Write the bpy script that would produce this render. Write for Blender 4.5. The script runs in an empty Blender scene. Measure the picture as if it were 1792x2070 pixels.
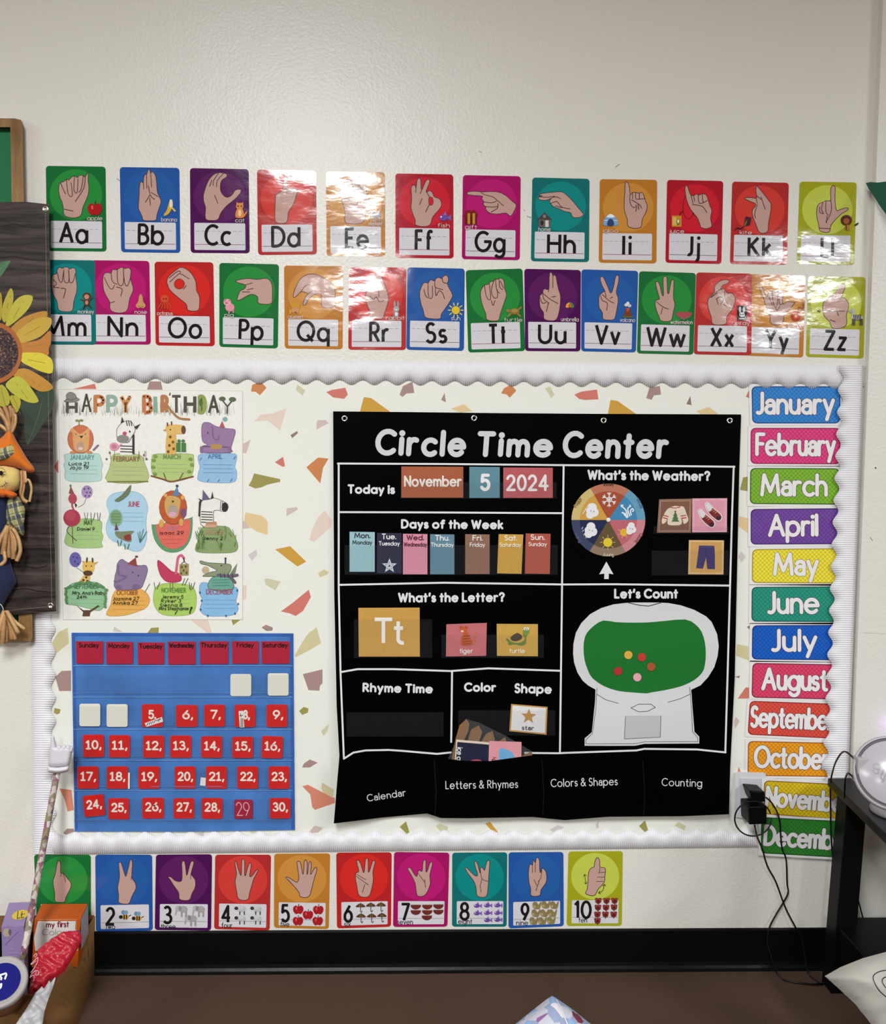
import bpy, math, random
from mathutils import Vector, Matrix
from mathutils.geometry import delaunay_2d_cdt
random.seed(7)
SC = bpy.context.scene
COL = SC.collection
PI = math.pi

# ------------------------------------------------------------------ camera
F, CX, CY = 1725.0, 896.0, 1035.0            # focal length and centre for a 1792 x 2070 frame
CAM_POS = Vector((0.0, -1.95, 1.2))
YAW, PITCH, ROLL = math.radians(1.62), math.radians(3.4), math.radians(0.60)
CAM_ROT = Matrix.Rotation(-YAW, 3, 'Z') @ Matrix.Rotation(PI / 2 - PITCH, 3, 'X') @ Matrix.Rotation(ROLL, 3, 'Z')
cd = bpy.data.cameras.new('camera')
cd.sensor_fit = 'VERTICAL'; cd.sensor_height = 36.0; cd.lens = 36.0 * F / 2070.0
cd.clip_start = 0.02; cd.clip_end = 60
cam = bpy.data.objects.new('camera', cd); COL.objects.link(cam)
cam.matrix_world = Matrix.Translation(CAM_POS) @ CAM_ROT.to_4x4()
SC.camera = cam

# ------------------------------------------------------------------ world, exposure
wd = bpy.data.worlds.new('world'); SC.world = wd; wd.use_nodes = True
wd.node_tree.nodes['Background'].inputs[0].default_value = (0.5, 0.5, 0.5, 1)
wd.node_tree.nodes['Background'].inputs[1].default_value = 0.02
vs = SC.view_settings
vs.view_transform = 'Standard'; vs.look = 'None'; vs.gamma = 1.0; vs.use_curve_mapping = False
vs.exposure = 0.0
SC.cycles.max_bounces = 8; SC.cycles.transparent_max_bounces = 24
SC.cycles.sample_clamp_indirect = 6.0
LAMP_POWER = 101.0                            # watts of each ceiling troffer
LAMP_COLOR = (0.955, 0.99, 0.99)
LAMPS = [(-0.53, -2.45), (-0.53, -5.3), (3.2, -2.45), (3.2, -5.3), (-4.2, -2.45), (-4.2, -5.3)]
ROOM = (-6.0, 5.0, -7.5, 0.0, 2.75)          # x0 x1 y0 y1 height
for _x, _y in LAMPS:
    ld = bpy.data.lights.new('ceiling_lamp_light', 'AREA'); ld.shape = 'RECTANGLE'
    ld.size = 0.52; ld.size_y = 1.12; ld.energy = LAMP_POWER; ld.color = LAMP_COLOR
    lo = bpy.data.objects.new('ceiling_lamp_light', ld); COL.objects.link(lo)
    lo.location = (_x, _y, ROOM[4] - 0.035)

# ------------------------------------------------------------------ geometry of the view: a pixel of the photograph -> a place in the room
def ray(px, py):
    return CAM_ROT @ Vector(((px - CX) / F, -(py - CY) / F, -1.0))
def W(px, py, d=0.0):                        # on the plane d metres in front of the wall
    r = ray(px, py); return CAM_POS + r * ((-d - CAM_POS.y) / r.y)
def H(px, py, z=0.0):                        # on the horizontal plane at height z
    r = ray(px, py); return CAM_POS + r * ((z - CAM_POS.z) / r.z)
def PL(o, n):                                # on any plane
    o = Vector(o); n = Vector(n).normalized()
    def f(px, py, dz=0.0):
        r = ray(px, py); return CAM_POS + r * ((o - CAM_POS).dot(n) / r.dot(n)) + n * dz
    return f
def wall(d0=0.0):
    return lambda px, py, dz=0.0: W(px, py, d0 + dz)
def Z(x0, y0, s):                            # enlarged-photo coordinates -> photo coordinates
    return lambda p: (x0 + p[0] / s, y0 + p[1] / s)
def pts(txt, tr=None):
    o = []
    for t in txt.split():
        a, b = t.split(','); p = (float(a), float(b)); o.append(tr(p) if tr else p)
    return o
def lin(c):
    c = c / 255.0
    return c / 12.92 if c <= 0.04045 else ((c + 0.055) / 1.055) ** 2.4
def rgb(c):
    if isinstance(c, str): c = tuple(int(c[i:i + 2], 16) for i in (0, 2, 4))
    return (lin(c[0]), lin(c[1]), lin(c[2]), 1.0)
def smooth(p, n=4, closed=True):             # Catmull-Rom
    o = []; L = len(p)
    rng = range(L) if closed else range(L - 1)
    for i in rng:
        if closed: a, b, c, d = p[i - 1], p[i], p[(i + 1) % L], p[(i + 2) % L]
        else: a, b, c, d = p[max(i - 1, 0)], p[i], p[i + 1], p[min(i + 2, L - 1)]
        for k in range(n):
            t = k / n; q = []
            for j in range(len(b)):
                q.append(0.5 * (2 * b[j] + (c[j] - a[j]) * t + (2 * a[j] - 5 * b[j] + 4 * c[j] - d[j]) * t * t + (3 * b[j] - a[j] - 3 * c[j] + d[j]) * t ** 3))
            o.append(tuple(q))
    if not closed: o.append(tuple(p[-1]))
    return o
def ell(cx, cy, rx, ry=None, rot=0, n=20, a0=0, a1=360):
    ry = rx if ry is None else ry; o = []; c, s = math.cos(rot), math.sin(rot)
    m = n if a1 - a0 >= 360 else n + 1
    for i in range(m):
        a = math.radians(a0 + (a1 - a0) * i / n); x, y = rx * math.cos(a), ry * math.sin(a)
        o.append((cx + x * c - y * s, cy + x * s + y * c))
    return o
def area(p):
    return 0.5 * sum(p[i - 1][0] * p[i][1] - p[i][0] * p[i - 1][1] for i in range(len(p)))
def subdiv(p, step, closed=True):
    o = []; L = len(p)
    for i in range(L if closed else L - 1):
        a, b = p[i], p[(i + 1) % L]; n = max(1, int(math.dist(a, b) / step + 0.5))
        for k in range(n): o.append((a[0] + (b[0] - a[0]) * k / n, a[1] + (b[1] - a[1]) * k / n))
    if not closed: o.append(p[-1])
    return o
def inside(x, y, p):
    r = False; j = len(p) - 1
    for i in range(len(p)):
        if (p[i][1] > y) != (p[j][1] > y) and x < (p[j][0] - p[i][0]) * (y - p[i][1]) / (p[j][1] - p[i][1]) + p[i][0]: r = not r
        j = i
    return r
def edge_dist(x, y, p):
    best = 1e9
    for i in range(len(p)):
        ax, ay = p[i - 1]; bx, by = p[i]; dx, dy = bx - ax, by - ay; l = dx * dx + dy * dy
        t = 0 if l == 0 else max(0, min(1, ((x - ax) * dx + (y - ay) * dy) / l))
        best = min(best, (x - ax - t * dx) ** 2 + (y - ay - t * dy) ** 2)
    return math.sqrt(best)
def fill_grid(p, step):
    p = subdiv(p, step)
    xs = [q[0] for q in p]; ys = [q[1] for q in p]; inner = []
    y = min(ys) + step * 0.5; row = 0
    while y < max(ys):
        x = min(xs) + step * (0.5 if row % 2 else 0.1)
        while x < max(xs):
            if inside(x, y, p) and edge_dist(x, y, p) > step * 0.35: inner.append((x, y))
            x += step
        y += step; row += 1
    n = len(p)
    r = delaunay_2d_cdt([Vector(q) for q in p + inner], [(i, (i + 1) % n) for i in range(n)], [], 1, 1e-6)
    return [(v.x, v.y) for v in r[0]], [list(f) for f in r[2]], p

# ------------------------------------------------------------------ stroke lettering: cap height 100, arcs as @cx,cy,rx,ry,from,to and dots as *x,y
GLY = {
'A':"0,0 38,100 76,0;14,36 62,36", 'B':"0,0 0,100 24,100 @24,76,24,24,90,-90 0,52;24,52 @26,26,28,26,90,-90 0,0",
'C':"@46,50,46,50,48,312", 'D':"0,0 0,100 22,100 @22,50,48,50,90,-90 0,0", 'E':"48,100 0,100 0,0 48,0;0,52 42,52",
'F':"46,100 0,100 0,0;0,52 40,52", 'G':"@48,50,48,50,48,360 54,50", 'H':"0,0 0,100;62,0 62,100;0,52 62,52", 'I':"0,0 0,100",
'J':"28,100 28,22 @10,22,18,22,0,-120", 'K':"0,0 0,100;54,100 2,46;14,58 58,0", 'L':"0,100 0,0 42,0",
'M':"0,0 12,100 48,16 84,100 96,0", 'N':"0,0 0,100 64,0 64,100", 'O':"@50,50,50,50,0,360",
'P':"0,0 0,100 24,100 @24,74,26,26,90,-90 0,48", 'Q':"@50,50,50,50,0,360;58,30 94,-5", 'R':"0,0 0,100 24,100 @24,74,26,26,90,-90 0,48;22,48 54,0",
'S':"@25,75,21,25,35,255 @25,25,24,27,75,-148", 'T':"0,100 58,100;29,100 29,0", 'U':"0,100 0,32 @30,32,30,32,180,360 60,100",
'V':"0,100 34,0 68,100", 'W':"0,100 26,0 50,90 74,0 100,100", 'X':"0,0 56,100;0,100 56,0", 'Y':"0,100 30,48 60,100;30,48 30,0", 'Z':"0,100 54,100 0,0 56,0",
'a':"@32,32,32,33,0,360;64,65 64,0", 'b':"0,100 0,0;@32,32,32,33,0,360", 'c':"@32,32,32,33,48,312", 'd':"@32,32,32,33,0,360;64,100 64,0",
'e':"2,34 62,34 @32,32,32,33,3,318", 'f':"38,97 @28,80,14,19,55,180 14,0;0,63 34,63", 'g':"@32,32,32,33,0,360;64,65 64,-6 @34,-6,30,26,0,-150",
'h':"0,100 0,0;0,34 @26,34,26,31,180,0 52,0", 'i':"0,65 0,0;*0,92", 'j':"14,65 14,-14 @0,-14,14,16,0,-110;*14,92", 'k':"0,100 0,0;40,65 2,28;12,38 44,0",
'l':"0,100 0,0", 'm':"0,65 0,0;0,38 @20,38,20,27,180,0 40,0;40,38 @60,38,20,27,180,0 80,0", 'n':"0,65 0,0;0,36 @25,36,25,29,180,0 50,0",
'o':"@33,32,33,33,0,360", 'p':"0,65 0,-32;@32,32,32,33,0,360", 'q':"@32,32,32,33,0,360;64,65 64,-32", 'r':"0,65 0,0;0,34 @24,36,24,29,180,65",
's':"@18,48,16,17,35,255 @18,17,18,17,75,-148", 't':"14,92 14,0;0,63 30,63", 'u':"0,65 0,27 @24,27,24,27,180,360 48,65;48,27 48,0",
'v':"0,65 25,0 50,65", 'w':"0,65 20,0 40,60 60,0 80,65", 'x':"0,0 44,65;0,65 44,0", 'y':"0,65 25,2;50,65 14,-32", 'z':"0,65 42,65 0,0 44,0",
'0':"@30,50,30,50,0,360", '1':"4,80 24,100 24,0", '2':"@28,71,27,29,165,-30 0,0 58,0", '3':"@26,76,23,24,150,-90 @27,26,29,26,90,-150",
'4':"46,0 46,100 0,28 64,28", '5':"52,100 10,100 6,56 @28,33,29,33,130,-150", '6':"44,100 6,50 @30,32,30,32,150,510", '7':"0,100 58,100 18,0",
'8':"@28,76,23,24,-90,270;@28,26,28,26,90,450", '9':"@30,68,30,32,0,360;58,56 18,0",
'.':"*3,5", ',':"8,8 0,-16", "'":"5,100 0,72", '?':"@24,76,24,24,170,-60 26,46 26,28;*26,5", '-':"0,34 26,34",
'&':"68,0 16,72 @28,82,16,18,200,-30 10,40 @26,24,26,24,140,300 64,44",
'@a':"4,52 @25,46,21,19,155,0 46,0;46,38 24,38 @24,19,24,19,90,270 34,2 46,14", '@t':"14,92 14,16 @28,16,14,16,180,290;0,63 30,63",
'@1':"0,82 20,100 20,0;0,0 40,0"}
def arc_pts(v, seg=11):
    cx, cy, rx, ry, a0, a1 = v; n = max(4, int(abs(a1 - a0) / 360 * seg * 2))
    return [(cx + rx * math.cos(math.radians(a0 + (a1 - a0) * i / n)), cy + ry * math.sin(math.radians(a0 + (a1 - a0) * i / n))) for i in range(n + 1)]
_gc = {}
def glyph(ch):
    if ch in _gc: return _gc[ch]
    st, dots = [], []
    for part in GLY[ch].split(';'):
        p = []
        for t in part.split():
            if t[0] == '@': p += arc_pts([float(q) for q in t[1:].split(',')])
            elif t[0] == '*': dots.append(tuple(float(q) for q in t[1:].split(',')))
            else: p.append(tuple(float(q) for q in t.split(',')))
        if p: st.append(p)
    al = [q[0] for s in st for q in s] + [d[0] for d in dots]
    _gc[ch] = (st, dots, min(al), max(al)); return _gc[ch]

# ------------------------------------------------------------------ mesh builder
EPS, TINY = 5e-5, 4e-6
class MB:
    def __init__(s, surf=None, z=0.0):
        s.v, s.f, s.c, s.sm = [], [], [], []; s.surf = surf or wall(); s.z = z
    def lift(s, k=1.0): s.z += EPS * k; return s
    def add(s, verts, faces, col, smooth_=False):
        b = len(s.v); s.v += [Vector(q) for q in verts]; c = rgb(col)
        for f in faces: s.f.append([b + i for i in f]); s.c.append(c); s.sm.append(smooth_)
    # --- flat print
    def poly(s, p, col, step=None, up=True):
        if up: s.lift()
        else: s.z += TINY
        if step:
            vv, ff, _ = fill_grid(p, step); ff = [f if area([vv[i] for i in f]) < 0 else f[::-1] for f in ff]
            s.add([s.surf(x, y, s.z) for x, y in vv], ff, col, True)
        else:
            if area(p) > 0: p = p[::-1]
            s.add([s.surf(x, y, s.z) for x, y in p], [list(range(len(p)))], col)
        return s
    def line(s, p, w, col, cap=True, up=True, closed=False, step=None, w1=None):
        if up: s.lift()
        q = [p[0]]
        for a in p[1:]:
            if math.dist(a, q[-1]) > 1e-4: q.append(a)
        p = q
        if step: p = subdiv(p, step, False)
        if len(p) < 2: return s.poly(ell(p[0][0], p[0][1], w / 2, n=10), col, up=False)
        if math.dist(p[0], p[-1]) < 1e-3: closed = True; p = p[:-1]
        n = len(p); h = w / 2; dirs = []
        for i in range(n if closed else n - 1):
            a, b = p[i], p[(i + 1) % n]; l = math.dist(a, b); dirs.append(((b[0] - a[0]) / l, (b[1] - a[1]) / l))
        L, R = [], []; sharp = []
        for i in range(n):
            hh = h if w1 is None else h + (w1 / 2 - h) * i / max(1, n - 1)
            if closed: d0, d1 = dirs[i - 1], dirs[i]
            else: d0, d1 = dirs[max(i - 1, 0)], dirs[min(i, n - 2)]
            mx, my = d0[0] + d1[0], d0[1] + d1[1]; ml = math.hypot(mx, my); dot = d0[0] * d1[0] + d0[1] * d1[1]
            if ml < 0.35 or dot < 0.2:
                sharp.append(i); L.append(None); R.append(None); continue
            mx /= ml; my /= ml; k = hh / max(0.35, mx * d1[0] + my * d1[1])
            L.append((p[i][0] - my * k, p[i][1] + mx * k)); R.append((p[i][0] + my * k, p[i][1] - mx * k))
        segs = [[]]
        for i in range(len(dirs)):
            j = (i + 1) % n; d = dirs[i]
            def side(t, sgn):
                q = (L if sgn > 0 else R)[t]
                return q if q else (p[t][0] - d[1] * h * sgn, p[t][1] + d[0] * h * sgn)
            if i in sharp and segs[-1]: segs.append([])
            segs[-1].append([side(i, 1), side(j, 1), side(j, -1), side(i, -1)])
        for g in segs:                           # past a sharp corner the band starts a hair higher
            s.z += TINY; vv = [q for f in g for q in f]; ff = [[4 * k, 4 * k + 1, 4 * k + 2, 4 * k + 3] for k in range(len(g))]
            ff = [f if area([vv[i] for i in f]) < 0 else f[::-1] for f in ff]
            s.add([s.surf(x, y, s.z) for x, y in vv], ff, col)
        discs = [(i, h) for i in sharp]
        if cap and not closed: discs += [(0, h), (n - 1, h if w1 is None else w1 / 2)]
        for i, r in discs:                       # round joins and ends, each a hair above the last so no two faces share a plane
            if r > 0.15: s.z += TINY; s.add([s.surf(x, y, s.z) for x, y in ell(p[i][0], p[i][1], r, n=10)][::-1], [list(range(10))], col)
        s.z += TINY
        return s
    def text(s, t, x0, y0, x1, y1, cap, w, col, alt=False, slant=0.0, outline=None, rnd=True, gap=None, yk=None, jit=0):
        if outline: s._text(t, x0, y0, x1, y1, cap, w, w + outline[0] * 2, outline[1], alt, slant, True, gap, yk, jit)
        return s._text(t, x0, y0, x1, y1, cap, w, w, col, alt, slant, rnd, gap, yk, jit)
    def _text(s, t, x0, y0, x1, y1, cap, wl, w, col, alt, slant, rnd, gap, yk, jit):
        s.lift(); k = cap / 100.0; g = (14 + 85 * wl / cap) if gap is None else gap
        R = random.Random(len(t) * 7 + int(x0)); x = 0; runs = []
        for ch in t:
            if ch == ' ': x += 34; continue
            nm = '@' + ch if alt and '@' + ch in GLY else ch
            st, dots, a, b = glyph(nm); runs.append((st, dots, x - a, jit * R.uniform(-1, 1))); x += b - a + g
        tot = max(x - g, 1e-3); D = math.dist((x0, y0), (x1, y1)); ux, uy = (x1 - x0) / D, (y1 - y0) / D
        kx = max(0.05, (D - wl)) / tot if tot > 1 else k
        def M(px, py, off):
            X = (px + off) * kx + wl / 2 + slant * py * k; Y = py * k
            return (x0 + ux * X + uy * Y, y0 + uy * X - ux * Y)
        for st, dots, off, j in runs:
            for p in st: s.line([M(q[0], q[1] + j, off) for q in p], w, col, cap=rnd, up=False)
            for q in dots:
                c = M(q[0], q[1] + j, off); s.poly(ell(c[0], c[1], w * 0.6, n=10), col, up=False)
        return s
    # --- a sheet with real thickness
    def sheet(s, p, col, th, step=None, edge=None):
        if area(p) > 0: p = p[::-1]
        z0 = s.z
        if step:
            vv, ff, p = fill_grid(p, step)
            if area(p) > 0: p = p[::-1]
            ff = [f if area([vv[i] for i in f]) < 0 else f[::-1] for f in ff]
            s.add([s.surf(x, y, z0 + th) for x, y in vv], ff, col, True)
            s.add([s.surf(x, y, z0) for x, y in vv], [f[::-1] for f in ff], col, True)
        else:
            s.add([s.surf(x, y, z0 + th) for x, y in p], [list(range(len(p)))], col)
            s.add([s.surf(x, y, z0) for x, y in p], [list(range(len(p)))[::-1]], col)
        n = len(p); V = [s.surf(x, y, z0 + th) for x, y in p] + [s.surf(x, y, z0) for x, y in p]
        s.add(V, [[i, i + n, (i + 1) % n + n, (i + 1) % n] for i in range(n)], edge or col)
        s.z = z0 + th; return s
    # --- a stuffed shape
    def puff(s, p, col, th, step, back=0.4, R=None, wr=0.0, ws=0.1):
        vv, ff, p = fill_grid(p, step); d = [edge_dist(x, y, p) for x, y in vv]; m = R or max(d)
        def hgt(i):
            t = min(1, d[i] / m); h = math.sqrt(max(0, 1 - (1 - t) ** 2))
            x, y = vv[i]; return h * th * (1 + wr * math.sin(x * ws + 1.3 * math.sin(y * ws * 0.7)) * math.sin(y * ws * 1.1 + 0.5))
        ff = [f if area([vv[i] for i in f]) < 0 else f[::-1] for f in ff]
        s.add([s.surf(x, y, s.z + hgt(i)) for i, (x, y) in enumerate(vv)], ff, col, True)
        s.add([s.surf(x, y, s.z - hgt(i) * back) for i, (x, y) in enumerate(vv)], [f[::-1] for f in ff], col, True)
        return s
    # --- solids
    def tube(s, P, r, col, n=8, cap=True, r1=None):
        P = [Vector(q) for q in P]; rings = []; b = len(s.v); up = None
        for i, q in enumerate(P):
            t = (P[min(i + 1, len(P) - 1)] - P[max(i - 1, 0)]).normalized()
            if up is None: up = t.orthogonal().normalized()
            a = (up - t * up.dot(t)); a = a.normalized() if a.length > 1e-6 else t.orthogonal().normalized(); up = a; c = t.cross(a)
            rr = r if r1 is None else r + (r1 - r) * i / (len(P) - 1)
            rings.append([q + (a * math.cos(2 * PI * k / n) + c * math.sin(2 * PI * k / n)) * rr for k in range(n)])
        V = [q for g in rings for q in g]; Fc = []
        for i in range(len(P) - 1):
            for k in range(n): Fc.append([i * n + k, i * n + (k + 1) % n, (i + 1) * n + (k + 1) % n, (i + 1) * n + k])
        if cap: Fc.append(list(range(n))[::-1]); Fc.append([(len(P) - 1) * n + k for k in range(n)])
        s.add(V, Fc, col, True); return s
    def hexa(s, a, col, sm=False):               # eight corners: bottom four, top four
        s.add(a, [[3, 2, 1, 0], [4, 5, 6, 7], [0, 1, 5, 4], [1, 2, 6, 5], [2, 3, 7, 6], [3, 0, 4, 7]], col, sm); return s
    def box(s, lo, hi, col):
        x0, y0, z0 = lo; x1, y1, z1 = hi
        return s.hexa([(x0, y0, z0), (x1, y0, z0), (x1, y1, z0), (x0, y1, z0), (x0, y0, z1), (x1, y0, z1), (x1, y1, z1), (x0, y1, z1)], col)
    def lathe(s, o, ax, prof, col, n=32, up=None):    # prof: (radius, height) along the axis
        o = Vector(o); ax = Vector(ax).normalized(); a = ax.orthogonal().normalized(); c = ax.cross(a); V, Fc = [], []
        for r, h in prof: V += [o + ax * h + (a * math.cos(2 * PI * k / n) + c * math.sin(2 * PI * k / n)) * r for k in range(n)]
        for i in range(len(prof) - 1):
            for k in range(n): Fc.append([i * n + k, i * n + (k + 1) % n, (i + 1) * n + (k + 1) % n, (i + 1) * n + k])
        s.add(V, Fc, col, True); return s
    def build(s, name, mat, parent=None, bevel=0, origin=None):
        me = bpy.data.meshes.new(name); ob = bpy.data.objects.new(name, me); COL.objects.link(ob)
        if parent is not None: o = Vector(parent['_o']); ob.parent = parent
        else:
            if origin is None:
                mn = [min(q[i] for q in s.v) for i in range(3)]; mx = [max(q[i] for q in s.v) for i in range(3)]
                origin = ((mn[0] + mx[0]) / 2, mx[1], mn[2])
            o = Vector(origin); ob.location = o
        ob['_o'] = list(o)
        me.from_pydata([q - o for q in s.v], [], s.f)
        me.polygons.foreach_set('use_smooth', s.sm)
        at = me.color_attributes.new('Col', 'FLOAT_COLOR', 'CORNER'); buf = []
        for f, c in zip(s.f, s.c): buf += list(c) * len(f)
        at.data.foreach_set('color', buf)
        me.materials.append(MAT[mat] if isinstance(mat, str) else mat); me.update()
        if bevel:
            m = ob.modifiers.new('bevel', 'BEVEL'); m.width = bevel; m.segments = 2; m.limit_method = 'ANGLE'
        return ob
def empty(name, loc):
    o = bpy.data.objects.new(name, None); COL.objects.link(o); o.location = loc; o['_o'] = list(loc); o.empty_display_size = 0.05; return o
def tag(o, label=None, cat=None, group=None, kind=None):
    if label: o['label'] = label
    if cat: o['category'] = cat
    if group: o['group'] = group
    if kind: o['kind'] = kind
    return o

# ------------------------------------------------------------------ materials
MAT = {}
def mk(name, rough=0.5, spec=0.5, fixed=None, metal=0.0, bump=None, mottle=None, coat=0.0, trans=0.0, sheen=0.0):
    m = bpy.data.materials.new(name); m.use_nodes = True; nt = m.node_tree; N = nt.nodes; Lk = nt.links; b = N['Principled BSDF']
    b.inputs['Roughness'].default_value = rough; b.inputs['Specular IOR Level'].default_value = spec; b.inputs['Metallic'].default_value = metal
    if coat: b.inputs['Coat Weight'].default_value = coat; b.inputs['Coat Roughness'].default_value = 0.08
    if sheen: b.inputs['Sheen Weight'].default_value = sheen
    if fixed is not None: c = N.new('ShaderNodeRGB'); c.outputs[0].default_value = rgb(fixed); src = c.outputs[0]
    else: c = N.new('ShaderNodeAttribute'); c.attribute_name = 'Col'; src = c.outputs['Color']
    g = N.new('ShaderNodeNewGeometry')
    if mottle:                                   # (scale, strength): blotches of dye or dirt
        n = N.new('ShaderNodeTexNoise'); n.inputs['Scale'].default_value = mottle[0]; n.inputs['Detail'].default_value = 6
        Lk.new(g.outputs['Position'], n.inputs['Vector'])
        r = N.new('ShaderNodeMapRange'); r.inputs[1].default_value = 0.3; r.inputs[2].default_value = 0.7
        r.inputs[3].default_value = 1 - mottle[1]; r.inputs[4].default_value = 1 + mottle[1]; Lk.new(n.outputs[0], r.inputs[0])
        mx = N.new('ShaderNodeVectorMath'); mx.operation = 'SCALE'; Lk.new(src, mx.inputs[0]); Lk.new(r.outputs[0], mx.inputs['Scale']); src = mx.outputs[0]
    Lk.new(src, b.inputs['Base Color'])
    prev = None
    for sc, st, dist, strx in (bump or []):      # noise bumps on top of each other
        n = N.new('ShaderNodeTexNoise'); n.inputs['Scale'].default_value = sc; n.inputs['Detail'].default_value = 3
        if strx != 1:
            mp = N.new('ShaderNodeMapping'); mp.inputs['Scale'].default_value = (strx, 1, 1); Lk.new(g.outputs['Position'], mp.inputs[0]); Lk.new(mp.outputs[0], n.inputs['Vector'])
        else: Lk.new(g.outputs['Position'], n.inputs['Vector'])
        bp = N.new('ShaderNodeBump'); bp.inputs['Strength'].default_value = st; bp.inputs['Distance'].default_value = dist
        Lk.new(n.outputs[0], bp.inputs['Height'])
        if prev: Lk.new(prev, bp.inputs['Normal'])
        prev = bp.outputs[0]
    if prev: Lk.new(prev, b.inputs['Normal'])
    MAT[name] = m; return m
mk('laminate', 0.1, 0.5, bump=[(5, 1.0, 0.006, 0.6), (45, 0.8, 0.0005, 0.5)])
mk('paper', 0.6, 0.3)
mk('poster', 0.42, 0.3, mottle=(110, 0.04))
mk('vinyl', 0.45, 0.02, bump=[(400, 0.25, 0.0004, 1)])
mk('vinyl_print', 0.55, 0.25)
mk('blue_nylon', 0.5, 0.3, mottle=(11, 0.2), bump=[(14, 0.6, 0.003, 1)])
mk('wall_paint', 0.36, 0.42, bump=[(150, 0.6, 0.0014, 1), (9, 0.35, 0.004, 1)])
mk('corrugated', 0.6, 0.25)
mk('plain', 0.5, 0.35)
mk('matte', 0.85, 0.2)
mk('cloth', 0.9, 0.15, bump=[(700, 0.5, 0.0006, 1)], sheen=0.2)
mk('straw', 0.75, 0.25, bump=[(160, 0.8, 0.0015, 0.2)], mottle=(70, 0.15))
mk('gloss', 0.2, 0.5)
mk('black_plastic', 0.38, 0.12)
mk('rubber', 0.35, 0.22, bump=[(30, 0.3, 0.002, 1)])
mk('steel', 0.25, 0.5, metal=1.0)
mk('carpet', 0.95, 0.1, mottle=(420, 0.28), bump=[(900, 1.0, 0.003, 1)])
mk('cardboard', 0.8, 0.2, mottle=(120, 0.06))
mk('crinkled', 0.35, 0.5, bump=[(60, 0.9, 0.004, 0.5)])
def mk_clear(name, alpha, rough, base):
    m = bpy.data.materials.new(name); m.use_nodes = True; nt = m.node_tree; N = nt.nodes; N.remove(N['Principled BSDF']); o = N['Material Output']
    t = N.new('ShaderNodeBsdfTransparent'); g = N.new('ShaderNodeBsdfPrincipled'); g.inputs['Roughness'].default_value = rough
    g.inputs['Base Color'].default_value = base
    n = N.new('ShaderNodeTexNoise'); n.inputs['Scale'].default_value = 25; bp = N.new('ShaderNodeBump'); bp.inputs['Strength'].default_value = 0.8; bp.inputs['Distance'].default_value = 0.003
    gm = N.new('ShaderNodeNewGeometry'); nt.links.new(gm.outputs['Position'], n.inputs['Vector']); nt.links.new(n.outputs[0], bp.inputs['Height']); nt.links.new(bp.outputs[0], g.inputs['Normal'])
    x = N.new('ShaderNodeMixShader'); x.inputs[0].default_value = alpha
    nt.links.new(t.outputs[0], x.inputs[1]); nt.links.new(g.outputs[0], x.inputs[2]); nt.links.new(x.outputs[0], o.inputs[0]); MAT[name] = m
mk_clear('clear_film', 0.07, 0.22, (0.12, 0.12, 0.14, 1))
mk_clear('clear_plastic', 0.09, 0.15, (0.25, 0.25, 0.27, 1))
def mk_emit(name, col, e):
    m = bpy.data.materials.new(name); m.use_nodes = True; b = m.node_tree.nodes['Principled BSDF']
    b.inputs['Emission Color'].default_value = rgb(col); b.inputs['Emission Strength'].default_value = e; MAT[name] = m
mk_emit('lamp_glow', (255, 248, 235), 6.0)
mk_emit('violet_glow', (150, 110, 255), 6.0)
def ramp(N, stops, interp='LINEAR'):
    r = N.new('ShaderNodeValToRGB'); r.color_ramp.interpolation = interp; e = r.color_ramp.elements
    while len(e) < len(stops): e.new(0.5)
    for k, (p, c) in zip(e, stops): k.position = p; k.color = rgb(c)
    return r
def mk_wood(name, stops, scale, stretch, dist, rough, axis='X'):
    m = bpy.data.materials.new(name); m.use_nodes = True; nt = m.node_tree; N = nt.nodes; L = nt.links; b = N['Principled BSDF']
    g = N.new('ShaderNodeNewGeometry'); mp = N.new('ShaderNodeMapping'); mp.inputs['Scale'].default_value = stretch; L.new(g.outputs['Position'], mp.inputs[0])
    n = N.new('ShaderNodeTexNoise'); n.inputs['Scale'].default_value = scale; n.inputs['Detail'].default_value = 8; n.inputs['Roughness'].default_value = 0.65; n.inputs['Distortion'].default_value = dist
    L.new(mp.outputs[0], n.inputs['Vector']); r = ramp(N, stops); L.new(n.outputs[0], r.inputs[0]); L.new(r.outputs[0], b.inputs['Base Color']); b.inputs['Roughness'].default_value = rough
    b.inputs['Specular IOR Level'].default_value = 0.3; MAT[name] = m
mk_wood('oak', [(0.3, '6b4a2a'), (0.5, '8d6b42'), (0.7, 'a5845a')], 30, (1, 1, 0.12), 0.3, 0.5)
mk_wood('plank_print', [(0.30, '0d0908'), (0.42, '261e1c'), (0.52, '3b312e'), (0.62, '4f433e'), (0.75, '6a5d56')], 62, (0.07, 1, 1), 0.5, 0.55)
def mk_vor(name, scale, stops, rough=0.8):
    m = bpy.data.materials.new(name); m.use_nodes = True; nt = m.node_tree; N = nt.nodes; L = nt.links; b = N['Principled BSDF']
    g = N.new('ShaderNodeNewGeometry'); v = N.new('ShaderNodeTexVoronoi'); v.inputs['Scale'].default_value = scale; L.new(g.outputs['Position'], v.inputs['Vector'])
    s = N.new('ShaderNodeSeparateColor'); L.new(v.outputs['Color'], s.inputs[0]); r = ramp(N, stops, 'CONSTANT'); L.new(s.outputs[0], r.inputs[0]); L.new(r.outputs[0], b.inputs['Base Color'])
    b.inputs['Roughness'].default_value = rough; MAT[name] = m
mk_vor('floral_cloth', 110, [(0.0, 'b8aea6'), (0.22, '8c5468'), (0.36, '86795c'), (0.5, 'a89a90'), (0.66, '8d7a70'), (0.82, 'c8c0ba'), (0.93, '6a5058')])
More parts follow.
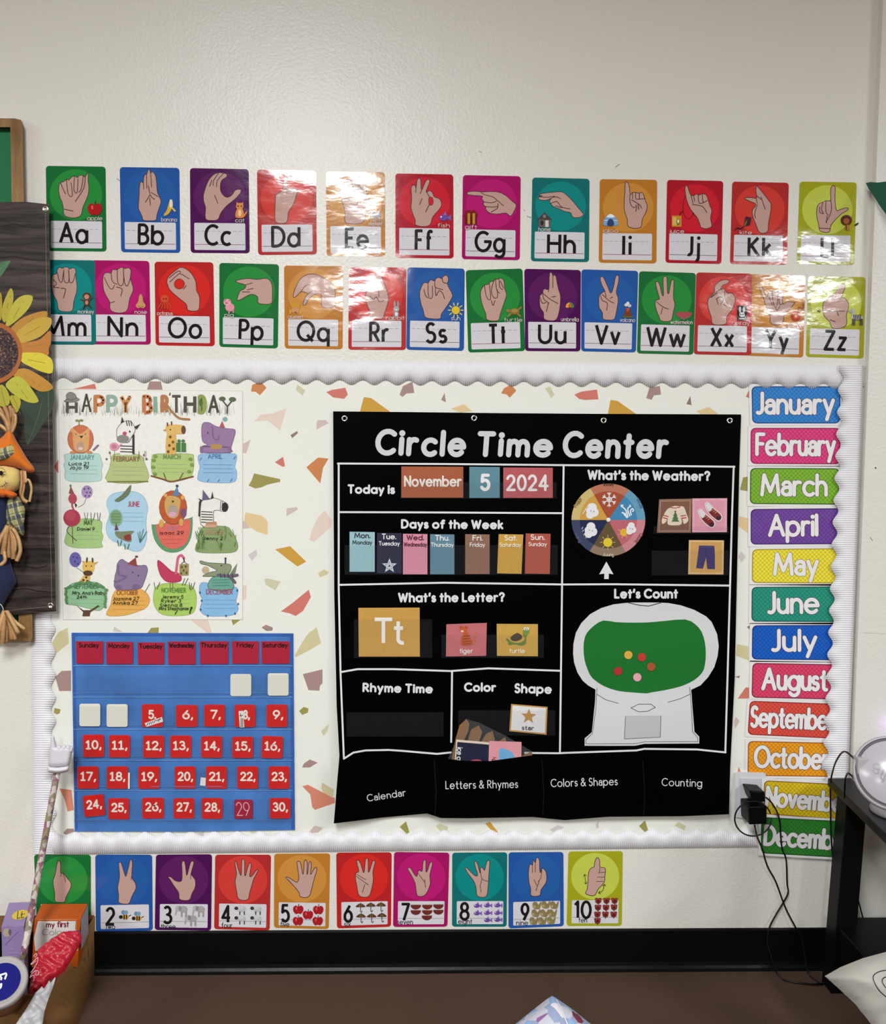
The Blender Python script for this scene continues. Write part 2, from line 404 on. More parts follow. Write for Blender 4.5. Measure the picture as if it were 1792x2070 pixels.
mk_vor('patchwork', 48, [(0.0, '8c97b4'), (0.25, 'b9b9c6'), (0.45, '6f2338'), (0.55, '86a6cc'), (0.75, 'd2ccd0'), (0.9, '8a5a92')])
mk_vor('flower_disc', 330, [(0.0, '2a1c22'), (0.45, '5a4038'), (0.7, '3a2630'), (0.88, '8a6a50')])
def mk_stripes(name, base, lines, rough=0.9):    # woven checks: (axis, period, duty, colour)
    m = bpy.data.materials.new(name); m.use_nodes = True; nt = m.node_tree; N = nt.nodes; L = nt.links; b = N['Principled BSDF']
    g = N.new('ShaderNodeNewGeometry'); s = N.new('ShaderNodeSeparateXYZ'); mp = N.new('ShaderNodeMapping'); mp.inputs['Rotation'].default_value = (0, 0.25, 0)
    L.new(g.outputs['Position'], mp.inputs[0]); L.new(mp.outputs[0], s.inputs[0]); cur = None
    c0 = N.new('ShaderNodeRGB'); c0.outputs[0].default_value = rgb(base); cur = c0.outputs[0]
    for ax, per, duty, col, fac in lines:
        a = N.new('ShaderNodeMath'); a.operation = 'DIVIDE'; a.inputs[1].default_value = per; L.new(s.outputs[ax], a.inputs[0])
        f = N.new('ShaderNodeMath'); f.operation = 'FRACT'; L.new(a.outputs[0], f.inputs[0])
        l = N.new('ShaderNodeMath'); l.operation = 'LESS_THAN'; l.inputs[1].default_value = duty; L.new(f.outputs[0], l.inputs[0])
        k = N.new('ShaderNodeMath'); k.operation = 'MULTIPLY'; k.inputs[1].default_value = fac; L.new(l.outputs[0], k.inputs[0])
        x = N.new('ShaderNodeMix'); x.data_type = 'RGBA'; L.new(k.outputs[0], x.inputs[0]); L.new(cur, x.inputs[6]); x.inputs[7].default_value = rgb(col); cur = x.outputs[2]
    L.new(cur, b.inputs['Base Color']); b.inputs['Roughness'].default_value = rough; MAT[name] = m
mk_stripes('plaid', 'a89f6c', [(0, 0.021, 0.4, '2c3350', 0.75), (2, 0.026, 0.35, '2c3350', 0.75), (0, 0.0105, 0.12, 'd8d0a0', 0.8), (2, 0.013, 0.14, '3d5a3a', 0.7)])
# ------------------------------------------------------------------ gingham print
def mk_gingham(name):
    m = bpy.data.materials.new(name); m.use_nodes = True; nt = m.node_tree; N = nt.nodes; L = nt.links; b = N['Principled BSDF']
    c = N.new('ShaderNodeAttribute'); c.attribute_name = 'Col'; g = N.new('ShaderNodeNewGeometry'); s = N.new('ShaderNodeSeparateXYZ'); L.new(g.outputs['Position'], s.inputs[0])
    fac = None
    for sgn in ('ADD', 'SUBTRACT'):
        a = N.new('ShaderNodeMath'); a.operation = sgn; L.new(s.outputs[0], a.inputs[0]); L.new(s.outputs[2], a.inputs[1])
        k = N.new('ShaderNodeMath'); k.operation = 'MULTIPLY'; k.inputs[1].default_value = 620; L.new(a.outputs[0], k.inputs[0])
        q = N.new('ShaderNodeMath'); q.operation = 'SINE'; L.new(k.outputs[0], q.inputs[0])
        w = N.new('ShaderNodeMath'); w.operation = 'MULTIPLY_ADD'; w.inputs[1].default_value = 0.14; w.inputs[2].default_value = 0.5; L.new(q.outputs[0], w.inputs[0])
        if fac is None: fac = w.outputs[0]
        else: t = N.new('ShaderNodeMath'); t.operation = 'ADD'; L.new(fac, t.inputs[0]); L.new(w.outputs[0], t.inputs[1]); fac = t.outputs[0]
    v = N.new('ShaderNodeVectorMath'); v.operation = 'SCALE'; L.new(c.outputs['Color'], v.inputs[0]); L.new(fac, v.inputs['Scale']); L.new(v.outputs[0], b.inputs['Base Color'])
    b.inputs['Roughness'].default_value = 0.45; b.inputs['Specular IOR Level'].default_value = 0.3; MAT[name] = m
mk_gingham('gingham')

# ------------------------------------------------------------------ the room
X0, X1, Y0, Y1, HT = ROOM
PX = W(1758, 500, 0.0).x                        # where the shallow pier on the right begins
def struct(b, name, mat):
    o = b.build(name, mat); o['kind'] = 'structure'; return o
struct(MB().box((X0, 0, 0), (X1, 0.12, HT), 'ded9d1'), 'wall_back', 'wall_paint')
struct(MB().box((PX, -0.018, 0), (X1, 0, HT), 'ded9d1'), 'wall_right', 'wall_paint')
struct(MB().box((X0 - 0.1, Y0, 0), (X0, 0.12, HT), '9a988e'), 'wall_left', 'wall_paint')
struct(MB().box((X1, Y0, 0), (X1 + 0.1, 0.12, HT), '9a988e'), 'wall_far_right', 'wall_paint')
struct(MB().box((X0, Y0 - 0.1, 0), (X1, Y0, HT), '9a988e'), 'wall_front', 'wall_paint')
struct(MB().box((X0, Y0, -0.1), (X1, 0.12, 0), '5b4639'), 'floor', 'carpet')
c = MB().box((X0, Y0, HT), (X1, 0.12, HT + 0.1), 'c4c2ba')
for lx, ly in LAMPS:
    for a, b_, w, h in ((-.3, 0, .04, 1.2), (.3, 0, .04, 1.2), (0, -.6, .6, .04), (0, .6, .6, .04)):
        c.box((lx + a - w / 2, ly + b_ - h / 2, HT - 0.03), (lx + a + w / 2, ly + b_ + h / 2, HT), 'e4e2da')
struct(c, 'ceiling', 'matte')
def cove(b, x0, x1, y):
    pr = [(0, .098), (-.003, .098), (-.0045, .094), (-.0045, .018), (-.0065, .010), (-.0105, .0045), (-.016, .0015), (-.016, 0), (0, 0)]
    V = [(x0, y + p, q) for p, q in pr] + [(x1, y + p, q) for p, q in pr]; n = len(pr)
    b.add(V, [[i + n, i, (i + 1) % n, (i + 1) % n + n] for i in range(n)], '070708', False)
b = MB(); cove(b, X0, PX, 0.0); struct(b, 'baseboard_back', 'rubber')
b = MB(); cove(b, PX, X1, -0.018); struct(b, 'baseboard_right', 'rubber')

# ------------------------------------------------------------------ cards with a printed hand
CC = {'green': ('176a33', '27893b'), 'blue': ('24549f', '255ba3'), 'purple': ('4a1050', '5a1c5c'), 'coral': ('b02c2c', 'd03c35'), 'crimson': ('ae182c', 'cc2032'),
      'orange': ('b9772a', 'c98a3c'), 'magenta': ('a3125f', 'b81a70'), 'teal': ('126b6c', '0f8684'), 'lime': ('a2a31c', 'c0c94e'), 'red': ('b52326', 'd22a24')}
SKIN, INK, LINE = 'c09a90', '1c1718', '46292c'
def quad(q):
    def f(u, v):
        a = (q[0][0] + (q[1][0] - q[0][0]) * u, q[0][1] + (q[1][1] - q[0][1]) * u); c = (q[3][0] + (q[2][0] - q[3][0]) * u, q[3][1] + (q[2][1] - q[3][1]) * u)
        return (a[0] + (c[0] - a[0]) * v, a[1] + (c[1] - a[1]) * v)
    return f
def rr(q, u0, v0, u1, v1, ru, rv=None, n=4):     # rounded rectangle inside a quad
    rv = ru if rv is None else rv; o = []
    for cu, cv, a in ((u1 - ru, v0 + rv, 270), (u1 - ru, v1 - rv, 0), (u0 + ru, v1 - rv, 90), (u0 + ru, v0 + rv, 180)):
        for i in range(n + 1):
            t = math.radians(a + 90 * i / n); o.append(q(cu + ru * math.cos(t), cv + rv * math.sin(t)))
    return o
def hand(b, outline, lines, tr, holes=(), hcol=None, lw=1.35):
    p = smooth(pts(outline, tr), 3); b.poly(p, SKIN); b.line(p + [p[0]], 1.3, LINE, closed=True)
    for h in holes: e = smooth(pts(h, tr), 3); b.poly(e, hcol); b.line(e + [e[0]], 1.0, LINE, closed=True)
    for l in lines: b.line(smooth(pts(l, tr), 3, False), lw, LINE)
R1, R2, R3, R4 = Z(0, 230, 3.584), Z(500, 330, 4.0727), Z(920, 340, 4.0727), Z(1340, 340, 3.9646)
N0, N1, N2, ID = Z(0, 1700, 5.595), Z(180, 1690, 3.584), Z(660, 1690, 2.8903), (lambda p: p)
HANDS = {
'A': (R1, "640,425 618,455 604,450 580,445 560,462 540,450 515,462 500,480 482,475 462,492 440,497 428,520 426,560 436,610 450,640 458,680 462,725 480,745 530,755 575,745 592,720 600,680 622,630 640,580 644,530 638,480", "482,475 490,560 500,590 518,600 525,580 515,500|540,450 535,540 545,570 560,565 565,470|604,450 590,540 570,570|440,500 455,540 475,580|618,455 612,520 590,570 545,635|462,690 530,705"),
'B': (R1, "1075,405 1062,440 1055,435 1042,460 1038,500 1022,490 1012,520 1008,600 1003,680 1015,710 1030,745 1038,770 1080,775 1130,770 1138,730 1165,650 1165,625 1150,590 1140,560 1132,470 1118,430 1100,420 1092,430 1085,405", "1062,440 1064,540|1092,430 1098,530|1040,500 1042,545|1075,520 1090,590 1120,620|1095,570 1145,600|1085,590 1055,640|1085,610 1090,660"),
'C': (R1, "1645,440 1620,430 1585,427 1550,440 1520,470 1495,520 1475,590 1478,640 1490,680 1490,760 1535,773 1580,765 1600,720 1640,670 1690,630 1730,590 1748,560 1735,547 1705,555 1680,590 1645,605 1615,585 1598,550 1600,500 1615,475 1640,460", "1585,430 1550,480 1545,520|1620,432 1575,485 1570,530|1600,500 1600,560|1555,590 1580,650|1520,525 1535,480"),
'D': (R2, "320,85 308,100 300,160 290,225 240,255 232,290 228,400 230,470 250,490 290,494 325,485 335,440 340,400 380,340 405,260 410,220 380,205 335,200 330,160 332,95", "290,225 340,205 400,240|320,240 360,225 385,250"),
'E': (R2, "880,98 862,120 855,145 830,130 800,145 795,170 770,185 765,230 770,280 790,340 805,400 805,480 850,498 900,500 955,485 975,420 998,340 1000,290 985,240 980,200 985,150 970,115 945,110 925,125 915,140 905,110", "800,170 830,180 845,220 840,260 815,265|855,145 870,190 890,215 915,210 918,145|925,125 930,190 955,220 978,200|815,265 860,270 900,270 915,285|915,285 905,345|835,180 860,225 890,215"),
'F': (R2, "1415,122 1400,140 1390,200 1380,180 1360,185 1350,210 1355,290 1350,360 1365,420 1385,470 1385,505 1430,520 1480,518 1510,500 1530,440 1590,370 1600,330 1585,295 1540,275 1525,240 1500,225 1480,240 1475,225 1500,165 1503,140 1480,135 1460,170 1440,215 1432,200 1430,140", "1440,215 1425,250|1390,200 1388,240|1440,290 1420,340|1500,340 1470,400|1480,240 1500,275", "1500,280 1525,285 1533,320 1520,345 1500,340 1495,310"),
'G': (R3, "100,208 110,195 160,190 230,195 290,192 360,197 420,225 470,270 505,300 495,340 460,395 420,370 350,378 290,370 255,340 255,320 235,300 237,275 222,255 225,230 160,225 110,218", "215,200 250,220 310,235 350,265 400,310|235,275 300,285 345,270|250,315 310,320 355,315|300,360 350,330 355,290"),
'H': (R3, "690,250 700,260 750,265 790,250 780,275 800,305 820,320 860,335 900,355 950,365 960,380 975,405 1030,405 1058,385 1055,370 1020,330 975,275 920,220 880,195 820,197 740,205 705,212 695,225 720,228 690,235", "695,235 760,240 820,230|790,250 830,235 870,250|790,290 840,275 880,320 950,335|830,310 880,325"),
'I': (R3, "1415,110 1402,130 1400,200 1395,270 1395,330 1405,380 1420,420 1425,475 1460,492 1500,495 1535,480 1545,420 1575,360 1585,310 1570,270 1555,220 1540,200 1515,205 1490,200 1465,200 1445,215 1435,140", "1445,215 1440,260 1455,310 1480,325 1495,300|1465,205 1465,250|1490,202 1490,250 1520,255 1560,250|1520,205 1520,250|1455,260 1520,300 1540,330|1500,310 1490,355|1510,300 1515,340"),
'J': (R4, "190,138 180,160 185,210 195,260 215,310 240,350 280,400 300,450 310,475 350,485 390,470 395,450 385,400 395,340 380,300 365,250 350,215 320,205 295,215 270,207 250,220 228,215 215,190 200,145", "250,220 258,265|285,215 295,280 330,275|320,210 325,270 360,260|240,290 300,300 330,315 355,355|228,215 245,280"),
'K': (R4, "755,140 748,180 755,220 750,240 700,235 655,240 700,265 745,285 740,310 720,340 725,390 745,440 760,480 780,515 820,520 845,500 850,440 865,360 870,290 845,250 815,210 790,180 765,150", "750,240 760,280|790,230 810,290 825,330|760,290 740,360 745,400|755,220 790,250"),
'L': (R4, "1365,140 1352,155 1348,200 1350,255 1330,262 1310,262 1280,275 1255,285 1238,320 1237,390 1250,440 1262,500 1300,515 1340,508 1350,460 1380,420 1430,370 1485,335 1480,318 1440,325 1400,340 1388,310 1383,240 1385,180 1382,145", "1285,275 1275,330 1290,365 1260,350 1262,310|1310,265 1310,350 1330,375|1350,255 1355,330 1340,380 1310,430|1320,380 1315,440|1260,480 1345,485"),
'M': (R1, "430,1112 415,1130 408,1160 385,1165 375,1190 372,1240 385,1310 410,1350 420,1400 430,1425 480,1435 525,1425 535,1360 555,1290 558,1240 550,1190 548,1130 530,1115 505,1125 490,1112 470,1110 452,1120", "415,1150 430,1210 450,1215 462,1130|462,1130 465,1210 490,1225 500,1200 498,1130|500,1140 505,1220 530,1215 545,1160|385,1200 410,1230 390,1255 430,1260|440,1265 475,1270 460,1335"),
'N': (R1, "880,1112 855,1125 840,1130 815,1130 805,1155 780,1150 755,1160 745,1200 750,1270 770,1320 795,1365 800,1420 850,1443 910,1435 930,1400 940,1340 965,1280 960,1240 945,1190 950,1140 935,1117 910,1120 895,1118", "755,1185 790,1255 815,1270 830,1240|805,1155 815,1215 850,1235|850,1125 852,1210 870,1245 895,1225 895,1120|895,1150 905,1230 925,1245 948,1180|845,1255 885,1270 875,1320|800,1370 830,1360"),
'O': (R1, "1310,1112 1280,1130 1225,1175 1210,1210 1215,1240 1235,1280 1290,1330 1350,1380 1360,1420 1400,1430 1440,1420 1447,1370 1445,1320 1425,1280 1420,1220 1390,1160 1350,1125", "1230,1220 1290,1165 1310,1160 1370,1195|1225,1190 1290,1140 1310,1150|1350,1245 1330,1270", "1300,1196 1325,1207 1338,1233 1325,1260 1300,1270 1275,1260 1263,1233 1275,1207"),
'P': (ID, "478,567 500,563 520,565 540,563 550,575 551,600 549,613 535,615 522,612 521,600 510,595 500,598 488,605 482,607 479,606 483,594 486,588 495,583 496,576 480,571", "496,576 510,572|500,586 512,583|490,590 505,590"),
'Q': (R2, "385,1105 380,1080 400,1020 440,950 500,915 560,915 620,940 690,985 722,1040 725,1100 725,1170 690,1190 640,1190 610,1170 615,1120 605,1075 560,1080 510,1110 485,1160 465,1168 460,1150 480,1100 500,1075 470,1060 440,1060 410,1090", "440,1060 480,1010 520,1000|500,1075 540,1050"),
'R': (R2, "1085,870 1060,920 1045,970 1030,1010 990,1050 975,1100 985,1160 1010,1220 1015,1265 1060,1282 1115,1278 1130,1240 1150,1180 1165,1110 1150,1050 1135,1000 1110,940 1105,890", "1010,1095 1040,1120 1065,1100 1090,1140 1130,1130|1080,1020 1085,1100"),
'S': (R2, "1640,922 1610,935 1605,950 1575,940 1550,955 1545,970 1510,960 1490,985 1455,985 1430,1030 1420,1080 1430,1150 1450,1210 1465,1265 1520,1280 1590,1278 1600,1240 1650,1170 1685,1110 1690,1080 1660,1020 1650,990 1658,950", "1490,985 1490,1060 1500,1110 1525,1100 1525,1010|1455,1040 1470,1090 1490,1110|1545,970 1550,1020 1610,1040|1550,1020 1555,1090 1580,1050 1610,1070 1625,1115|1605,950 1615,980 1650,990"),
'T': (R3, "380,905 355,915 330,912 320,930 290,935 280,955 250,960 225,985 212,1020 215,1080 235,1150 255,1200 262,1245 310,1258 360,1250 375,1200 405,1110 425,1040 410,990 405,930", "245,970 255,1040 275,1080 295,1070 285,960|320,930 300,1010 320,1065 350,1060 350,1000|335,915 345,1000 370,1030|365,920 370,980 395,1000|375,930 400,985|300,1090 315,1130 330,1090"),
'U': (R3, "785,858 777,900 775,985 760,1000 740,992 725,1010 725,1030 700,1050 697,1100 705,1150 730,1190 735,1240 780,1255 830,1250 855,1200 870,1100 868,1040 855,1000 840,930 832,890 815,878 808,890 800,865", "808,890 806,985|775,985 770,1020|725,1030 780,1075 850,1115|725,1040 735,1080 775,1110|700,1060 720,1110 750,1105|770,1110 755,1180|800,1060 830,1055"),
'V': (R3, "1205,895 1197,910 1210,960 1235,1010 1220,1020 1190,1050 1185,1100 1190,1150 1215,1190 1220,1240 1265,1250 1310,1245 1325,1210 1340,1130 1345,1070 1330,1020 1345,950 1352,895 1335,880 1322,900 1310,960 1295,1015 1280,1025 1265,990 1235,920 1218,893", "1235,1010 1245,1060|1200,1050 1215,1090 1255,1110 1250,1170|1215,1040 1270,1090 1310,1110|1280,1070 1300,1060"),
'W': (ID, "1326,571 1330,590 1334,604 1327,607 1325,615 1328,628 1333,640 1336,648 1348,650 1358,647 1362,630 1365,615 1362,600 1363,568 1359,566 1356,575 1353,592 1350,590 1349,562 1344,559 1341,565 1342,595 1339,595 1333,572", "1328,610 1340,620 1352,625|1340,622 1337,635"),
'X': (R4, "510,893 460,905 420,945 415,990 380,1030 362,1070 370,1130 390,1190 400,1245 450,1257 510,1245 515,1190 560,1130 583,1060 575,1020 550,1000 520,1000 490,965 465,975 480,940 520,925 537,905", "490,965 440,985 385,1035|440,1000 390,1035|500,985 500,1040 525,1090|430,1050 460,1030 490,1050 465,1090|435,1050 445,1090|490,1090 515,1105"),
'Y': (R4, "785,945 777,960 800,1010 820,1070 840,1130 862,1180 865,1235 900,1257 950,1250 970,1220 975,1180 1010,1140 1060,1080 1050,1075 1000,1070 970,1090 962,1060 970,1000 950,980 925,975 900,985 880,985 850,1000 840,1030 825,1020 810,970", "850,1000 860,1050 880,1095|880,990 885,1060 900,1110 920,1095 925,1010|925,980 940,1090 965,1080|905,1110 920,1140 940,1105"),
'Z': (R4, "1455,925 1430,935 1400,975 1380,1010 1350,1025 1330,1040 1290,1080 1285,1130 1300,1190 1340,1230 1360,1280 1410,1285 1460,1270 1478,1240 1475,1180 1490,1120 1490,1080 1460,1040 1435,1030 1460,970 1463,940", "1265,945 1430,945|1265,960 1320,1015|1245,1145 1460,1145|1400,1150 1410,1180|1345,1215 1385,1230|1240,1145 1262,1136|1240,1145 1262,1154"),
1: (N0, "660,225 645,260 632,340 618,400 600,450 605,510 620,600 622,680 690,695 735,685 745,640 790,550 805,490 790,455 760,420 735,385 710,362 690,365 685,340 685,260 675,228", "710,362 735,430 740,470|690,365 688,400"),
2: (N1, "222,190 215,205 220,260 220,310 208,370 215,430 215,480 250,492 290,488 310,440 340,380 335,340 318,315 310,285 315,200 308,172 298,175 285,230 270,285 262,285 245,230 232,192", "310,285 305,320"),
3: (N1, "680,182 672,200 675,260 672,320 650,330 620,320 595,298 572,295 590,320 615,360 650,410 655,455 690,467 730,460 745,420 770,370 770,320 750,290 740,270 760,195 750,182 735,195 712,280 705,270 700,220 692,185", "740,270 735,310"),
4: (N1, "1065,180 1058,200 1070,270 1062,310 1060,340 1070,400 1080,450 1120,467 1155,455 1165,410 1185,340 1195,310 1225,250 1215,245 1185,285 1165,290 1175,210 1165,195 1150,230 1135,285 1128,275 1128,190 1118,165 1108,180 1105,260 1100,285 1080,230", ""),
5: (N1, "1570,172 1560,190 1555,265 1548,270 1535,200 1520,182 1508,195 1518,270 1520,310 1505,335 1470,315 1440,298 1427,302 1460,335 1500,380 1525,415 1530,438 1570,447 1600,430 1615,380 1630,320 1650,250 1648,228 1635,232 1610,275 1605,270 1612,215 1608,188 1595,195 1585,270 1580,270 1582,195", ""),
6: (N2, "180,140 178,155 190,205 175,215 170,245 178,290 190,345 220,358 250,350 265,310 275,250 272,210 285,155 280,145 270,150 252,205 245,205 245,145 237,128 228,145 222,205 215,208 198,155", "175,235 210,260 245,285|180,225 230,255|225,285 210,330"),
7: (N2, "480,185 478,198 500,235 520,280 530,345 560,352 585,335 608,280 605,230 620,165 615,152 605,160 590,205 582,205 582,150 575,138 565,155 560,205 545,200 535,210 530,235 515,225 495,190", "535,215 560,250 575,270|575,255 580,300"),
8: (N2, "870,143 868,170 885,225 870,232 845,210 820,185 812,192 840,235 860,260 875,300 880,345 905,358 935,352 945,310 950,230 955,150 945,143 935,160 925,200 910,182 900,190 898,215 885,165", "900,195 910,250 945,265|910,250 900,290 905,330"),
9: (N2, "1230,125 1222,155 1210,140 1205,170 1190,165 1182,215 1185,270 1195,310 1195,345 1220,352 1250,345 1255,315 1285,270 1287,220 1275,195 1260,190 1252,215 1247,190 1245,140", "1222,155 1222,210|1205,170 1205,215|1260,200 1255,240 1240,265|1215,255 1230,290|1245,260 1225,320"),
10: (N2, "1580,128 1570,150 1565,180 1545,190 1532,220 1530,270 1525,310 1515,335 1545,348 1570,345 1590,310 1625,270 1628,240 1632,200 1625,185 1600,180 1598,145 1590,128", "1590,215 1628,212|1585,240 1625,240|1580,265 1620,265|1600,185 1595,210|1510,225 1518,280|1504,236 1510,225 1519,232|1510,273 1518,280 1524,271|1625,285 1615,320 1592,333|1616,292 1627,282 1633,293|1600,322 1592,333 1604,338"),
}
# ---- the small picture in a card's corner: shapes in the card's own units (1 = a tenth of its width), centred on the picture
def P_(b, tr, txt, col, sm=True): b.poly(smooth(pts(txt, tr), 3) if sm else pts(txt, tr), col)
def E_(b, tr, x, y, rx, ry, col, rot=0): c = tr((x, y)); k = tr((1, 0))[0] - tr((0, 0))[0]; b.poly(ell(c[0], c[1], rx * k, ry * k, rot, 14), col)
def L_(b, tr, txt, w, col): k = tr((1, 0))[0] - tr((0, 0))[0]; b.line(pts(txt, tr), w * k, col)
def icon(b, n, tr):
    e = lambda *a: E_(b, tr, *a); p = lambda *a: P_(b, tr, *a); l = lambda *a: L_(b, tr, *a)
    if n == 'apple': p("0,-4 4,-6 8,-3 8,3 4,8 0,7 -4,8 -8,3 -8,-3 -4,-6", 'a81c24'); e(-3, -1, 1.2, 2.5, 'd85a58'); l("0,-4 1,-8", 1.2, '4a2a1c')
    elif n == 'banana': p("1,-9 3,-7 3,0 0,6 -5,9 -6,7 -3,3 -1,-3", 'd8a838'); p("1,-10 4,-9 4,-1 1,-1", 'e8dcc0'); l("3,-1 7,3", 2, 'e0bc58')
    elif n == 'cat': e(0, -5, 4.5, 4, 'd88a48'); p("-4,-10 -1,-8 -4,-5", 'd88a48', False); p("4,-10 1,-8 4,-5", 'd88a48', False); p("-3,-2 3,-2 5,8 -5,8", 'd88a48'); e(0, 3, 2, 4, 'eac8a0'); e(-2, -5, .9, .9, '3a2418'); e(2, -5, .9, .9, '3a2418'); l("5,7 8,2", 1.6, 'd88a48')
    elif n == 'elephant': e(2, -1, 5, 4, 'a8a0a0'); e(-4, -2, 3.5, 3.5, 'b8b0b0'); e(-2, -2, 2, 3, '8e8688'); l("-6,0 -7,5", 1.6, 'a8a0a0'); l("0,2 0,7", 2, '9a9294'); l("5,2 5,7", 2, '9a9294')
    elif n == 'fish': e(0, 0, 5.5, 3.6, '6a4a9a'); p("4,0 9,-4 9,4", '7c5cae', False); p("-1,-3 2,-7 4,-3", '8a6ab8', False); e(-3, -1, 1, 1, 'e8e0f0')
    elif n == 'gift': p("-7,-2 7,-2 7,8 -7,8", '6a1418', False); p("-8,-5 8,-5 8,-1 -8,-1", '7c1a1c', False); p("-4,-5 -1,-5 -1,8 -4,8", 'b89038', False); p("2,-5 5,-5 5,8 2,8", 'b89038', False); e(-3, -7, 3, 2, '8a1c20'); e(3, -7, 3, 2, '8a1c20')
    elif n == 'home': p("-9,-1 0,-10 9,-1", '4a4046', False); p("-7,-1 7,-1 7,8 -7,8", '6a5c60', False); p("1,0 5,0 5,8 1,8", 'd8ccc4', False); e(-3, 3, 2, 3, '3a2c2c'); e(0, -5, 2, 2, '8a7a78')
    elif n == 'igloo': p("-8,6 -8,0 -5,-5 0,-8 5,-5 8,0 8,6", '7aa4d0'); p("-5,-4 0,-8 5,-4", 'e4ecf4'); p("-4,6 -3,0 0,-2 3,0 4,6", '2c4470'); l("-8,0 -4,0", .7, 'dce8f4'); l("4,0 8,0", .7, 'dce8f4')
    elif n == 'juice': p("-6,-7 6,-7 6,7 -6,7", 'c88a30', False); p("-5,-5 0,-5 0,5 -5,5", 'd8b060', False); e(2, 1, 2.4, 4, '6a7a30'); e(2, 0, 1.2, 2.4, 'e8e0c8'); l("4,-7 5,-11 8,-12", 1, '5a1418')
    elif n == 'kite': p("0,-7 7,-5 5,4 -3,6", '4a2434', False); p("2,-2 0,4 -3,6 0,-1", '6a7030', False); l("-3,6 -7,9 -10,7 -13,10", 1.2, '3a1418')
    elif n == 'lion': e(0, -2, 7, 6.5, '5c2c1c'); e(0, -1, 3.6, 3.6, 'a8603a'); p("-1,4 3,4 4,10 -1,10", 'b07838'); l("0,4 0,10", 1, '3a2014'); l("11,4 14,2", 2, '3a2014')
    elif n == 'monkey': e(0, -5, 5, 4.5, '5a3428'); e(0, -4, 3, 3, 'c08870'); e(0, 3, 3.6, 4, '5a3428'); e(0, 3, 2, 2.6, 'b88870'); l("-3,1 -7,-1", 1.4, '5a3428'); l("3,1 7,-3", 1.4, '5a3428'); l("-2,6 -4,10", 1.6, '4a2a20'); l("2,6 5,9", 1.6, '4a2a20')
    elif n == 'nose': p("0,-9 2,-6 3,0 6,5 3,8 0,7 -3,8 -6,5 -3,0 -2,-6", 'c89468'); e(-2, 6, 1, .7, '8a5434'); e(2, 6, 1, .7, '8a5434')
    elif n == 'octopus': e(0, -4, 5, 4.5, 'd05030'); [l("%g,0 %g,4 %g,7" % (q * .6, q, q * 1.3), 1.2, 'c84a2c') for q in (-6, -3, 0, 3, 6)]; e(-1.5, -4, .9, .9, '7a1a14'); e(1.5, -4, .9, .9, '7a1a14')
    elif n == 'pig': e(1, 2, 5.5, 5, 'e094a4'); e(-2, -4, 4.5, 4, 'e8a0b0'); p("-6,-8 -3,-7 -5,-4", 'd07890', False); p("1,-8 2,-5 -1,-6", 'd07890', False); e(-3, -3, 1.6, 1.2, 'c86a84'); l("0,6 0,9", 1.6, 'd88498'); l("5,5 5,8", 1.6, 'd88498')
    elif n == 'queen': e(0, 1, 4.6, 4.6, 'c89060'); p("-5,-2 -7,-9 -3,-6 0,-10 3,-6 7,-9 5,-2", 'c8922c', False); [e(q, 3, 1.6, 3, 'c89a38') for q in (-6, 6)]; e(0, 4, 2, 1, 'a84a3c')
    elif n == 'rabbit': e(0, 0, 3.6, 3.6, 'a8a4a8'); e(-2, -6, 1.3, 4, '98949a'); e(2, -6, 1.3, 4, '98949a'); e(0, 6, 3.4, 4, '8e8a90'); e(0, 6, 1.8, 2.6, 'e0dcdc'); e(0, 1, 1.2, .9, 'e8e4e4')
    elif n == 'sun':
        for k in range(10): a = k * PI / 5; l("%g,%g %g,%g" % (6.2 * math.cos(a), 6.2 * math.sin(a), 9 * math.cos(a), 9 * math.sin(a)), 1.3, 'd8c878')
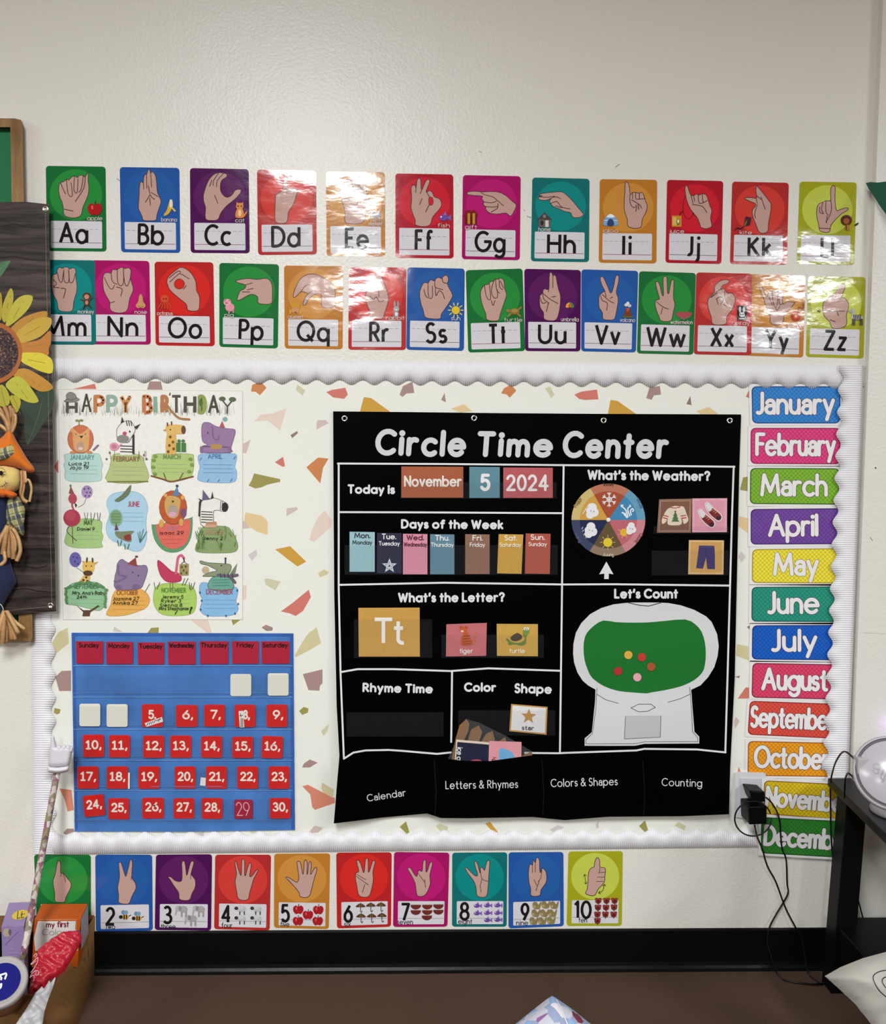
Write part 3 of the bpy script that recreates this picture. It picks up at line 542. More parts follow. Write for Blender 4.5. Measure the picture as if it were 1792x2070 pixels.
        e(0, 0, 5, 5, 'e0bc34')
    elif n == 'turtle': e(0, 0, 6, 4, '8a6a34'); e(0, -1, 4, 2.4, 'a8884a'); e(-8, -1, 2.4, 2, '9a7a40'); l("-5,3 -8,6", 2, '9a7a40'); l("4,3 7,6", 2, '9a7a40'); l("5,-3 8,-5", 2, '9a7a40')
    elif n == 'umbrella': p("-5,0 -4,-4 0,-6 0,0", 'd8a838'); p("0,0 0,-6 4,-4 5,0", '3a8a48'); p("-2,0 -1,-4 1,-4 2,0", 'd05a2c'); l("0,0 0,5", .8, '3a2a2a')
    elif n == 'volcano': p("-2,-2 2,-2 6,10 -6,10", '7a3c28', False); p("-2,-2 2,-2 1,3 0,1 -1,4", 'c8502c', False); e(-2, -6, 2.4, 2, 'd8d4d0'); e(2, -5, 2.4, 2, 'c8c4c4'); e(0, -8, 2, 2, 'e0dcd8'); p("-7,8 7,8 6,10 -6,10", '5a6a30', False)
    elif n == 'watermelon': p("-9,-3 9,-3 7,3 0,6 -7,3", 'a84a54'); l("-8,2 0,6 8,2", 1.2, '4a7a48')
    elif n == 'xray': p("-6,-9 6,-9 6,9 -6,9", '1c1c20', False); [e(q, -4, 1.4, 4, 'c8c8cc') for q in (-2.4, 2.4)]; e(0, 2, 3.4, 3, 'dcdce0'); e(-1.4, 2, .8, .8, '1c1c20'); e(1.4, 2, .8, .8, '1c1c20'); l("-3,7 3,7", 1.2, 'dcdce0')
    elif n == 'yoyo': e(-1, 3, 6, 6.5, 'b83424'); e(-1, 3, 3.4, 3.8, 'd05a38'); e(-1, 3, 1.6, 1.8, 'e8c090'); b.line(smooth(pts("2,-3 3,-8 7,-6 9,-9 8,-12", tr), 3, False), 1.2, '7a3a1c')
    elif n == 'zebra': p("-6,-2 5,-1 7,3 -5,4", 'c8c4c0'); p("-6,-10 -2,-8 -3,0 -6,0", 'b8b4b0'); p("-10,-7 -6,-9 -5,-5 -9,-5", 'a8a4a0'); [l("%g,-2 %g,4" % (q, q + .6), 1.1, '2a2628') for q in (-4, -2, 0, 2, 4)]; [l("%g,3 %g,10" % (q, q), 1.4, '3a3638') for q in (-5, -3, 4, 6)]
    elif n == 'bee': e(0, 1, 4, 2.6, 'c89a48'); [l("%g,-1 %g,3" % (q, q), 1.3, '2a2020') for q in (-1, 1.4)]; e(-4.6, 1, 2, 2, '2a2226'); e(-2, -4, 2.2, 2.4, '6a8ea8'); e(1, -4, 2, 2.2, '7a9cb4'); l("4,0 6,-1", .8, '2a2020')
    elif n == 'sheep': e(1, 0, 5, 3.6, 'b8b8b8'); e(0, -2, 3, 2.4, 'c8c8c8'); e(-5, -1, 2.2, 2, '3a3636'); l("-1,3 -1,6", 1.2, '3a3636'); l("4,3 4,6", 1.2, '3a3636')
    elif n == 'umbrella2': p("-7,0 -4,-4 0,-5.4 4,-4 7,0", '5c3428'); p("-2,0 -1,-5 1,-5 2,0", '7a6a3a'); b.line(pts("0,-6 0,7 1.6,8 2.6,6", tr), 1 * (tr((1, 0))[0] - tr((0, 0))[0]), '2a2020')
    elif n == 'melon': p("-7,-2.6 7,-2.6 5,2 0,3.6 -5,2", '6a2c2a'); l("-7,-3 7,-3", 1, '8a4a40')
    elif n == 'whale': p("-7,0 -6,-7 0,-8 4,-3 8,-9 9,-6 6,5 -4,5", '8a7a50'); e(-4, 1, 3, 2.6, 'a8986a')
    elif n == 'rose': e(0, 0, 5, 4.6, '7a2c2c'); e(-3, -3, 2.6, 2.4, '8a3a34'); e(3, -3, 2.6, 2.4, '8a3a34'); e(0, 0, 2, 2, '5a1c20'); l("0,4 0,6", 1.2, '4a2020')
LETTERS = [  # letters, word, picture, picture centre, caption span, colour, corners, lettering span, word colour
('A','apple','apple',R1((687,685)),'green',"92.6,335.2 213.5,336.9 215.4,508.5 95,507",R1((427,0))[0],R1((640,0))[0]),
('B','banana','banana',R1((1225,685)),'blue',"242.2,337.7 362.7,339.4 364.7,511.3 245,509.6",R1((997,0))[0],R1((1190,0))[0]),
('C','cat','cat',R1((1738,700)),'purple',"384,339.7 503,342 505,512 385.6,511",R1((1480,0))[0],R1((1680,0))[0]),
('D','','',None,'coral',"519.6,342.8 639.2,344.7 640.7,514.2 522,515.4",R2((197,0))[0],R2((440,0))[0]),
('E','elephant','elephant',R2((1055,430)),'orange',"659,346.7 778.2,348.2 779.2,518.6 660.8,517.8",R2((803,0))[0],R2((1003,0))[0]),
('F','fish','fish',R2((1618,448)),'crimson',"799.6,350.6 916.7,352.6 917.4,522.5 800,521",R2((1378,0))[0],R2((1530,0))[0]),
('G','gift','gift',R3((132,405)),'magenta',"936.2,353.8 1053.3,356.2 1051.4,526 934,523.7",R3((160,0))[0],R3((417,0))[0]),
('H','home','home',R3((738,430)),'teal',"1076.7,358.7 1192.5,361.6 1191.3,529.8 1073.7,528",R3((757,0))[0],R3((997,0))[0]),
('I','igloo','igloo',R3((1283,430)),'orange',"1213.2,362 1329.3,363.6 1327.6,532.5 1211,530.8",R3((1377,0))[0],R3((1455,0))[0]),
('J','juice','juice',R4((113,425)),'crimson',"1349.3,363.5 1463,366 1459,533.7 1345.8,531",R4((190,0))[0],R4((300,0))[0]),
('K','kite','kite',R4((668,430)),'coral',"1481,367 1595.5,369.5 1591.5,535.5 1476.4,533.4",R4((680,0))[0],R4((880,0))[0]),
('L','','lion',R4((1474,430)),'lime',"1617.4,367 1733,368.7 1727.6,535.7 1611.6,533.7",R4((1265,0))[0],R4((1375,0))[0]),
('M','monkey','monkey',R1((628,1350)),'teal',"75,525 192,526.3 194.5,696.5 78,696",86,R1((627,0))[0]),
('N','nose','nose',R1((1020,1360)),'magenta',"184,526 301.9,527.4 305,696.5 187,696",R1((777,0))[0],R1((1003,0))[0]),
('O','octopus','octopus',R1((1195,1365)),'red',"312.5,529 431.4,530.2 434.4,699.9 314.7,698",R1((1215,0))[0],R1((1465,0))[0]),
('P','pig','pig',R1((1660,1390)),'green',"443.6,531.3 564.3,534.3 562,704.4 443.6,701",482,533),
('Q','queen','queen',R2((397,1200)),'orange',"574.4,536.7 694,538.2 693,706 576,704.4",R2((405,0))[0],R2((680,0))[0]),
('R','rabbit','rabbit',R2((1228,1200)),'coral',"705.8,539.2 822,541 821,707.6 704.3,707",R2((1003,0))[0],R2((1175,0))[0]),
('S','sun','sun',R2((1718,1210)),'blue',"824,540.4 940,543 938.3,709.4 821.7,707",R2((1467,0))[0],R2((1648,0))[0]),
('T','turtle','turtle',R3((492,1180)),'green',"942,546.2 1056.8,542.8 1062.4,709.5 947,712.5",R3((272,0))[0],R3((430,0))[0]),
('U','umbrella','umbrella',R3((947,1145)),'purple',"1060.4,543.3 1174.9,545.8 1174,710.3 1062,709.5",R3((683,0))[0],R3((920,0))[0]),
('V','volcano','volcano',R3((1425,1165)),'blue',"1176,544.5 1290.8,547.5 1286.3,712.5 1175.4,710",R3((1150,0))[0],R3((1365,0))[0]),
('W','watermelon','watermelon',R4((172,1175)),'green',"1292.7,548.2 1407.6,551.9 1402.3,717 1288.3,714.4",1306,1387),
('X','x-ray','xray',R4((637,1160)),'coral',"1408.6,550.6 1521,553.1 1519.6,718.3 1403,715.8",R4((380,0))[0],R4((575,0))[0]),
('Y','yo-yo','yoyo',R4((1075,1165)),'orange',"1514,554 1629.5,556.9 1624.5,722.6 1512,719",R4((815,0))[0],R4((1015,0))[0]),
('Z','','zebra',R4((1560,1190)),'lime',"1634.6,558.2 1751,560 1746.6,725 1630,721.3",R4((1290,0))[0],R4((1480,0))[0]),
]
COLNAME = {'coral': 'red', 'crimson': 'red', 'magenta': 'magenta', 'lime': 'lime green'}
PICNAME = {'xray': 'x-ray picture', 'yoyo': 'yo-yo', 'turtle': 'turtle', '': None}
def card_sheet(name, q, colr, z0, clip=None):
    ed, ci = CC[colr]; s = MB(z=z0)
    s.sheet(rr(q, 0, 0, 1, 1, .055, .038), ed, 0.0005)
    c = q(.5, .335); w = math.dist(q(0, .3), q(1, .3)); r = w * .44
    s.poly([(x, y) for x, y in ell(c[0], c[1], r, r * .97, n=40)], ci)
    return s
for k, (L, word, pic, pc, colr, cs, x0, x1) in enumerate(LETTERS):
    q = quad(pts(cs)); z0 = 0.0006 if L in 'MX' else 0.0001; w = math.dist(q(0, .5), q(1, .5)); h = math.dist(q(.5, 0), q(.5, 1))
    root = card_sheet('letter_card', q, colr, z0).build('letter_card', 'laminate')
    cn = COLNAME.get(colr, colr); bits = '%s sign-language card lettered %s%s' % (cn, L, L.lower())
    if pic: bits += ' with a small %s picture' % PICNAME.get(pic, pic)
    tag(root, bits + (', top row' if k < 12 else ', second row'), 'alphabet card', 'alphabet cards above the board')
    zc = z0 + 0.0006
    tr, ol, ln = HANDS[L][:3]; b = MB(z=zc); hand(b, ol, ln.split('|') if ln else [], tr, HANDS[L][3].split('|') if len(HANDS[L]) > 3 else (), CC[colr][1])
    if L == 'J': b.line(smooth(pts("185,215 165,290 170,360 190,400 220,405 245,370", R4), 3, False), 1.0, '7a0c1c'); b.poly(pts("240,360 252,358 250,375", R4), INK)
    b.build('hand_drawing', 'laminate', root)
    u0, u1 = (.065, .93) if k < 6 else (.06, .92)
    p = MB(z=zc).poly(rr(q, u0, .645, u1, .965, .02, .014), 'd3cfd6')
    for i in range(9):
        ua = u0 + .03 + i * (u1 - u0 - .06) / 9; p.line([q(ua, .742), q(ua + .06, .742)], .8, '8a868e', cap=False, up=i == 0)
    p.line([q(u0 + .01, .9), q(u1 - .01, .9)], 1.0, '8a4a52' if k % 3 else '5a5660', cap=False)
    panel = p.build('writing_panel', 'laminate', root)
    yb = lambda x: q((x - q(0, .9)[0]) / w, .898)[1]
    MB(z=p.z).text(L + L.lower(), x0, yb(x0), x1, yb(x1), h * .222, 6.2, INK, rnd=False).build('lettering', 'laminate', panel)
    if pic:
        s = w / 120.0 * 1.72; t = (lambda c, s: (lambda a: (c[0] + a[0] * s, c[1] + a[1] * s)))(pc, s)
        b = MB(z=zc + 0.0012); icon(b, pic, t)
        if word:
            cw = {'umbrella': 36, 'watermelon': 45, 'volcano': 31, 'elephant': 28, 'monkey': 33, 'octopus': 32, 'banana': 32}.get(word, 6.2 * len(word)); yy = q(.5, .632)[1]
            cx = min(max(pc[0], q(.03, .6)[0] + cw / 2), q(.97, .6)[0] - cw / 2)
            b.text(word, cx - cw / 2, yy, cx + cw / 2, yy + .4, 7.6, .95, 'd8c8c4', gap=20)
        b.build('picture', 'laminate', root)
NUMS = [(1,'','',[], 'green',"68.8,1727.7 183.7,1727.7 184,1880 75,1880"),
(2,'two','bee',[(262,580),(355,590)],'blue',"192.6,1727.7 307.8,1727.7 309,1881 194,1884"),
(3,'three','elephant',[(672,538),(797,538),(740,605)],'purple',"315.3,1727.7 429,1726.8 427,1881 313,1880"),
(4,'four','sheep',[(1100,530),(1215,530),(1100,600),(1215,600)],'coral',"435.3,1727.7 548.3,1727.7 545.5,1881 433,1878.3"),
(5,'five','apple',[(1517,530),(1662,532),(1587,568),(1515,612),(1658,612)],'orange',"554.7,1725.7 667.7,1724.9 665,1878.3 554,1875.5"),
(6,'six','umbrella2',[(200,415),(260,412),(320,410),(203,475),(265,475),(325,472)],'red',"680,1723.6 792.2,1722.9 790.8,1873.4 681.5,1876.9"),
(7,'seven','melon',[(523,415),(590,415),(655,413),(523,447),(590,447),(655,445),(588,478)],'magenta',"797,1722.2 909,1723.6 905,1873.4 795,1874"),
(8,'eight','fish',[(880,408),(940,406),(1000,406),(880,452),(940,450),(1000,450),(940,492),(1000,490)],'teal',"914.7,1723.6 1026,1722.9 1024.7,1873.4 914.3,1873.4"),
(9,'nine','whale',[(1228,410),(1280,406),(1330,408),(1222,455),(1272,455),(1320,455),(1210,500),(1260,500),(1312,498)],'blue',"1028.5,1722.9 1139.6,1722.2 1140.3,1872.4 1028.5,1876.9"),
(10,'ten','rose',[(1590,380),(1638,380),(1685,380),(1588,420),(1635,420),(1682,418),(1585,460),(1632,460),(1680,460),(1585,497)],'lime',"1149.6,1721.1 1259.7,1720.4 1257.6,1871.7 1146.2,1871.7")]
DIG = {2:(N1,118,192,640),3:(N1,535,605,630),4:(N1,958,1033,625),5:(N1,1390,1457,618),6:(N2,100,156,500),7:(N2,432,490,492),8:(N2,778,838,487),9:(N2,1135,1188,492),10:(N2,1446,1552,478)}
WRD = {2:(N1,120,190,672),3:(N1,520,628,672),4:(N1,960,1040,664),5:(N1,1387,1453,655),6:(N2,104,143,528),7:(N2,414,506,515),8:(N2,770,853,512),9:(N2,1110,1180,520),10:(N2,1474,1525,504)}
for n, word, pic, spots, colr, cs in NUMS:
    q = quad(pts(cs)); w = math.dist(q(0, .5), q(1, .5)); z0 = 0.0001
    root = card_sheet('number_card', q, colr, z0).build('number_card', 'laminate')
    cn = COLNAME.get(colr, colr)
    tag(root, ('%s sign-language number card for %d on wall above black baseboard' % (cn, n)) if n > 1 else 'green card with one raised finger behind orange box', 'number card', 'number cards above the baseboard')
    zc = z0 + 0.0006; tr, ol, ln = HANDS[n][:3]; b = MB(z=zc); hand(b, ol, ln.split('|') if ln else [], tr, lw=1.1); b.build('hand_drawing', 'laminate', root)
    p = MB(z=zc).poly(rr(q, .085, .655, .935, .965, .02, .015), 'd3cfd6'); p.line([q(.095, .885), q(.925, .885)], .8, '77737c', cap=False)
    panel = p.build('writing_panel', 'laminate', root)
    if n > 1:
        t, a, c, y = DIG[n]; y0 = t((a, y))[1]; x0, x1 = t((a, 0))[0], t((c, 0))[0]
        b = MB(z=p.z).text(str(n), x0, y0, x1, y0, 32.5, 5.6, INK, rnd=False); t, a, c, y = WRD[n]; b.text(word, t((a, 0))[0], t((0, y))[1], t((c, 0))[0], t((0, y))[1], 9.5, 1.4, '2a2628', gap=22); b.build('lettering', 'laminate', panel)
        for sp in spots:
            c = (N1 if n < 6 else N2)(sp); s = {2: 1.9, 3: 1.75, 4: 1.8, 5: 1.25, 6: 1.35, 7: 1.4, 8: 1.15, 9: 1.1, 10: 1.25}[n]
            t = (lambda c, s: (lambda a: (c[0] + a[0] * s, c[1] + a[1] * s)))(c, s); b = MB(z=p.z + 0.0002); icon(b, pic, t); b.build('picture', 'laminate', root)
# ------------------------------------------------------------------ patterned paper behind everything on the board
FR = {'or': 'c87f4c', 'sg': 'c9c5a6', 'ro': 'cc7468', 'bl': 'dfcabd', 'mg': 'cbb8b0', 'ma': 'a38480', 'ol': '98914f', 'tn': 'ddc292', 'mu': 'c8983a', 'po': 'cdc298', 'lg': 'cbc2c2', 'sa': 'd2836c', 'dm': '8e7370'}
T2, T3, T4, T5, T6, T7, FZ, TB = Z(680, 710, 2.108), Z(480, 760, 3.981), Z(580, 1240, 4.317), Z(100, 1640, 2.56), Z(780, 1630, 2.297), Z(1470, 770, 2.18), Z(90, 1250, 3.2), Z(100, 770, 4.371)
FRAG = [(T3, [('or', "110,125 120,70 190,47 236,95 182,155 148,128"), ('sg', "470,110 485,68 548,118 525,158"), ('ro', "716,130 760,112 870,95 890,150 860,185 770,172"),
 ('bl', "135,365 190,312 290,300 396,258 345,440 245,360"), ('mg', "637,380 645,355 712,355 735,380 637,432"), ('dm', "428,476 480,444 490,458 442,500"), ('mg', "47,545 108,512 72,622 45,620"),
 ('ro', "302,695 368,650 384,725 366,732"), ('or', "556,735 650,656 735,665 690,740 668,865"), ('ol', "90,882 115,840 135,784 345,830 345,852 240,875 200,895 145,906"), ('mg', "397,1065 480,1055 488,1075 395,1130"),
 ('tn', "55,1150 65,1098 200,1125 245,1170 245,1280 150,1250 70,1190"), ('mg', "35,1170 60,1165 105,1225 38,1230"), ('bl', "580,1320 600,1240 645,1140 705,1082 762,1165 755,1215 660,1300 615,1335"),
 ('lg', "85,1440 152,1398 160,1440 118,1488"), ('mu', "305,1395 425,1370 555,1495 485,1533 410,1478"), ('po', "650,1585 700,1555 738,1580 720,1600 665,1620"), ('sg', "217,1635 240,1628 350,1655 305,1725 230,1680"),
 ('ro', "350,1895 440,1830 575,1720 592,1780 530,1890 470,1932 420,1910"), ('dm', "195,2025 230,2002 285,2025 280,2050 235,2052"), ('bl', "42,1690 75,1680 70,1800 42,1800"), ('po', "570,2070 640,2025 640,2070")]),
 (T4, [('po', "70,365 130,260 175,190 260,120 300,260 200,320 80,383"), ('ma', "140,530 312,488 312,610 290,630 285,675 190,670"), ('ol', "107,852 148,815 190,830 185,865 135,886"), ('sg', "300,1025 370,962 355,1030 320,1068"),
 ('ma', "133,1345 150,1310 200,1275 270,1302 200,1345"), ('sa', "135,1508 185,1495 320,1565 420,1612 420,1655 245,1715 222,1690 205,1580"), ('po', "300,1525 310,1475 412,1540 405,1610 320,1565"), ('mg', "185,1915 245,1850 318,1872 270,1915")]),
 (T2, [('ma', "270,185 285,148 325,130 333,178 300,180 282,195"), ('mu', "100,262 118,195 150,200 230,258"), ('ma', "447,207 462,178 468,218"), ('tn', "490,245 545,226 580,255 530,262"), ('or', "703,180 715,158 745,142 768,168 740,198 726,184"),
 ('sg', "890,158 912,150 930,185 918,200"), ('ro', "1015,185 1045,172 1112,163 1118,205 1060,208 1035,203"), ('ma', "1322,200 1335,155 1380,148 1385,185 1355,188 1345,207"), ('mu', "1158,268 1170,207 1200,212 1282,270"), ('dm', "1493,225 1510,190 1515,230"), ('tn', "1535,255 1590,237 1630,268 1560,272")]),
 (T7, [('ro', "84,70 98,40 98,76"), ('ol', "58,480 72,425 92,422 94,487"), ('tn', "50,640 56,596 94,605 94,672"), ('lg', "48,775 64,752 84,775 66,800"), ('dm', "88,1085 104,1075 104,1098"), ('po', "40,1210 45,1160 96,1170 96,1232"), ('dm', "36,1305 58,1298 55,1310"), ('ro', "48,1400 84,1350 98,1352 98,1400"), ('mg', "32,1500 40,1480 56,1500 36,1535"), ('sa', "40,1760 52,1700 70,1740")]),
 (T6, [('ol', "65,95 95,70 110,120 98,128"), ('sg', "233,92 250,80 290,95 285,130 260,125"), ('mu', "462,80 485,72 522,120 500,122"), ('lg', "762,110 800,87 828,97 790,127"), ('lg', "975,80 990,70 990,100 978,103"), ('ol', "1177,92 1205,65 1222,120 1212,128"), ('sg', "1342,90 1360,72 1395,90 1388,112")]),
 (T5, [('ma', "72,112 90,90 125,90 130,105 85,122"), ('sg', "1035,105 1070,100 1075,112 1045,114"), ('lg', "765,115 800,105 800,135")]),
 (FZ, [('po', "48,160 90,90 150,60 158,160 75,228"), ('ma', "70,380 110,340 172,338 172,470 95,470"), ('ol', "60,610 65,580 103,588 100,612 80,622"), ('sa', "95,1100 175,1110 190,1240 150,1250 130,1170"), ('ol', "665,95 690,62 740,58 738,98"), ('lg', "443,85 450,52 510,90"), ('ma', "1405,60 1435,42 1475,58 1460,80"), ('bl', "945,10 1055,5 1085,95 1050,92"), ('ol', "1210,10 1270,8 1220,45")]),
 (TB, [('ro', "205,72 400,25 415,72"), ('ma', "862,78 885,5 985,5 1000,78"), ('ro', "40,760 80,690 80,820")])]
b = MB(z=0.0001); b.sheet(pts("98,752 1700,752 1692,1697 1545,1705 98,1705"), 'e5e4dc', 0.0004)
for tr, fr in FRAG:
    for k, p in fr:
        z = b.z; b.poly(pts(p, tr), FR[k]); b.z = z + EPS * 0.02
tag(b.build('patterned_paper', 'paper'), 'white bulletin board paper scattered with coloured stone chip shapes, behind the charts', 'backing paper')

# ------------------------------------------------------------------ corrugated scalloped border strips
def border(name, straight, wavy, amp, per, phase, ridge, label, z):
    # straight, wavy: two lines (start, end) along the strip; ridges run across it
    L = math.dist(*straight); n = int(L / ridge * 4); V = []; Fc = []
    R = random.Random(3)
    for i in range(n + 1):
        t = i / n; s = t * L; h = 0.0011 + 0.0009 * math.sin(2 * PI * s / ridge)
        a = (straight[0][0] + (straight[1][0] - straight[0][0]) * t, straight[0][1] + (straight[1][1] - straight[0][1]) * t)
        c = (wavy[0][0] + (wavy[1][0] - wavy[0][0]) * t, wavy[0][1] + (wavy[1][1] - wavy[0][1]) * t)
        d = math.dist(a, c); k = (d + amp * math.cos(2 * PI * (s - phase) / per)) / d
        e = (a[0] + (c[0] - a[0]) * k, a[1] + (c[1] - a[1]) * k); m = (a[0] * .5 + e[0] * .5, a[1] * .5 + e[1] * .5)
        V += [W(a[0], a[1], z + h), W(m[0], m[1], z + h + .0005), W(e[0], e[1], z + h + .0004), W(a[0], a[1], z - .0006 + h), W(m[0], m[1], z - .0006 + h), W(e[0], e[1], z - .0006 + h)]
    flip = (straight[1][0] - straight[0][0]) * (wavy[0][1] - straight[0][1]) - (straight[1][1] - straight[0][1]) * (wavy[0][0] - straight[0][0]) < 0
    for i in range(n):
        q = i * 6
        for a, c in ((0, 1), (1, 2), (2, 5), (5, 4), (4, 3), (3, 0)):
            f = [q + a, q + c, q + 6 + c, q + 6 + a]; Fc.append(f if flip else f[::-1])
    b = MB(); b.add(V, Fc, 'e0dde2', True); return tag(b.build(name, 'corrugated'), label, 'border strip', 'corrugated border strips')
border('border_strip', ((100, 723.5), (1748, 738.5)), ((100, 767.5), (1748, 781.5)), -4.8, 46.6, 28, 3.9, 'white corrugated scalloped border strip along the top of the board', .0012)
border('border_strip', ((1746.5, 738), (1716, 1578)), ((1702, 738), (1668, 1578)), -5.2, 44.6, 28, 4.4, 'white corrugated scalloped border strip running down beside the month labels', .0062)
border('border_strip', ((64, 1200), (68, 1726)), ((107, 1200), (109.5, 1726)), 4.6, 46.5, 72, 4.6, 'white corrugated scalloped border strip left of the blue calendar, behind pointer', .0022)
border('border_strip', ((1542, 1712), (92, 1727)), ((1542, 1679), (92, 1687)), -4.6, 46.6, 14, 4.0, 'white corrugated scalloped border strip below the charts, above number cards', .0028)

# ------------------------------------------------------------------ month labels
G_, H_, I_ = Z(1480, 740, 4.705), Z(1480, 1160, 5.744), Z(1460, 1420, 5.398)
MONTHS = [('January', 'blue', '2478c4', '12407c', G_, "188,192 1035,192 1030,546 195,546", "228,447 982,447", 92*1.9, 0, 46),
('February', 'pink', 'd23478', '8c1c50', G_, "180,588 1035,588 1030,935 178,930", "222,838 992,845", 0, 0, 0),
('March', 'green', '74a828', '2c5a1c', G_, "176,970 1025,972 1022,1318 172,1312", "270,1224 915,1226", 0, 0, 0),
('April', 'purple', '6a3f96', '3c1c60', G_, "180,1360 1050,1352 1050,1694 180,1698", "345,1608 826,1604", 0, 0, 0),
('May', 'yellow', 'e0d038', 'a08c28', G_, "195,1742 1050,1732 1050,2068 190,2062", "392,1978 828,1982", 0, 0, 0),
('June', 'teal', '1f8a74', '0c4c48', H_, "232,152 1260,145 1250,560 228,555", "412,450 1022,446", 0, 0, 0),
('July', 'royal blue', '0f56b8', '0a2a78', H_, "238,598 1260,592 1250,1004 232,995", "458,888 995,885", 0, 0, 0),
('August', 'raspberry', 'd03c62', '7c1a3c', H_, "240,1034 1250,1052 1240,1460 230,1438", "342,1332 1122,1348", 0, 0, 0),
('September', 'red', 'd0493c', '8a2420', H_, "210,1474 1230,1510 1215,1915 184,1868", "212,1765 1190,1804", 0, 0, 0),
('October', 'orange', 'e0931c', 'a0501c', I_, "285,420 1215,440 1200,812 280,800", "345,698 1180,720", 0, 0, 0),
('November', 'gold', 'd2b41e', '8c5a1c', I_, "462,850 1420,898 1410,1290 455,1218", "468,1118 1400,1196", 0, 0, 0),
('December', 'dark green', '2f7f2c', '1a4a24', I_, "430,1250 1400,1300 1395,1700 425,1645", "450,1545 1420,1608", 0, 0, 0)]
CAPS = [187, 190, 188, 186, 190, 230, 228, 226, 222, 214, 196, 196]
for k, (nm, cn, c, ed, tr, cs, base, *_r) in enumerate(MONTHS):
    cq = pts(cs, tr); q = quad(cq); z0 = .0016 if k < 10 else .0090 + (k - 10) * .0006
    w, h = math.dist(q(0, .5), q(1, .5)), math.dist(q(.5, 0), q(.5, 1)); mx, my = 5.0 / w, 4.6 / h
    b = MB(z=z0).sheet([q(-mx, -my), q(1 + mx * .7, -my), q(1 + mx * .7, 1 + my), q(-mx, 1 + my)], 'e4e0e0', .0005)
    root = b.build('month_label', 'paper'); root_z = b.z
    tag(root, '%s gingham label reading %s in white letters' % (cn, nm), 'month label', 'month labels down the right edge')
    p = MB(z=root_z).poly(rr(q, 0, 0, 1, 1, .055, .13), ed); p.build('border_line', 'paper', root)
    g = MB(z=p.z).poly(rr(q, .012, .028, .988, .972, .048, .115), c); pa = g.build('gingham_panel', 'gingham', root)
    (x0, y0), (x1, y1) = pts(base, tr); cap = CAPS[k] / {G_: 4.705, H_: 5.744, I_: 5.398}[tr]
    MB(z=g.z).text(nm, x0, y0, x1, y1, cap, 7.5 if k != 8 else 6.8, 'e6e2e4', alt=True, outline=(1.0, '4a2a3a' if k != 4 else '8a7a3a'), rnd=True, gap=22).build('lettering', 'paper', pa)

# ------------------------------------------------------------------ birthday poster
root_b = MB(z=.0008).sheet(pts("117,787 490,790 491,1253 127,1253"), 'e9e6e1', .0005)
root = tag(root_b.build('birthday_poster', 'poster'), 'white birthday poster with twelve animal month panels and HAPPY BIRTHDAY heading', 'poster'); PZ = root_b.z
MB(z=PZ - EPS).line(pts("117.5,787.5 490.5,790.5 490.5,1252.5 127.5,1252.5 117.5,787.5"), .9, 'bdbab2').build('laminate_edge', 'poster', root)
B1, B2 = Z(100, 770, 4.371), Z(100, 960, 4.371)
class Art:
    def __init__(s, tr, z=PZ): s.b = MB(z=z); s.tr = tr; s.k = 1 / 4.371
    def p(s, txt, c, sm=True, ol=None, w=1.0):
        q = pts(txt, s.tr); q = smooth(q, 3) if sm else q; s.b.poly(q, c)
        if ol: s.b.line(q + [q[0]], w, ol, closed=True)
        return s
    def e(s, x, y, rx, ry, c, rot=0, ol=None):
        q = ell(*s.tr((x, y)), rx * s.k, ry * s.k, rot, 18); s.b.poly(q, c)
        if ol: s.b.line(q + [q[0]], .8, ol, closed=True)
        return s
    def l(s, txt, w, c, sm=True):
        q = pts(txt, s.tr); s.b.line(smooth(q, 4, False) if sm and len(q) > 2 else q, w * s.k, c); return s
    def t(s, tx, x0, x1, y, cap, w, c, y1=None, **k):
        a, d = s.tr((x0, y)), s.tr((x1, y if y1 is None else y1)); s.b.text(tx, a[0], a[1], d[0], d[1], cap * s.k, w * s.k, c, **k); return s
    def done(s, nm, par):
        o = s.b.build(nm, 'poster', par)
        if 'grass' in nm: o['kind'] = 'stuff'
        return o
# heading
a = Art(B1); R = random.Random(5)
for i in range(150):
    x = R.uniform(105, 1640); y = R.uniform(285, 312); dx = R.uniform(-28, 28); hh = R.uniform(40, 120); z = a.b.z
    a.b.line([a.tr((x, y)), a.tr((x + dx * .35, y - hh * .6)), a.tr((x + dx, y - hh))], .7, R.choice(['7c8070', '8f9484', '5e6156', 'a4a898']), w1=.25); a.b.z = z + EPS * .02
a.done('grass_drawing', root)
def big(ch, x0, x1, c, y=288, cap=160, w=34, spots=None):
    a = Art(B1, PZ + .0004); a.t(ch, x0, x1, y - w * .3, cap - w * .6, w, c, rnd=False)
    if spots:
        R = random.Random(ord(ch)); z = a.b.z
        for st, dots, mn, mxx in [glyph(ch)]:
            for p in st:
                for i in range(7):
                    u = R.random() * (len(p) - 1); j = int(u); f = u - j; gx = p[j][0] + (p[min(j + 1, len(p) - 1)][0] - p[j][0]) * f; gy = p[j][1] + (p[min(j + 1, len(p) - 1)][1] - p[j][1]) * f
                    a.e(x0 + w / 2 + (gx - mn) / max(1, mxx - mn) * (x1 - x0 - w), y - w * .3 - gy * (cap - w * .6) / 100, 8, 9, spots); a.b.z = z + EPS
    a.done('heading_letter', root)
big('H', 145, 250, '55524e', 290, 110, 26); big('A', 282, 372, '4a403c', 280, 165, 18); big('P', 388, 492, 'c07a4a', spots='6a3a22'); big('P', 500, 604, '8fa89c'); big('Y', 618, 728, 'c98a4a', spots='6a3a22')
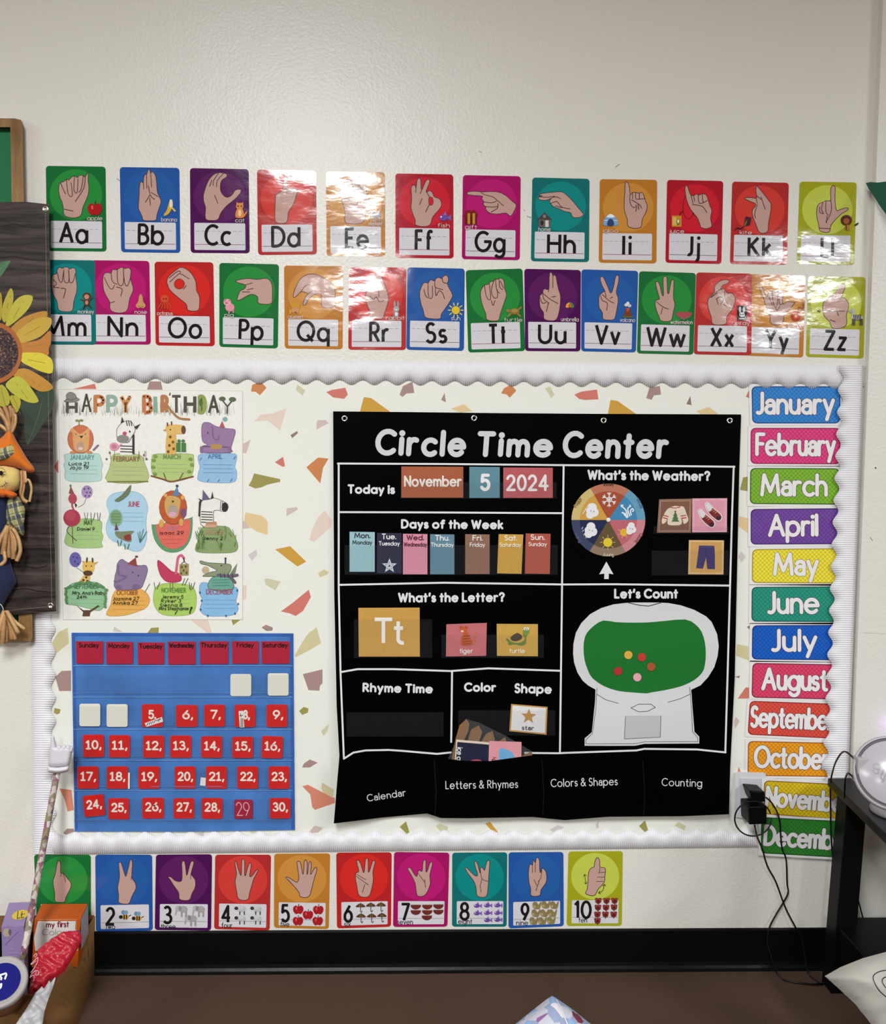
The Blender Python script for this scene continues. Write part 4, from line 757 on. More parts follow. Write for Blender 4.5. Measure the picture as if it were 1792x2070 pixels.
big('B', 818, 915, 'c0784a', spots='6a3420'); big('I', 918, 966, '84a890'); big('R', 980, 1058, 'b0764c'); big('T', 1072, 1172, '5a4a44', w=24); big('H', 1186, 1300, '4c4a48', w=30); big('D', 1310, 1392, '8c9a50', w=44); big('A', 1400, 1502, '4a403c', w=22); big('Y', 1515, 1632, '4a3e38', y=292, cap=135, w=12)
a = Art(B1, PZ + .0006); a.p("128,180 150,160 150,120 185,98 225,115 240,145 265,165 225,185 170,188", '8a8680', ol='4a4844', w=.7); a.l("150,160 200,168 240,150", 5, '55524e'); a.l("1040,215 1090,280 1150,330 1235,340", 20, 'a87850'); a.l("1062,125 1066,108", 10, '44505c')
a.e(1528, 158, 30, 20, '5a6444').e(1618, 163, 32, 21, '5a6444').l("370,150 345,200", 5, '4a403c').l("1345,150 1345,260", 8, '3f5a28').e(1338, 190, 16, 34, '4a6a2c'); a.done('heading_drawing', root)
def panel(tr, blob, col, title, tx0, tx1, ty, tcol, rules=(), names=(), ol='7c8a80', tcap=38, rcol='8a9a8a', scroll=()):
    col = '%02x%02x%02x' % tuple(int(int(col[i:i + 2], 16) * .88 + 232 * .12) for i in (0, 2, 4)); a = Art(tr, PZ); a.p(blob, col, ol=ol, w=.7)
    for x, y in scroll: a.l("%d,%d %d,%d" % (x, y, x + 15, y - 20), 7, '3a6a94')
    for x0, x1, y in rules: a.b.line([a.tr((x0, y)), a.tr((x1, y + 2))], .6, rcol, up=False) if False else a.l("%g,%g %g,%g" % (x0, y, x1, y + 2), 3, rcol)
    o = a.done('month_panel', root)
    w = Art(tr, PZ + .0009); w.t(title, tx0, tx1, ty, tcap, 6.2, tcol, gap=26)
    for tx, x0, x1, y, cap in names: w.t(tx, x0, x1, y, cap, 4.4, '161214', slant=.12, gap=30, jit=7)
    w.done('lettering', o); return o
Rl = lambda x0, x1, *ys: [(x0, x1, y) for y in ys]
panel(B1, "140,650 200,640 400,640 445,655 460,700 470,745 460,790 465,850 440,885 300,893 170,885 135,850 140,790 125,745 140,710 130,670", 'abcfc8', 'JANUARY', 182, 396, 693, '6a9a9c', Rl(180, 420, 748, 785, 820), [('Luca 21', 168, 345, 742, 26), ('Jojo 19', 178, 345, 778, 26)])
a = Art(B1, PZ + .0005); a.l("390,610 430,570", 18, '8a6a80'); a.e(275, 515, 114, 126, 'c8704c', ol='8a4a34'); a.e(202, 437, 19, 19, 'd89a68').e(342, 437, 19, 19, 'd89a68'); a.p("210,430 270,470 345,430 350,540 330,620 240,620 210,560", 'd8a06a'); a.e(275, 580, 34, 45, 'b49a82').p("262,485 300,485 282,508", '3a2a2a', False); a.e(275, 598, 22, 14, 'e0c0b8').e(235, 470, 5, 5, '3a2a2a').e(318, 470, 5, 5, '3a2a2a').e(205, 632, 26, 13, 'd08a58').e(352, 630, 26, 13, 'd08a58'); a.l("262,385 262,350", 8, '7a7a50').e(245, 350, 18, 10, '8a8a58').e(282, 348, 18, 10, '8a8a58'); a.done('lion_drawing', root)
panel(B1, "545,700 560,655 640,640 800,655 840,720 862,890 515,890 530,770", 'abb871', 'FEBRUARY', 565, 796, 708, '8a5c40', Rl(560, 830, 760, 795, 832), ol='6a7a3c')
a = Art(B1, PZ + .0005); a.p("630,560 745,560 745,655 622,655", 'e6e2dc', False); [a.l("630,%d 740,%d" % (y, y + 4), 9, '2e2a2c') for y in (575, 600, 625)]; a.l("742,480 742,640", 20, '3a3638'); a.p("640,372 700,350 742,385 757,440 722,500 690,545 612,525 594,470 600,420", 'e8e4de', ol='3a3638'); a.e(650, 512, 56, 36, '8a8684'); a.e(665, 464, 19, 17, 'b85068'); a.p("630,375 640,315 660,360", '3a3638', False).p("750,405 805,378 770,430", '3a3638', False); [a.l("%d,355 %d,395" % (x, x + 8), 8, '2e2a2c') for x in (680, 700, 720)]; a.e(710, 448, 7, 10, '2a2628'); a.e(572, 580, 42, 36, 'd898ac').e(572, 580, 24, 20, 'c07890'); a.l("600,590 635,560", 12, 'd898ac')
a.done('zebra_drawing', root); a = Art(B1, PZ + .0008); [a.l("%d,%d %d,%d" % (x, 700, x + d, 620), 4, '7a8a4a') for x, d in ((545, -12), (570, 4), (780, 12), (800, -10), (830, 14), (850, 4))]; a.l("515,890 870,888", 10, '7a7a38'); [a.e(x, y, 9, 9, '6a5c60') for x, y in ((533, 635), (505, 690), (835, 655), (858, 690))]; a.done('grass_drawing', root)
panel(B1, "905,680 950,645 1240,645 1275,680 1270,800 1230,860 1085,890 950,855 905,800", 'a5bf68', 'MARCH', 1003, 1158, 688, '6a8a50', Rl(960, 1215, 738, 773, 806), ol='6a7a3a')
a = Art(B1, PZ + .0005); a.l("900,840 1000,868 1075,890 1170,870 1270,845", 14, '7a4a30'); a.l("1010,815 1030,870", 8, '7a4a30').l("1180,815 1150,870", 8, '7a4a30'); a.p("1045,440 1112,440 1118,640 1030,640", 'd8ac5c'); a.p("1030,395 1080,385 1180,392 1206,430 1185,468 1110,470 1045,480", 'dcb468'); a.e(1185, 432, 20, 38, '6a4638'); [a.e(x, y, 12, 13, '7a4a24') for x, y in ((1068, 495), (1092, 540), (1060, 570), (1098, 600), (1050, 625))]; a.l("1045,395 1042,372", 12, '6a4026').l("1080,385 1078,362", 12, '6a4026'); a.p("1030,425 1002,435 1025,445", 'c89a50', False); a.e(1070, 430, 5, 7, '3a2a20'); a.p("1120,545 1207,548 1207,628 1120,626", '4a7a44', False).l("1163,545 1163,628", 5, 'c8d8a8', False).e(1145, 530, 16, 14, '4a7a44').e(1182, 530, 16, 14, '4a7a44')
[a.e(x, y, 18, 14, '7a9a48') for x, y in ((920, 700), (935, 665), (1245, 690), (1260, 740), (915, 760), (1235, 800), (930, 820))]; a.done('giraffe_drawing', root)
panel(B1, "1330,650 1480,638 1640,645 1655,690 1640,760 1655,800 1640,890 1500,902 1325,885 1315,820 1330,760 1315,700", '86b2d8', 'APRIL', 1400, 1528, 686, '4a7aa8', Rl(1360, 1620, 740, 775, 810), ol='5a86b0', rcol='5a86b8', scroll=((1395, 890), (1490, 890), (1600, 888), (1330, 700), (1630, 690)))
a = Art(B1, PZ + .0005); a.p("1350,385 1410,368 1470,400 1560,420 1640,432 1632,500 1605,590 1600,632 1355,632 1345,580 1400,560 1352,530", '94759c', ol='6a5074'); a.l("1440,400 1450,500 1490,520 1500,490", 14, '7e6088'); a.l("1360,580 1590,585", 8, '5c4458'); a.p("1430,560 1520,565 1515,600 1435,600", 'b08a50'); a.p("1500,412 1527,352 1552,412", 'a85c5c', False).e(1552, 338, 22, 20, '84a8a8').e(1400, 460, 6, 8, '4a3a50').l("1345,590 1345,625", 30, '86688c').l("1590,590 1590,625", 30, '86688c'); a.done('elephant_drawing', root)
panel(B2, "150,520 180,450 250,400 330,385 450,405 465,450 460,500 475,540 460,600 465,640 330,648 200,640 135,600", '98bc70', 'MAY', 303, 382, 440, '4a6a38', Rl(240, 440, 498, 532, 568), [('Daniel 9', 243, 397, 490, 26)], ol='6a9048')
a = Art(B2, PZ + .0005); a.l("200,440 208,605", 6, '5a3a3a').l("180,445 155,500 238,580", 6, '5a3a3a'); a.e(198, 380, 76, 76, 'ac3c50').e(185, 360, 50, 45, 'b84c5e'); a.l("215,310 200,270 205,240", 16, 'b84c60').e(205, 210, 38, 46, 'b44a5c').p("222,245 245,265 230,290", '2a2224', False); a.p("170,165 188,95 222,172", '8a5a4a', False).e(186, 95, 10, 10, '6a7a5a'); a.done('flamingo_drawing', root); a = Art(B2, PZ + .0005); a.e(332, 150, 50, 58, 'a88cb8'); [a.e(x, y, 7, 8, '4a3a5c') for x, y in ((310, 125), (345, 120), (330, 155), (360, 155), (318, 185), (350, 185))]; a.l("322,210 300,260 250,285", 3, '5a5058'); a.done('balloon_drawing', root); a = Art(B2, PZ + .0005); [a.l("%d,400 %d,335" % (x, x + d), 5, '4a5248') for x, d in ((320, -12), (330, 8), (370, -4), (388, 14), (430, -6), (442, 8))]; a.done('grass_drawing', root)
panel(B2, "530,190 600,155 740,145 830,190 870,280 860,360 855,440 860,560 820,660 740,675 640,620 530,560 500,460 530,350 505,260", 'a0c6de', 'JUNE', 693, 797, 278, 'b0485c', Rl(650, 830, 335, 372, 408), ol='6a94b4', tcap=42, rcol='7898b0')
a = Art(B2, PZ + .0005); a.e(588, 380, 60, 78, '88b0a0').e(588, 375, 48, 62, '7a9a70'); [a.l("545,%d 632,%d" % (y, y), 4, '5a7a54') for y in (345, 370, 395, 420)]; a.p("575,225 640,175 712,92 722,110 700,175 620,235", '6a7858'); a.p("580,500 640,500 745,495 720,530 725,580 690,590 600,550", '7a8064'); a.p("660,540 715,525 718,575 670,575", '8a3a30'); a.p("575,490 588,425 612,485", '6a4a4a', False); [a.l("%d,600 %d,%d" % (800, x, y), 5, '4a6a58') for x, y in ((780, 510), (800, 500), (830, 480), (860, 500), (845, 530))]; [a.l("%d,%d %d,%d" % (x, y, x + d, y - 45), 8, '4a7260') for x, y, d in ((610, 625, -8), (625, 625, 12), (670, 655, -6), (690, 655, 14))]; a.done('crocodile_drawing', root)
panel(B2, "905,442 940,440 1235,385 1262,375 1262,480 1240,580 1180,660 1090,686 1000,660 930,570", '4f8a5a', 'JULY', 1035, 1140, 486, 'a87898', (), [('Isaac 29', 975, 1185, 525, 26)], ol='3a6a44')
a = Art(B2, PZ + .0004); a.p("945,440 1050,425 1150,415 1238,392 1242,500 1210,600 1140,645 1070,652 1000,615 960,540", 'd8685c'); [a.l("%d,%d %d,%d" % (x, y, x + w, y), 3, 'a84c48') for x, y, w in ((985, 535, 200), (990, 570, 190), (1010, 605, 150))]; a.b.z += .0003
a.e(1092, 288, 122, 150, 'b85830', ol='7a3420').e(1025, 180, 16, 16, 'd8a058').e(1178, 200, 18, 18, 'd8a058'); a.p("1030,200 1090,185 1155,215 1150,300 1125,375 1060,375 1020,300", 'caa060').e(1092, 320, 48, 55, 'a8988c').e(1088, 348, 34, 22, 'd8a0b4').p("1078,228 1105,228 1092,248", '2a2022', False); a.p("1085,185 1128,98 1150,185", '5a82a8', False).e(1128, 97, 12, 12, '2a3a60').e(990, 430, 22, 38, 'd0a058').e(1165, 420, 20, 34, 'd0a058').e(1185, 335, 26, 40, '7a5070'); a.done('lion_drawing', root)
panel(B2, "1290,650 1320,560 1345,470 1400,455 1560,455 1610,500 1665,610 1640,680 1480,692 1320,685", '7d9458', 'AUGUST', 1380, 1546, 525, 'b08a6a', Rl(1345, 1600, 580, 612, 645), [('Denny 2', 1350, 1530, 575, 28)], ol='4f6a38', tcap=42)
a = Art(B2, PZ + .0005); a.p("1342,240 1400,215 1460,205 1550,240 1580,275 1555,325 1455,315 1445,445 1340,440", 'e6e2dc', ol='4a4648'); [a.l("1345,%d 1440,%d" % (y, y + 4), 8, '2e2a2c') for y in (325, 348, 371, 394, 417)]; a.e(1550, 285, 28, 42, '2e2a2c'); a.l("1330,240 1325,360", 18, '3a3638'); a.l("1515,230 1510,310", 5, '4a4648').l("1530,232 1525,312", 5, '4a4648'); a.p("1350,225 1356,130 1422,217", '6a5c80', False); a.p("1425,215 1440,145 1452,205", '3a3638', False).p("1340,245 1315,205 1355,225", '3a3638', False); a.p("1382,415 1475,412 1478,438 1384,440", 'b8866a', False).p("1375,440 1480,438 1478,465 1376,466", 'c8a084', False)
R = random.Random(9); [a.l("%d,%d %d,%d" % (x, y, x + R.randint(-18, 18), y - R.randint(30, 60)), 6, R.choice(['5a7a3c', '6a8a44'])) for x, y in [(R.choice([R.randint(1300, 1370), R.randint(1490, 1660)]), R.randint(500, 670)) for _ in range(34)]]; a.done('zebra_drawing', root)
panel(B2, "150,1010 200,960 300,945 420,950 490,1000 500,1080 490,1150 440,1200 340,1180 240,1155 150,1140 140,1080", '84b884', 'SEPTEMBER', 217, 432, 1003, '4a7a58', Rl(190, 470, 1062, 1100, 1135), [("Mrs. Ana's Baby", 200, 492, 1055, 27), ('24th', 240, 330, 1090, 24)], ol='3f6a44')
a = Art(B2, PZ + .0005); a.p("235,1150 300,1195 360,1195 430,1150 445,1160 362,1215 355,1250 290,1250 298,1212", '5c4434', False); a.p("310,880 360,880 342,955 262,955", 'd8b06a'); [a.e(x, y, 11, 11, '5a3a24') for x, y in ((325, 905), (300, 930), (335, 938), (283, 948))]; a.p("303,770 392,770 386,855 300,855", 'dcb45c'); a.e(340, 868, 42, 24, '5a3a2c'); a.l("330,768 332,735", 14, '5a3a28').l("382,768 380,738", 14, '5a3a28'); a.p("300,780 285,758 312,765", 'c89a50', False).p("392,775 432,768 400,792", 'c89a50', False); a.e(325, 805, 5, 6, '3a2a20').e(370, 805, 5, 6, '3a2a20'); a.e(228, 748, 52, 66, '6a64a8'); [a.e(x, y, 8, 9, '4a3a80') for x, y in ((210, 725), (245, 730), (225, 765), (250, 785))]; a.l("235,815 300,860", 3, '5a5058')
R = random.Random(4); [a.e(150 + 345 * t + R.uniform(-8, 8), 1010 - 60 * math.sin(PI * t) + R.uniform(-8, 8), 16, 12, '5a8a58') for t in [i / 16 for i in range(17)]]; [a.e(145 + R.uniform(-8, 8), y, 12, 14, '5a8a58') for y in range(1030, 1150, 24)]; [a.e(495 + R.uniform(-8, 8), y, 12, 14, '5a8a58') for y in range(1020, 1170, 24)]; a.done('giraffe_drawing', root)
panel(B2, "600,1010 700,972 830,1020 885,1090 860,1170 740,1222 640,1245 505,1240 540,1150 560,1060", 'e0a040', 'OCTOBER', 592, 780, 1058, 'a05c30', Rl(560, 840, 1112, 1150, 1188), [('Jazmine 27', 560, 790, 1106, 27), ('Annika 27', 558, 778, 1143, 27)], ol='a87830', rcol='b88030'); Art(B2, PZ + .0002).l("845,1035 885,965", 8, '7a7a60').done('leaf_stem', root)
a = Art(B2, PZ + .0005); a.p("600,785 640,745 690,775 790,800 850,800 866,850 830,960 790,1005 590,1010 578,905 592,850", '8a7496', ol='5c4c6a'); a.l("610,800 615,880 680,900 600,945 575,940", 16, '74608a'); a.p("690,785 762,728 776,812", '8c4440', False).e(770, 722, 14, 10, '6a4038').e(735, 862, 6, 7, '3a3044').e(785, 890, 6, 7, '3a3044').e(765, 990, 36, 26, '7a6488').e(610, 995, 30, 24, '7a6488'); a.done('elephant_drawing', root)
panel(B2, "920,1050 960,975 1080,957 1240,975 1290,1030 1300,1120 1270,1220 1150,1246 1000,1235 930,1160", 'a0c450', 'NOVEMBER', 990, 1207, 1038, '5a8a3c', Rl(985, 1240, 1098, 1135, 1172), [('Jeremy 5', 995, 1182, 1090, 27), ('Ryker 3', 985, 1162, 1126, 27), ('Sienna 8', 975, 1172, 1164, 27), ('Mrs Stephanie 7', 965, 1262, 1193, 25)], ol='6a8a34')
a = Art(B2, PZ + .0005); a.l("1068,955 1068,1005", 5, '6a4a44').l("1090,955 1090,1005", 5, '6a4a44'); a.p("958,755 1000,780 1080,852 1130,862 1166,900 1150,942 1050,947 990,900 960,820", 'bc3c5c', ol='8c2840'); a.l("1118,870 1128,790 1138,730 1165,710 1188,735", 22, 'd0607c'); a.l("1185,735 1192,765", 10, '2a2224'); a.p("1150,790 1232,785 1230,888 1148,890", 'a0905c', False); [a.e(x, y, 9, 12, '5a5430') for x, y in ((1170, 815), (1205, 810), (1185, 845), (1165, 870), (1212, 865))]; a.l("1165,788 1190,768 1215,788", 5, '4a4038'); a.done('flamingo_drawing', root); a = Art(B2, PZ + .0005); [a.l("%d,%d %d,%d" % (x, y, x + d, y - 60), 6, '4a5a44') for x, y, d in ((935, 1010, -10), (950, 1010, 25), (1175, 975, 20), (1195, 975, 30), (1250, 1020, 6), (1265, 1010, 20), (1240, 1010, -4))]; a.l("1110,1230 1130,1200", 8, '2a4a24').l("1240,1220 1255,1170", 12, '2a4a24'); a.done('grass_drawing', root)
panel(B2, "1340,955 1430,960 1600,985 1660,1000 1665,1050 1650,1120 1670,1180 1640,1230 1560,1248 1390,1245 1330,1190 1350,1110 1325,1040", '7ab0dc', 'DECEMBER', 1385, 1620, 1053, 'a0485c', Rl(1370, 1640, 1105, 1142, 1178), ol='4a7aa8', tcap=40, rcol='4a80b0')
a = Art(B2, PZ + .0005); a.p("1440,905 1580,900 1625,1010 1410,1010", '68a090', ol='3a5a50'); [a.l("1445,%d 1590,%d" % (y, y - 5), 6, '4a8070') for y in (930, 955, 980)]; a.p("1335,758 1400,775 1560,785 1605,800 1595,855 1540,900 1480,895 1355,895 1420,860 1480,845 1400,800 1340,785", '8a9474', ol='4a5440'); a.e(1380, 840, 32, 32, 'c0ac88'); a.p("1590,880 1660,780 1640,880", '7a8464', False); a.l("1490,885 1600,895 1660,885", 26, '6a5c6c').l("1600,900 1640,950", 26, '6a5c6c'); [a.l("%d,870 %d,905" % (x, x + 4), 6, '2e2a34') for x in (1510, 1545, 1580, 1615)]; a.l("1555,780 1556,742", 12, '2a3a5c').e(1556, 738, 9, 9, '2a3a5c').e(1520, 800, 6, 6, '2a2a24'); [a.e(x, y, 7, 10, '2a5a8a') for x, y in ((1330, 1040), (1345, 1110), (1335, 1190), (1400, 1245), (1560, 1245), (1640, 1225), (1668, 1140), (1660, 1020))]; a.done('crocodile_drawing', root)

# ------------------------------------------------------------------ blue calendar chart
cz = .0010
def csurf(px, py, dz=0.0):
    t = min(1, max(0, (py - 1279) / 400)); return W(px, py, cz + .0012 + .0022 * math.sin(py / 10.2) ** 2 * t + .0012 * math.sin(px / 55 + 1) * t + dz)
b = MB(csurf); b.sheet(pts("144.7,1279 593,1280.3 596.5,1678 374,1681 151,1681"), '4272b4', .0006, step=14); CB = b.z
root = tag(b.build('calendar_chart', 'blue_nylon'), 'blue hanging calendar chart with rows of pockets, left of the black chart', 'calendar')
for i, y in enumerate((305, 508, 716, 916, 1112)):      # clear pocket strips
    y1 = (508, 716, 916, 1112, 1330)[i]
    p = MB(csurf, z=.0030); p.line([FZ((186, y + 2)), FZ((1606, y + 2))], 1.4, '6d97d2', cap=False, step=14); p.line([FZ((190, y1 - 24)), FZ((1606, y1 - 24))], 1.0, '5c8ccc', cap=False, step=14)
    p.build('pocket_seam', 'blue_nylon', root)
    MB(csurf, z=.0064).poly([FZ((190, y + 60)), FZ((1606, y + 60)), FZ((1606, y1 - 6)), FZ((190, y1 - 6))], 'ffffff', step=22).build('clear_pocket', 'clear_film', root)
s = MB(csurf, z=.0012)
for e in ("178,95 196,95 212,1366 196,1378", "1590,98 1610,98 1620,1366 1598,1366", "176,94 1610,98 1610,116 176,114"): s.poly(pts(e, FZ), '2f5aa8', step=14)
s.build('stitched_edge', 'blue_nylon', root)
DAYS = [("Sunday", 203, 148, 380, 293, 222, 353), ("Monday", 398, 152, 572, 295, 412, 552), ("Tuesday", 603, 155, 775, 297, 612, 764), ("Wednesday", 798, 150, 977, 298, 806, 969), ("Thursday", 1005, 148, 1190, 295, 1012, 1182), ("Friday", 1213, 148, 1387, 293, 1243, 1355), ("Saturday", 1403, 148, 1585, 293, 1412, 1575)]
for nm, x0, y0, x1, y1, tx0, tx1 in DAYS:
    b = MB(z=.0052).sheet([FZ((x0, y0)), FZ((x1, y0 + 1)), FZ((x1, y1)), FZ((x0 + 3, y1))], 'a82038', .0004); z = b.z; o = b.build('weekday_card', 'poster')
    tag(o, 'crimson weekday card reading %s at top of blue calendar' % nm, 'weekday card', 'weekday cards in the blue calendar')
    a, c = FZ((tx0, y0 + 38)), FZ((tx1, y0 + 38)); MB(z=z).text(nm, a[0], a[1], c[0], c[1], 8.2, 1.9, '2a0c14', alt=True, gap=22).build('lettering', 'poster', o)
NC = [(5,630,555,768,703),(6,850,560,990,702),(7,1033,558,1168,700),(8,1230,558,1365,703),(9,1437,557,1572,703),(10,248,752,385,898),(11,417,755,553,900),(12,637,758,775,902),(13,813,758,950,902),(14,1014,762,1150,902),(15,1215,765,1350,903),(16,1405,762,1542,905),
(17,213,957,350,1102),(18,403,957,540,1102),(19,608,957,745,1103),(20,842,957,978,1102),(21,1045,957,1180,1102),(22,1247,957,1382,1102),(23,1450,957,1585,1103),(24,252,1142,388,1280),(25,413,1163,547,1300),(26,632,1160,773,1295),(27,835,1163,970,1295),(28,1017,1162,1152,1297),(29,1228,1172,1347,1297),(30,1458,1162,1592,1295)]
for n, x0, y0, x1, y1 in NC:
    rot = {24: -.10, 10: -.02, 16: .03, 26: -.01}.get(n, 0); cx, cy = (x0 + x1) / 2, (y0 + y1) / 2
    def rt(p): dx, dy = p[0] - cx, p[1] - cy; return FZ((cx + dx * math.cos(rot) - dy * math.sin(rot), cy + dx * math.sin(rot) + dy * math.cos(rot)))
    q = quad([rt((x0, y0)), rt((x1, y0)), rt((x1, y1)), rt((x0, y1))])
    b = MB(z=.0064).sheet(rr(q, 0, 0, 1, 1, .09), '9c1c38' if n == 29 else 'c92a26', .0006)
    if n != 29: b.poly(rr(q, .035, .035, .965, .965, .07), 'cb1c18')
    z = b.z; o = b.build('date_card', 'poster'); tag(o, 'dark crimson date card with handwritten 29' if n == 29 else 'red date card numbered %d in the blue calendar' % n, 'date card', 'date cards in the blue calendar')
    yb = y0 + (y1 - y0) * (.62 if n != 29 else .82); tw = (x0 + (.14 if n > 9 else .30) * (x1 - x0), x0 + (.88 if n > 9 else .80) * (x1 - x0))
    if n == 5: tw = (672, 722)
    if n == 8: tw = (1285, 1330)
    a, c = rt((tw[0], yb)), rt((tw[1], yb))
    if n == 29: MB(z=z).text('29', a[0], a[1], c[0], c[1], 26, 1.7, 'e8a8b4', slant=-.1).build('lettering', 'poster', o)
    else: MB(z=z).text(str(n) + (',' if n != 5 else '.'), a[0], a[1], c[0], c[1], 15.5, 3.5, 'e8e0d4', alt=True, gap=26).build('lettering', 'poster', o)
for (x0, y0, x1, y1), where in (((1203, 360, 1338, 503), 'under Friday'), ((1445, 355, 1580, 500), 'under Saturday'), ((226, 552, 361, 698), 'under Sunday'), ((402, 555, 538, 702), 'under Monday')):
    q = quad([FZ((x0, y0)), FZ((x1, y0)), FZ((x1, y1)), FZ((x0, y1))])
    tag(MB(z=.0064).sheet(rr(q, 0, 0, 1, 1, .1), 'dedcd0', .0006).build('blank_card', 'paper'), 'blank white card in the blue calendar %s' % where, 'blank card', 'blank cards in the blue calendar')
def scrap(txt, label, stripes=()):
    b = MB(z=.0078).sheet(pts(txt, FZ), 'e4e0de', .0003)
    for s_ in stripes: b.line(pts(s_, FZ), 1.3, '2a2628', cap=False); b.z -= EPS
    tag(b.build('tape_scrap', 'poster'), label, 'tape')
scrap("648,678 760,638 768,668 660,702", 'white striped tape scrap stuck slantwise on red card 5', ["%d,%d %d,%d" % (x, 698 - (x - 655) * .36, x + 12, 676 - (x - 655) * .36) for x in (660, 675, 690, 705)] + ["720,662 755,652", "735,668 748,645"])
scrap("1256,600 1286,598 1294,705 1264,705", 'white striped tape scrap stuck upright on red card 8', ["1268,%d 1288,%d" % (y, y) for y in range(650, 700, 8)] + ["1268,615 1272,640", "1262,630 1284,628"])
scrap("541,998 553,998 552,1102 540,1104", 'narrow white tape scrap at right edge of red card 18')
scrap("1012,1028 1044,1032 1042,1084 1006,1080", 'small white tape scrap at left edge of red card 21')
# ------------------------------------------------------------------ black circle-time chart hanging from four grommets
QA, QB, QC, QD, QE = Z(660, 820, 3.657), Z(1120, 820, 4.371), Z(660, 1170, 3.657), Z(1120, 1170, 4.48), Z(660, 1430, 3.584)
def ksurf(px, py, dz=0.0):                       # soft folds that grow towards the free bottom edge
    t = min(1.0, max(0.0, (py - 832) / 830)); u = (px - 674) / 820
    f = .004 + .006 * t + (.0016 + .0034 * t * t) * math.sin(u * 15 + 2 * t) + (.0008 + .0030 * t ** 3) * math.sin(u * 27 + 1.2) + .0012 * math.sin(py / 21 + u * 2) * t
    return W(px, py, .0012 + f + dz)
SH = "673.7,831.5 830,833 1000,835 1200,836.5 1499,837.8 1495,957 1490.6,1163 1486,1371 1477,1549 1474.5,1645 1380,1649 1300,1649.5 1230,1650 1142,1657 1078,1650.5 950,1653 891.6,1652.7 863.7,1643.4 770,1652 675.3,1663.8 681,1590 686.5,1528 681,1430 676,1200 674.5,1000"
b = MB(ksurf); b.sheet(pts(SH), '030304', .0006, step=11)
chart = tag(b.build('pocket_chart', 'vinyl'), 'large black hanging classroom chart titled Circle Time Center', 'pocket chart'); KZ = b.z + .0004
PRT = 'vinyl_print'
def kpart(name, mat=PRT, parent=None, z=0.0): return MB(ksurf, z=KZ + z)
for tx, x0, x1, y0, y1, cap in (('Circle', 757.5, 942, 922, 923.5, 55), ('Time', 963, 1117.5, 923.5, 926, 53), ('Center', 1136.5, 1351, 926.5, 929, 56)): MB(ksurf, z=KZ).text(tx, x0, y0 - 5.6, x1, y1 - 5.6, cap - 11.0, 10.6, 'cbcbcd', slant=.06, gap=36, jit=2).build('title_word', PRT, chart)
ln = MB(ksurf, z=KZ)
for s_ in ("683.2,937 900,938 1138,940.3 1300,941.5 1485.5,943.5", "685,937 685,1183 688.7,1358.7 695.5,1533", "1484,943 1480,1060 1477,1170 1472,1350 1467,1521", "685.5,1035.2 900,1036 1138.5,1037.4", "686,1182.3 898,1178 1138.5,1181.5 1240,1181 1476.5,1183.8",
           "1140,940 1137,1170 1132.5,1522", "688.7,1358.7 723,1352.7 796.7,1352.7 911.6,1356.5 988,1351 1134.4,1356", "914.3,1357 913.5,1430 912.6,1500", "695.5,1533.7 714.7,1521.4 739.3,1517 785.8,1516 813,1517.8 884.2,1524 912,1521", "1062,1522 1131.7,1522.7 1142,1522 1287.4,1517 1303,1513.8 1410,1515 1467.5,1521"):
    ln.line(pts(s_), 3.7, 'dcdcdc', step=9)
ln.build('grid_lines', PRT, chart)
for tx, x0, x1, y0, y1, cap, w in (('Today is', 703, 799, 998, 999, 19, 4.2), ('Days of the Week', 811, 1018, 1068.5, 1070, 19, 4.2), ("What's the Weather?", 1188, 1436.5, 970, 972.5, 20.5, 4.4), ("What's the Letter?", 805, 1021, 1218, 1217, 20, 4.2), ("Let's Count", 1242, 1371.5, 1210, 1210, 20, 4.4), ('Rhyme Time', 733, 875.5, 1399, 1402, 19, 4.2), ('Color', 938.5, 1003.5, 1398.5, 1398.5, 19, 4.2), ('Shape', 1040.5, 1116, 1401, 1403, 20, 4.2)):
    MB(ksurf, z=KZ).text(tx, x0, y0 - 2, x1, y1 - 2, cap - 4, w, 'd8d8da', gap=32).build('heading', PRT, chart)
for x, y in ((696.9, 846), (958.9, 845.4), (1220.7, 850), (1475.8, 850.3)):
    c = ksurf(x, y, .0009); MB().lathe(c, (0, -1, 0), [(.0072, 0), (.0072, .0008), (.0062, .0018), (.0042, .0018), (.0032, .0006), (.0032, 0)], 'd8d6d2', 24).build('grommet', 'steel', chart)
# gumball machine print
gm = MB(ksurf, z=KZ)
GO = "640,220 540,232 430,265 330,320 250,400 200,490 178,590 175,680 185,760 215,850 260,920 310,965 378,1003 375,1100 365,1200 345,1390 280,1445 280,1512 510,1513 740,1512 820,1495 1070,1493 1318,1492 1318,1430 1275,1385 1260,1200 1245,1005 1330,965 1400,890 1455,800 1485,700 1495,610 1480,500 1430,390 1380,340 1270,280 1150,240 1040,220 960,215 700,215"
gm.poly(pts(GO, QD), 'cfcfd1', step=10)
gp = gm.build('gumball_machine_print', PRT, chart)
gr = MB(ksurf, z=gm.z).poly(smooth(pts("450,378 560,392 700,397 850,395 1000,382 1190,368 1280,410 1340,480 1370,580 1378,680 1370,780 1345,850 1270,920 1150,975 1000,1010 880,1030 840,1038 720,1030 580,1015 450,970 350,900 310,830 280,740 270,640 275,560 300,490 370,420", QD), 2), '196c2a', step=10); gr.build('green_felt_globe', 'matte', gp)
gd = MB(ksurf, z=gm.z).poly(pts("650,1240 972,1240 965,1435 640,1450", QD), 'b9babd', step=10); gd.build('machine_door', PRT, gp); gd = MB(ksurf, z=gm.z + .0002)
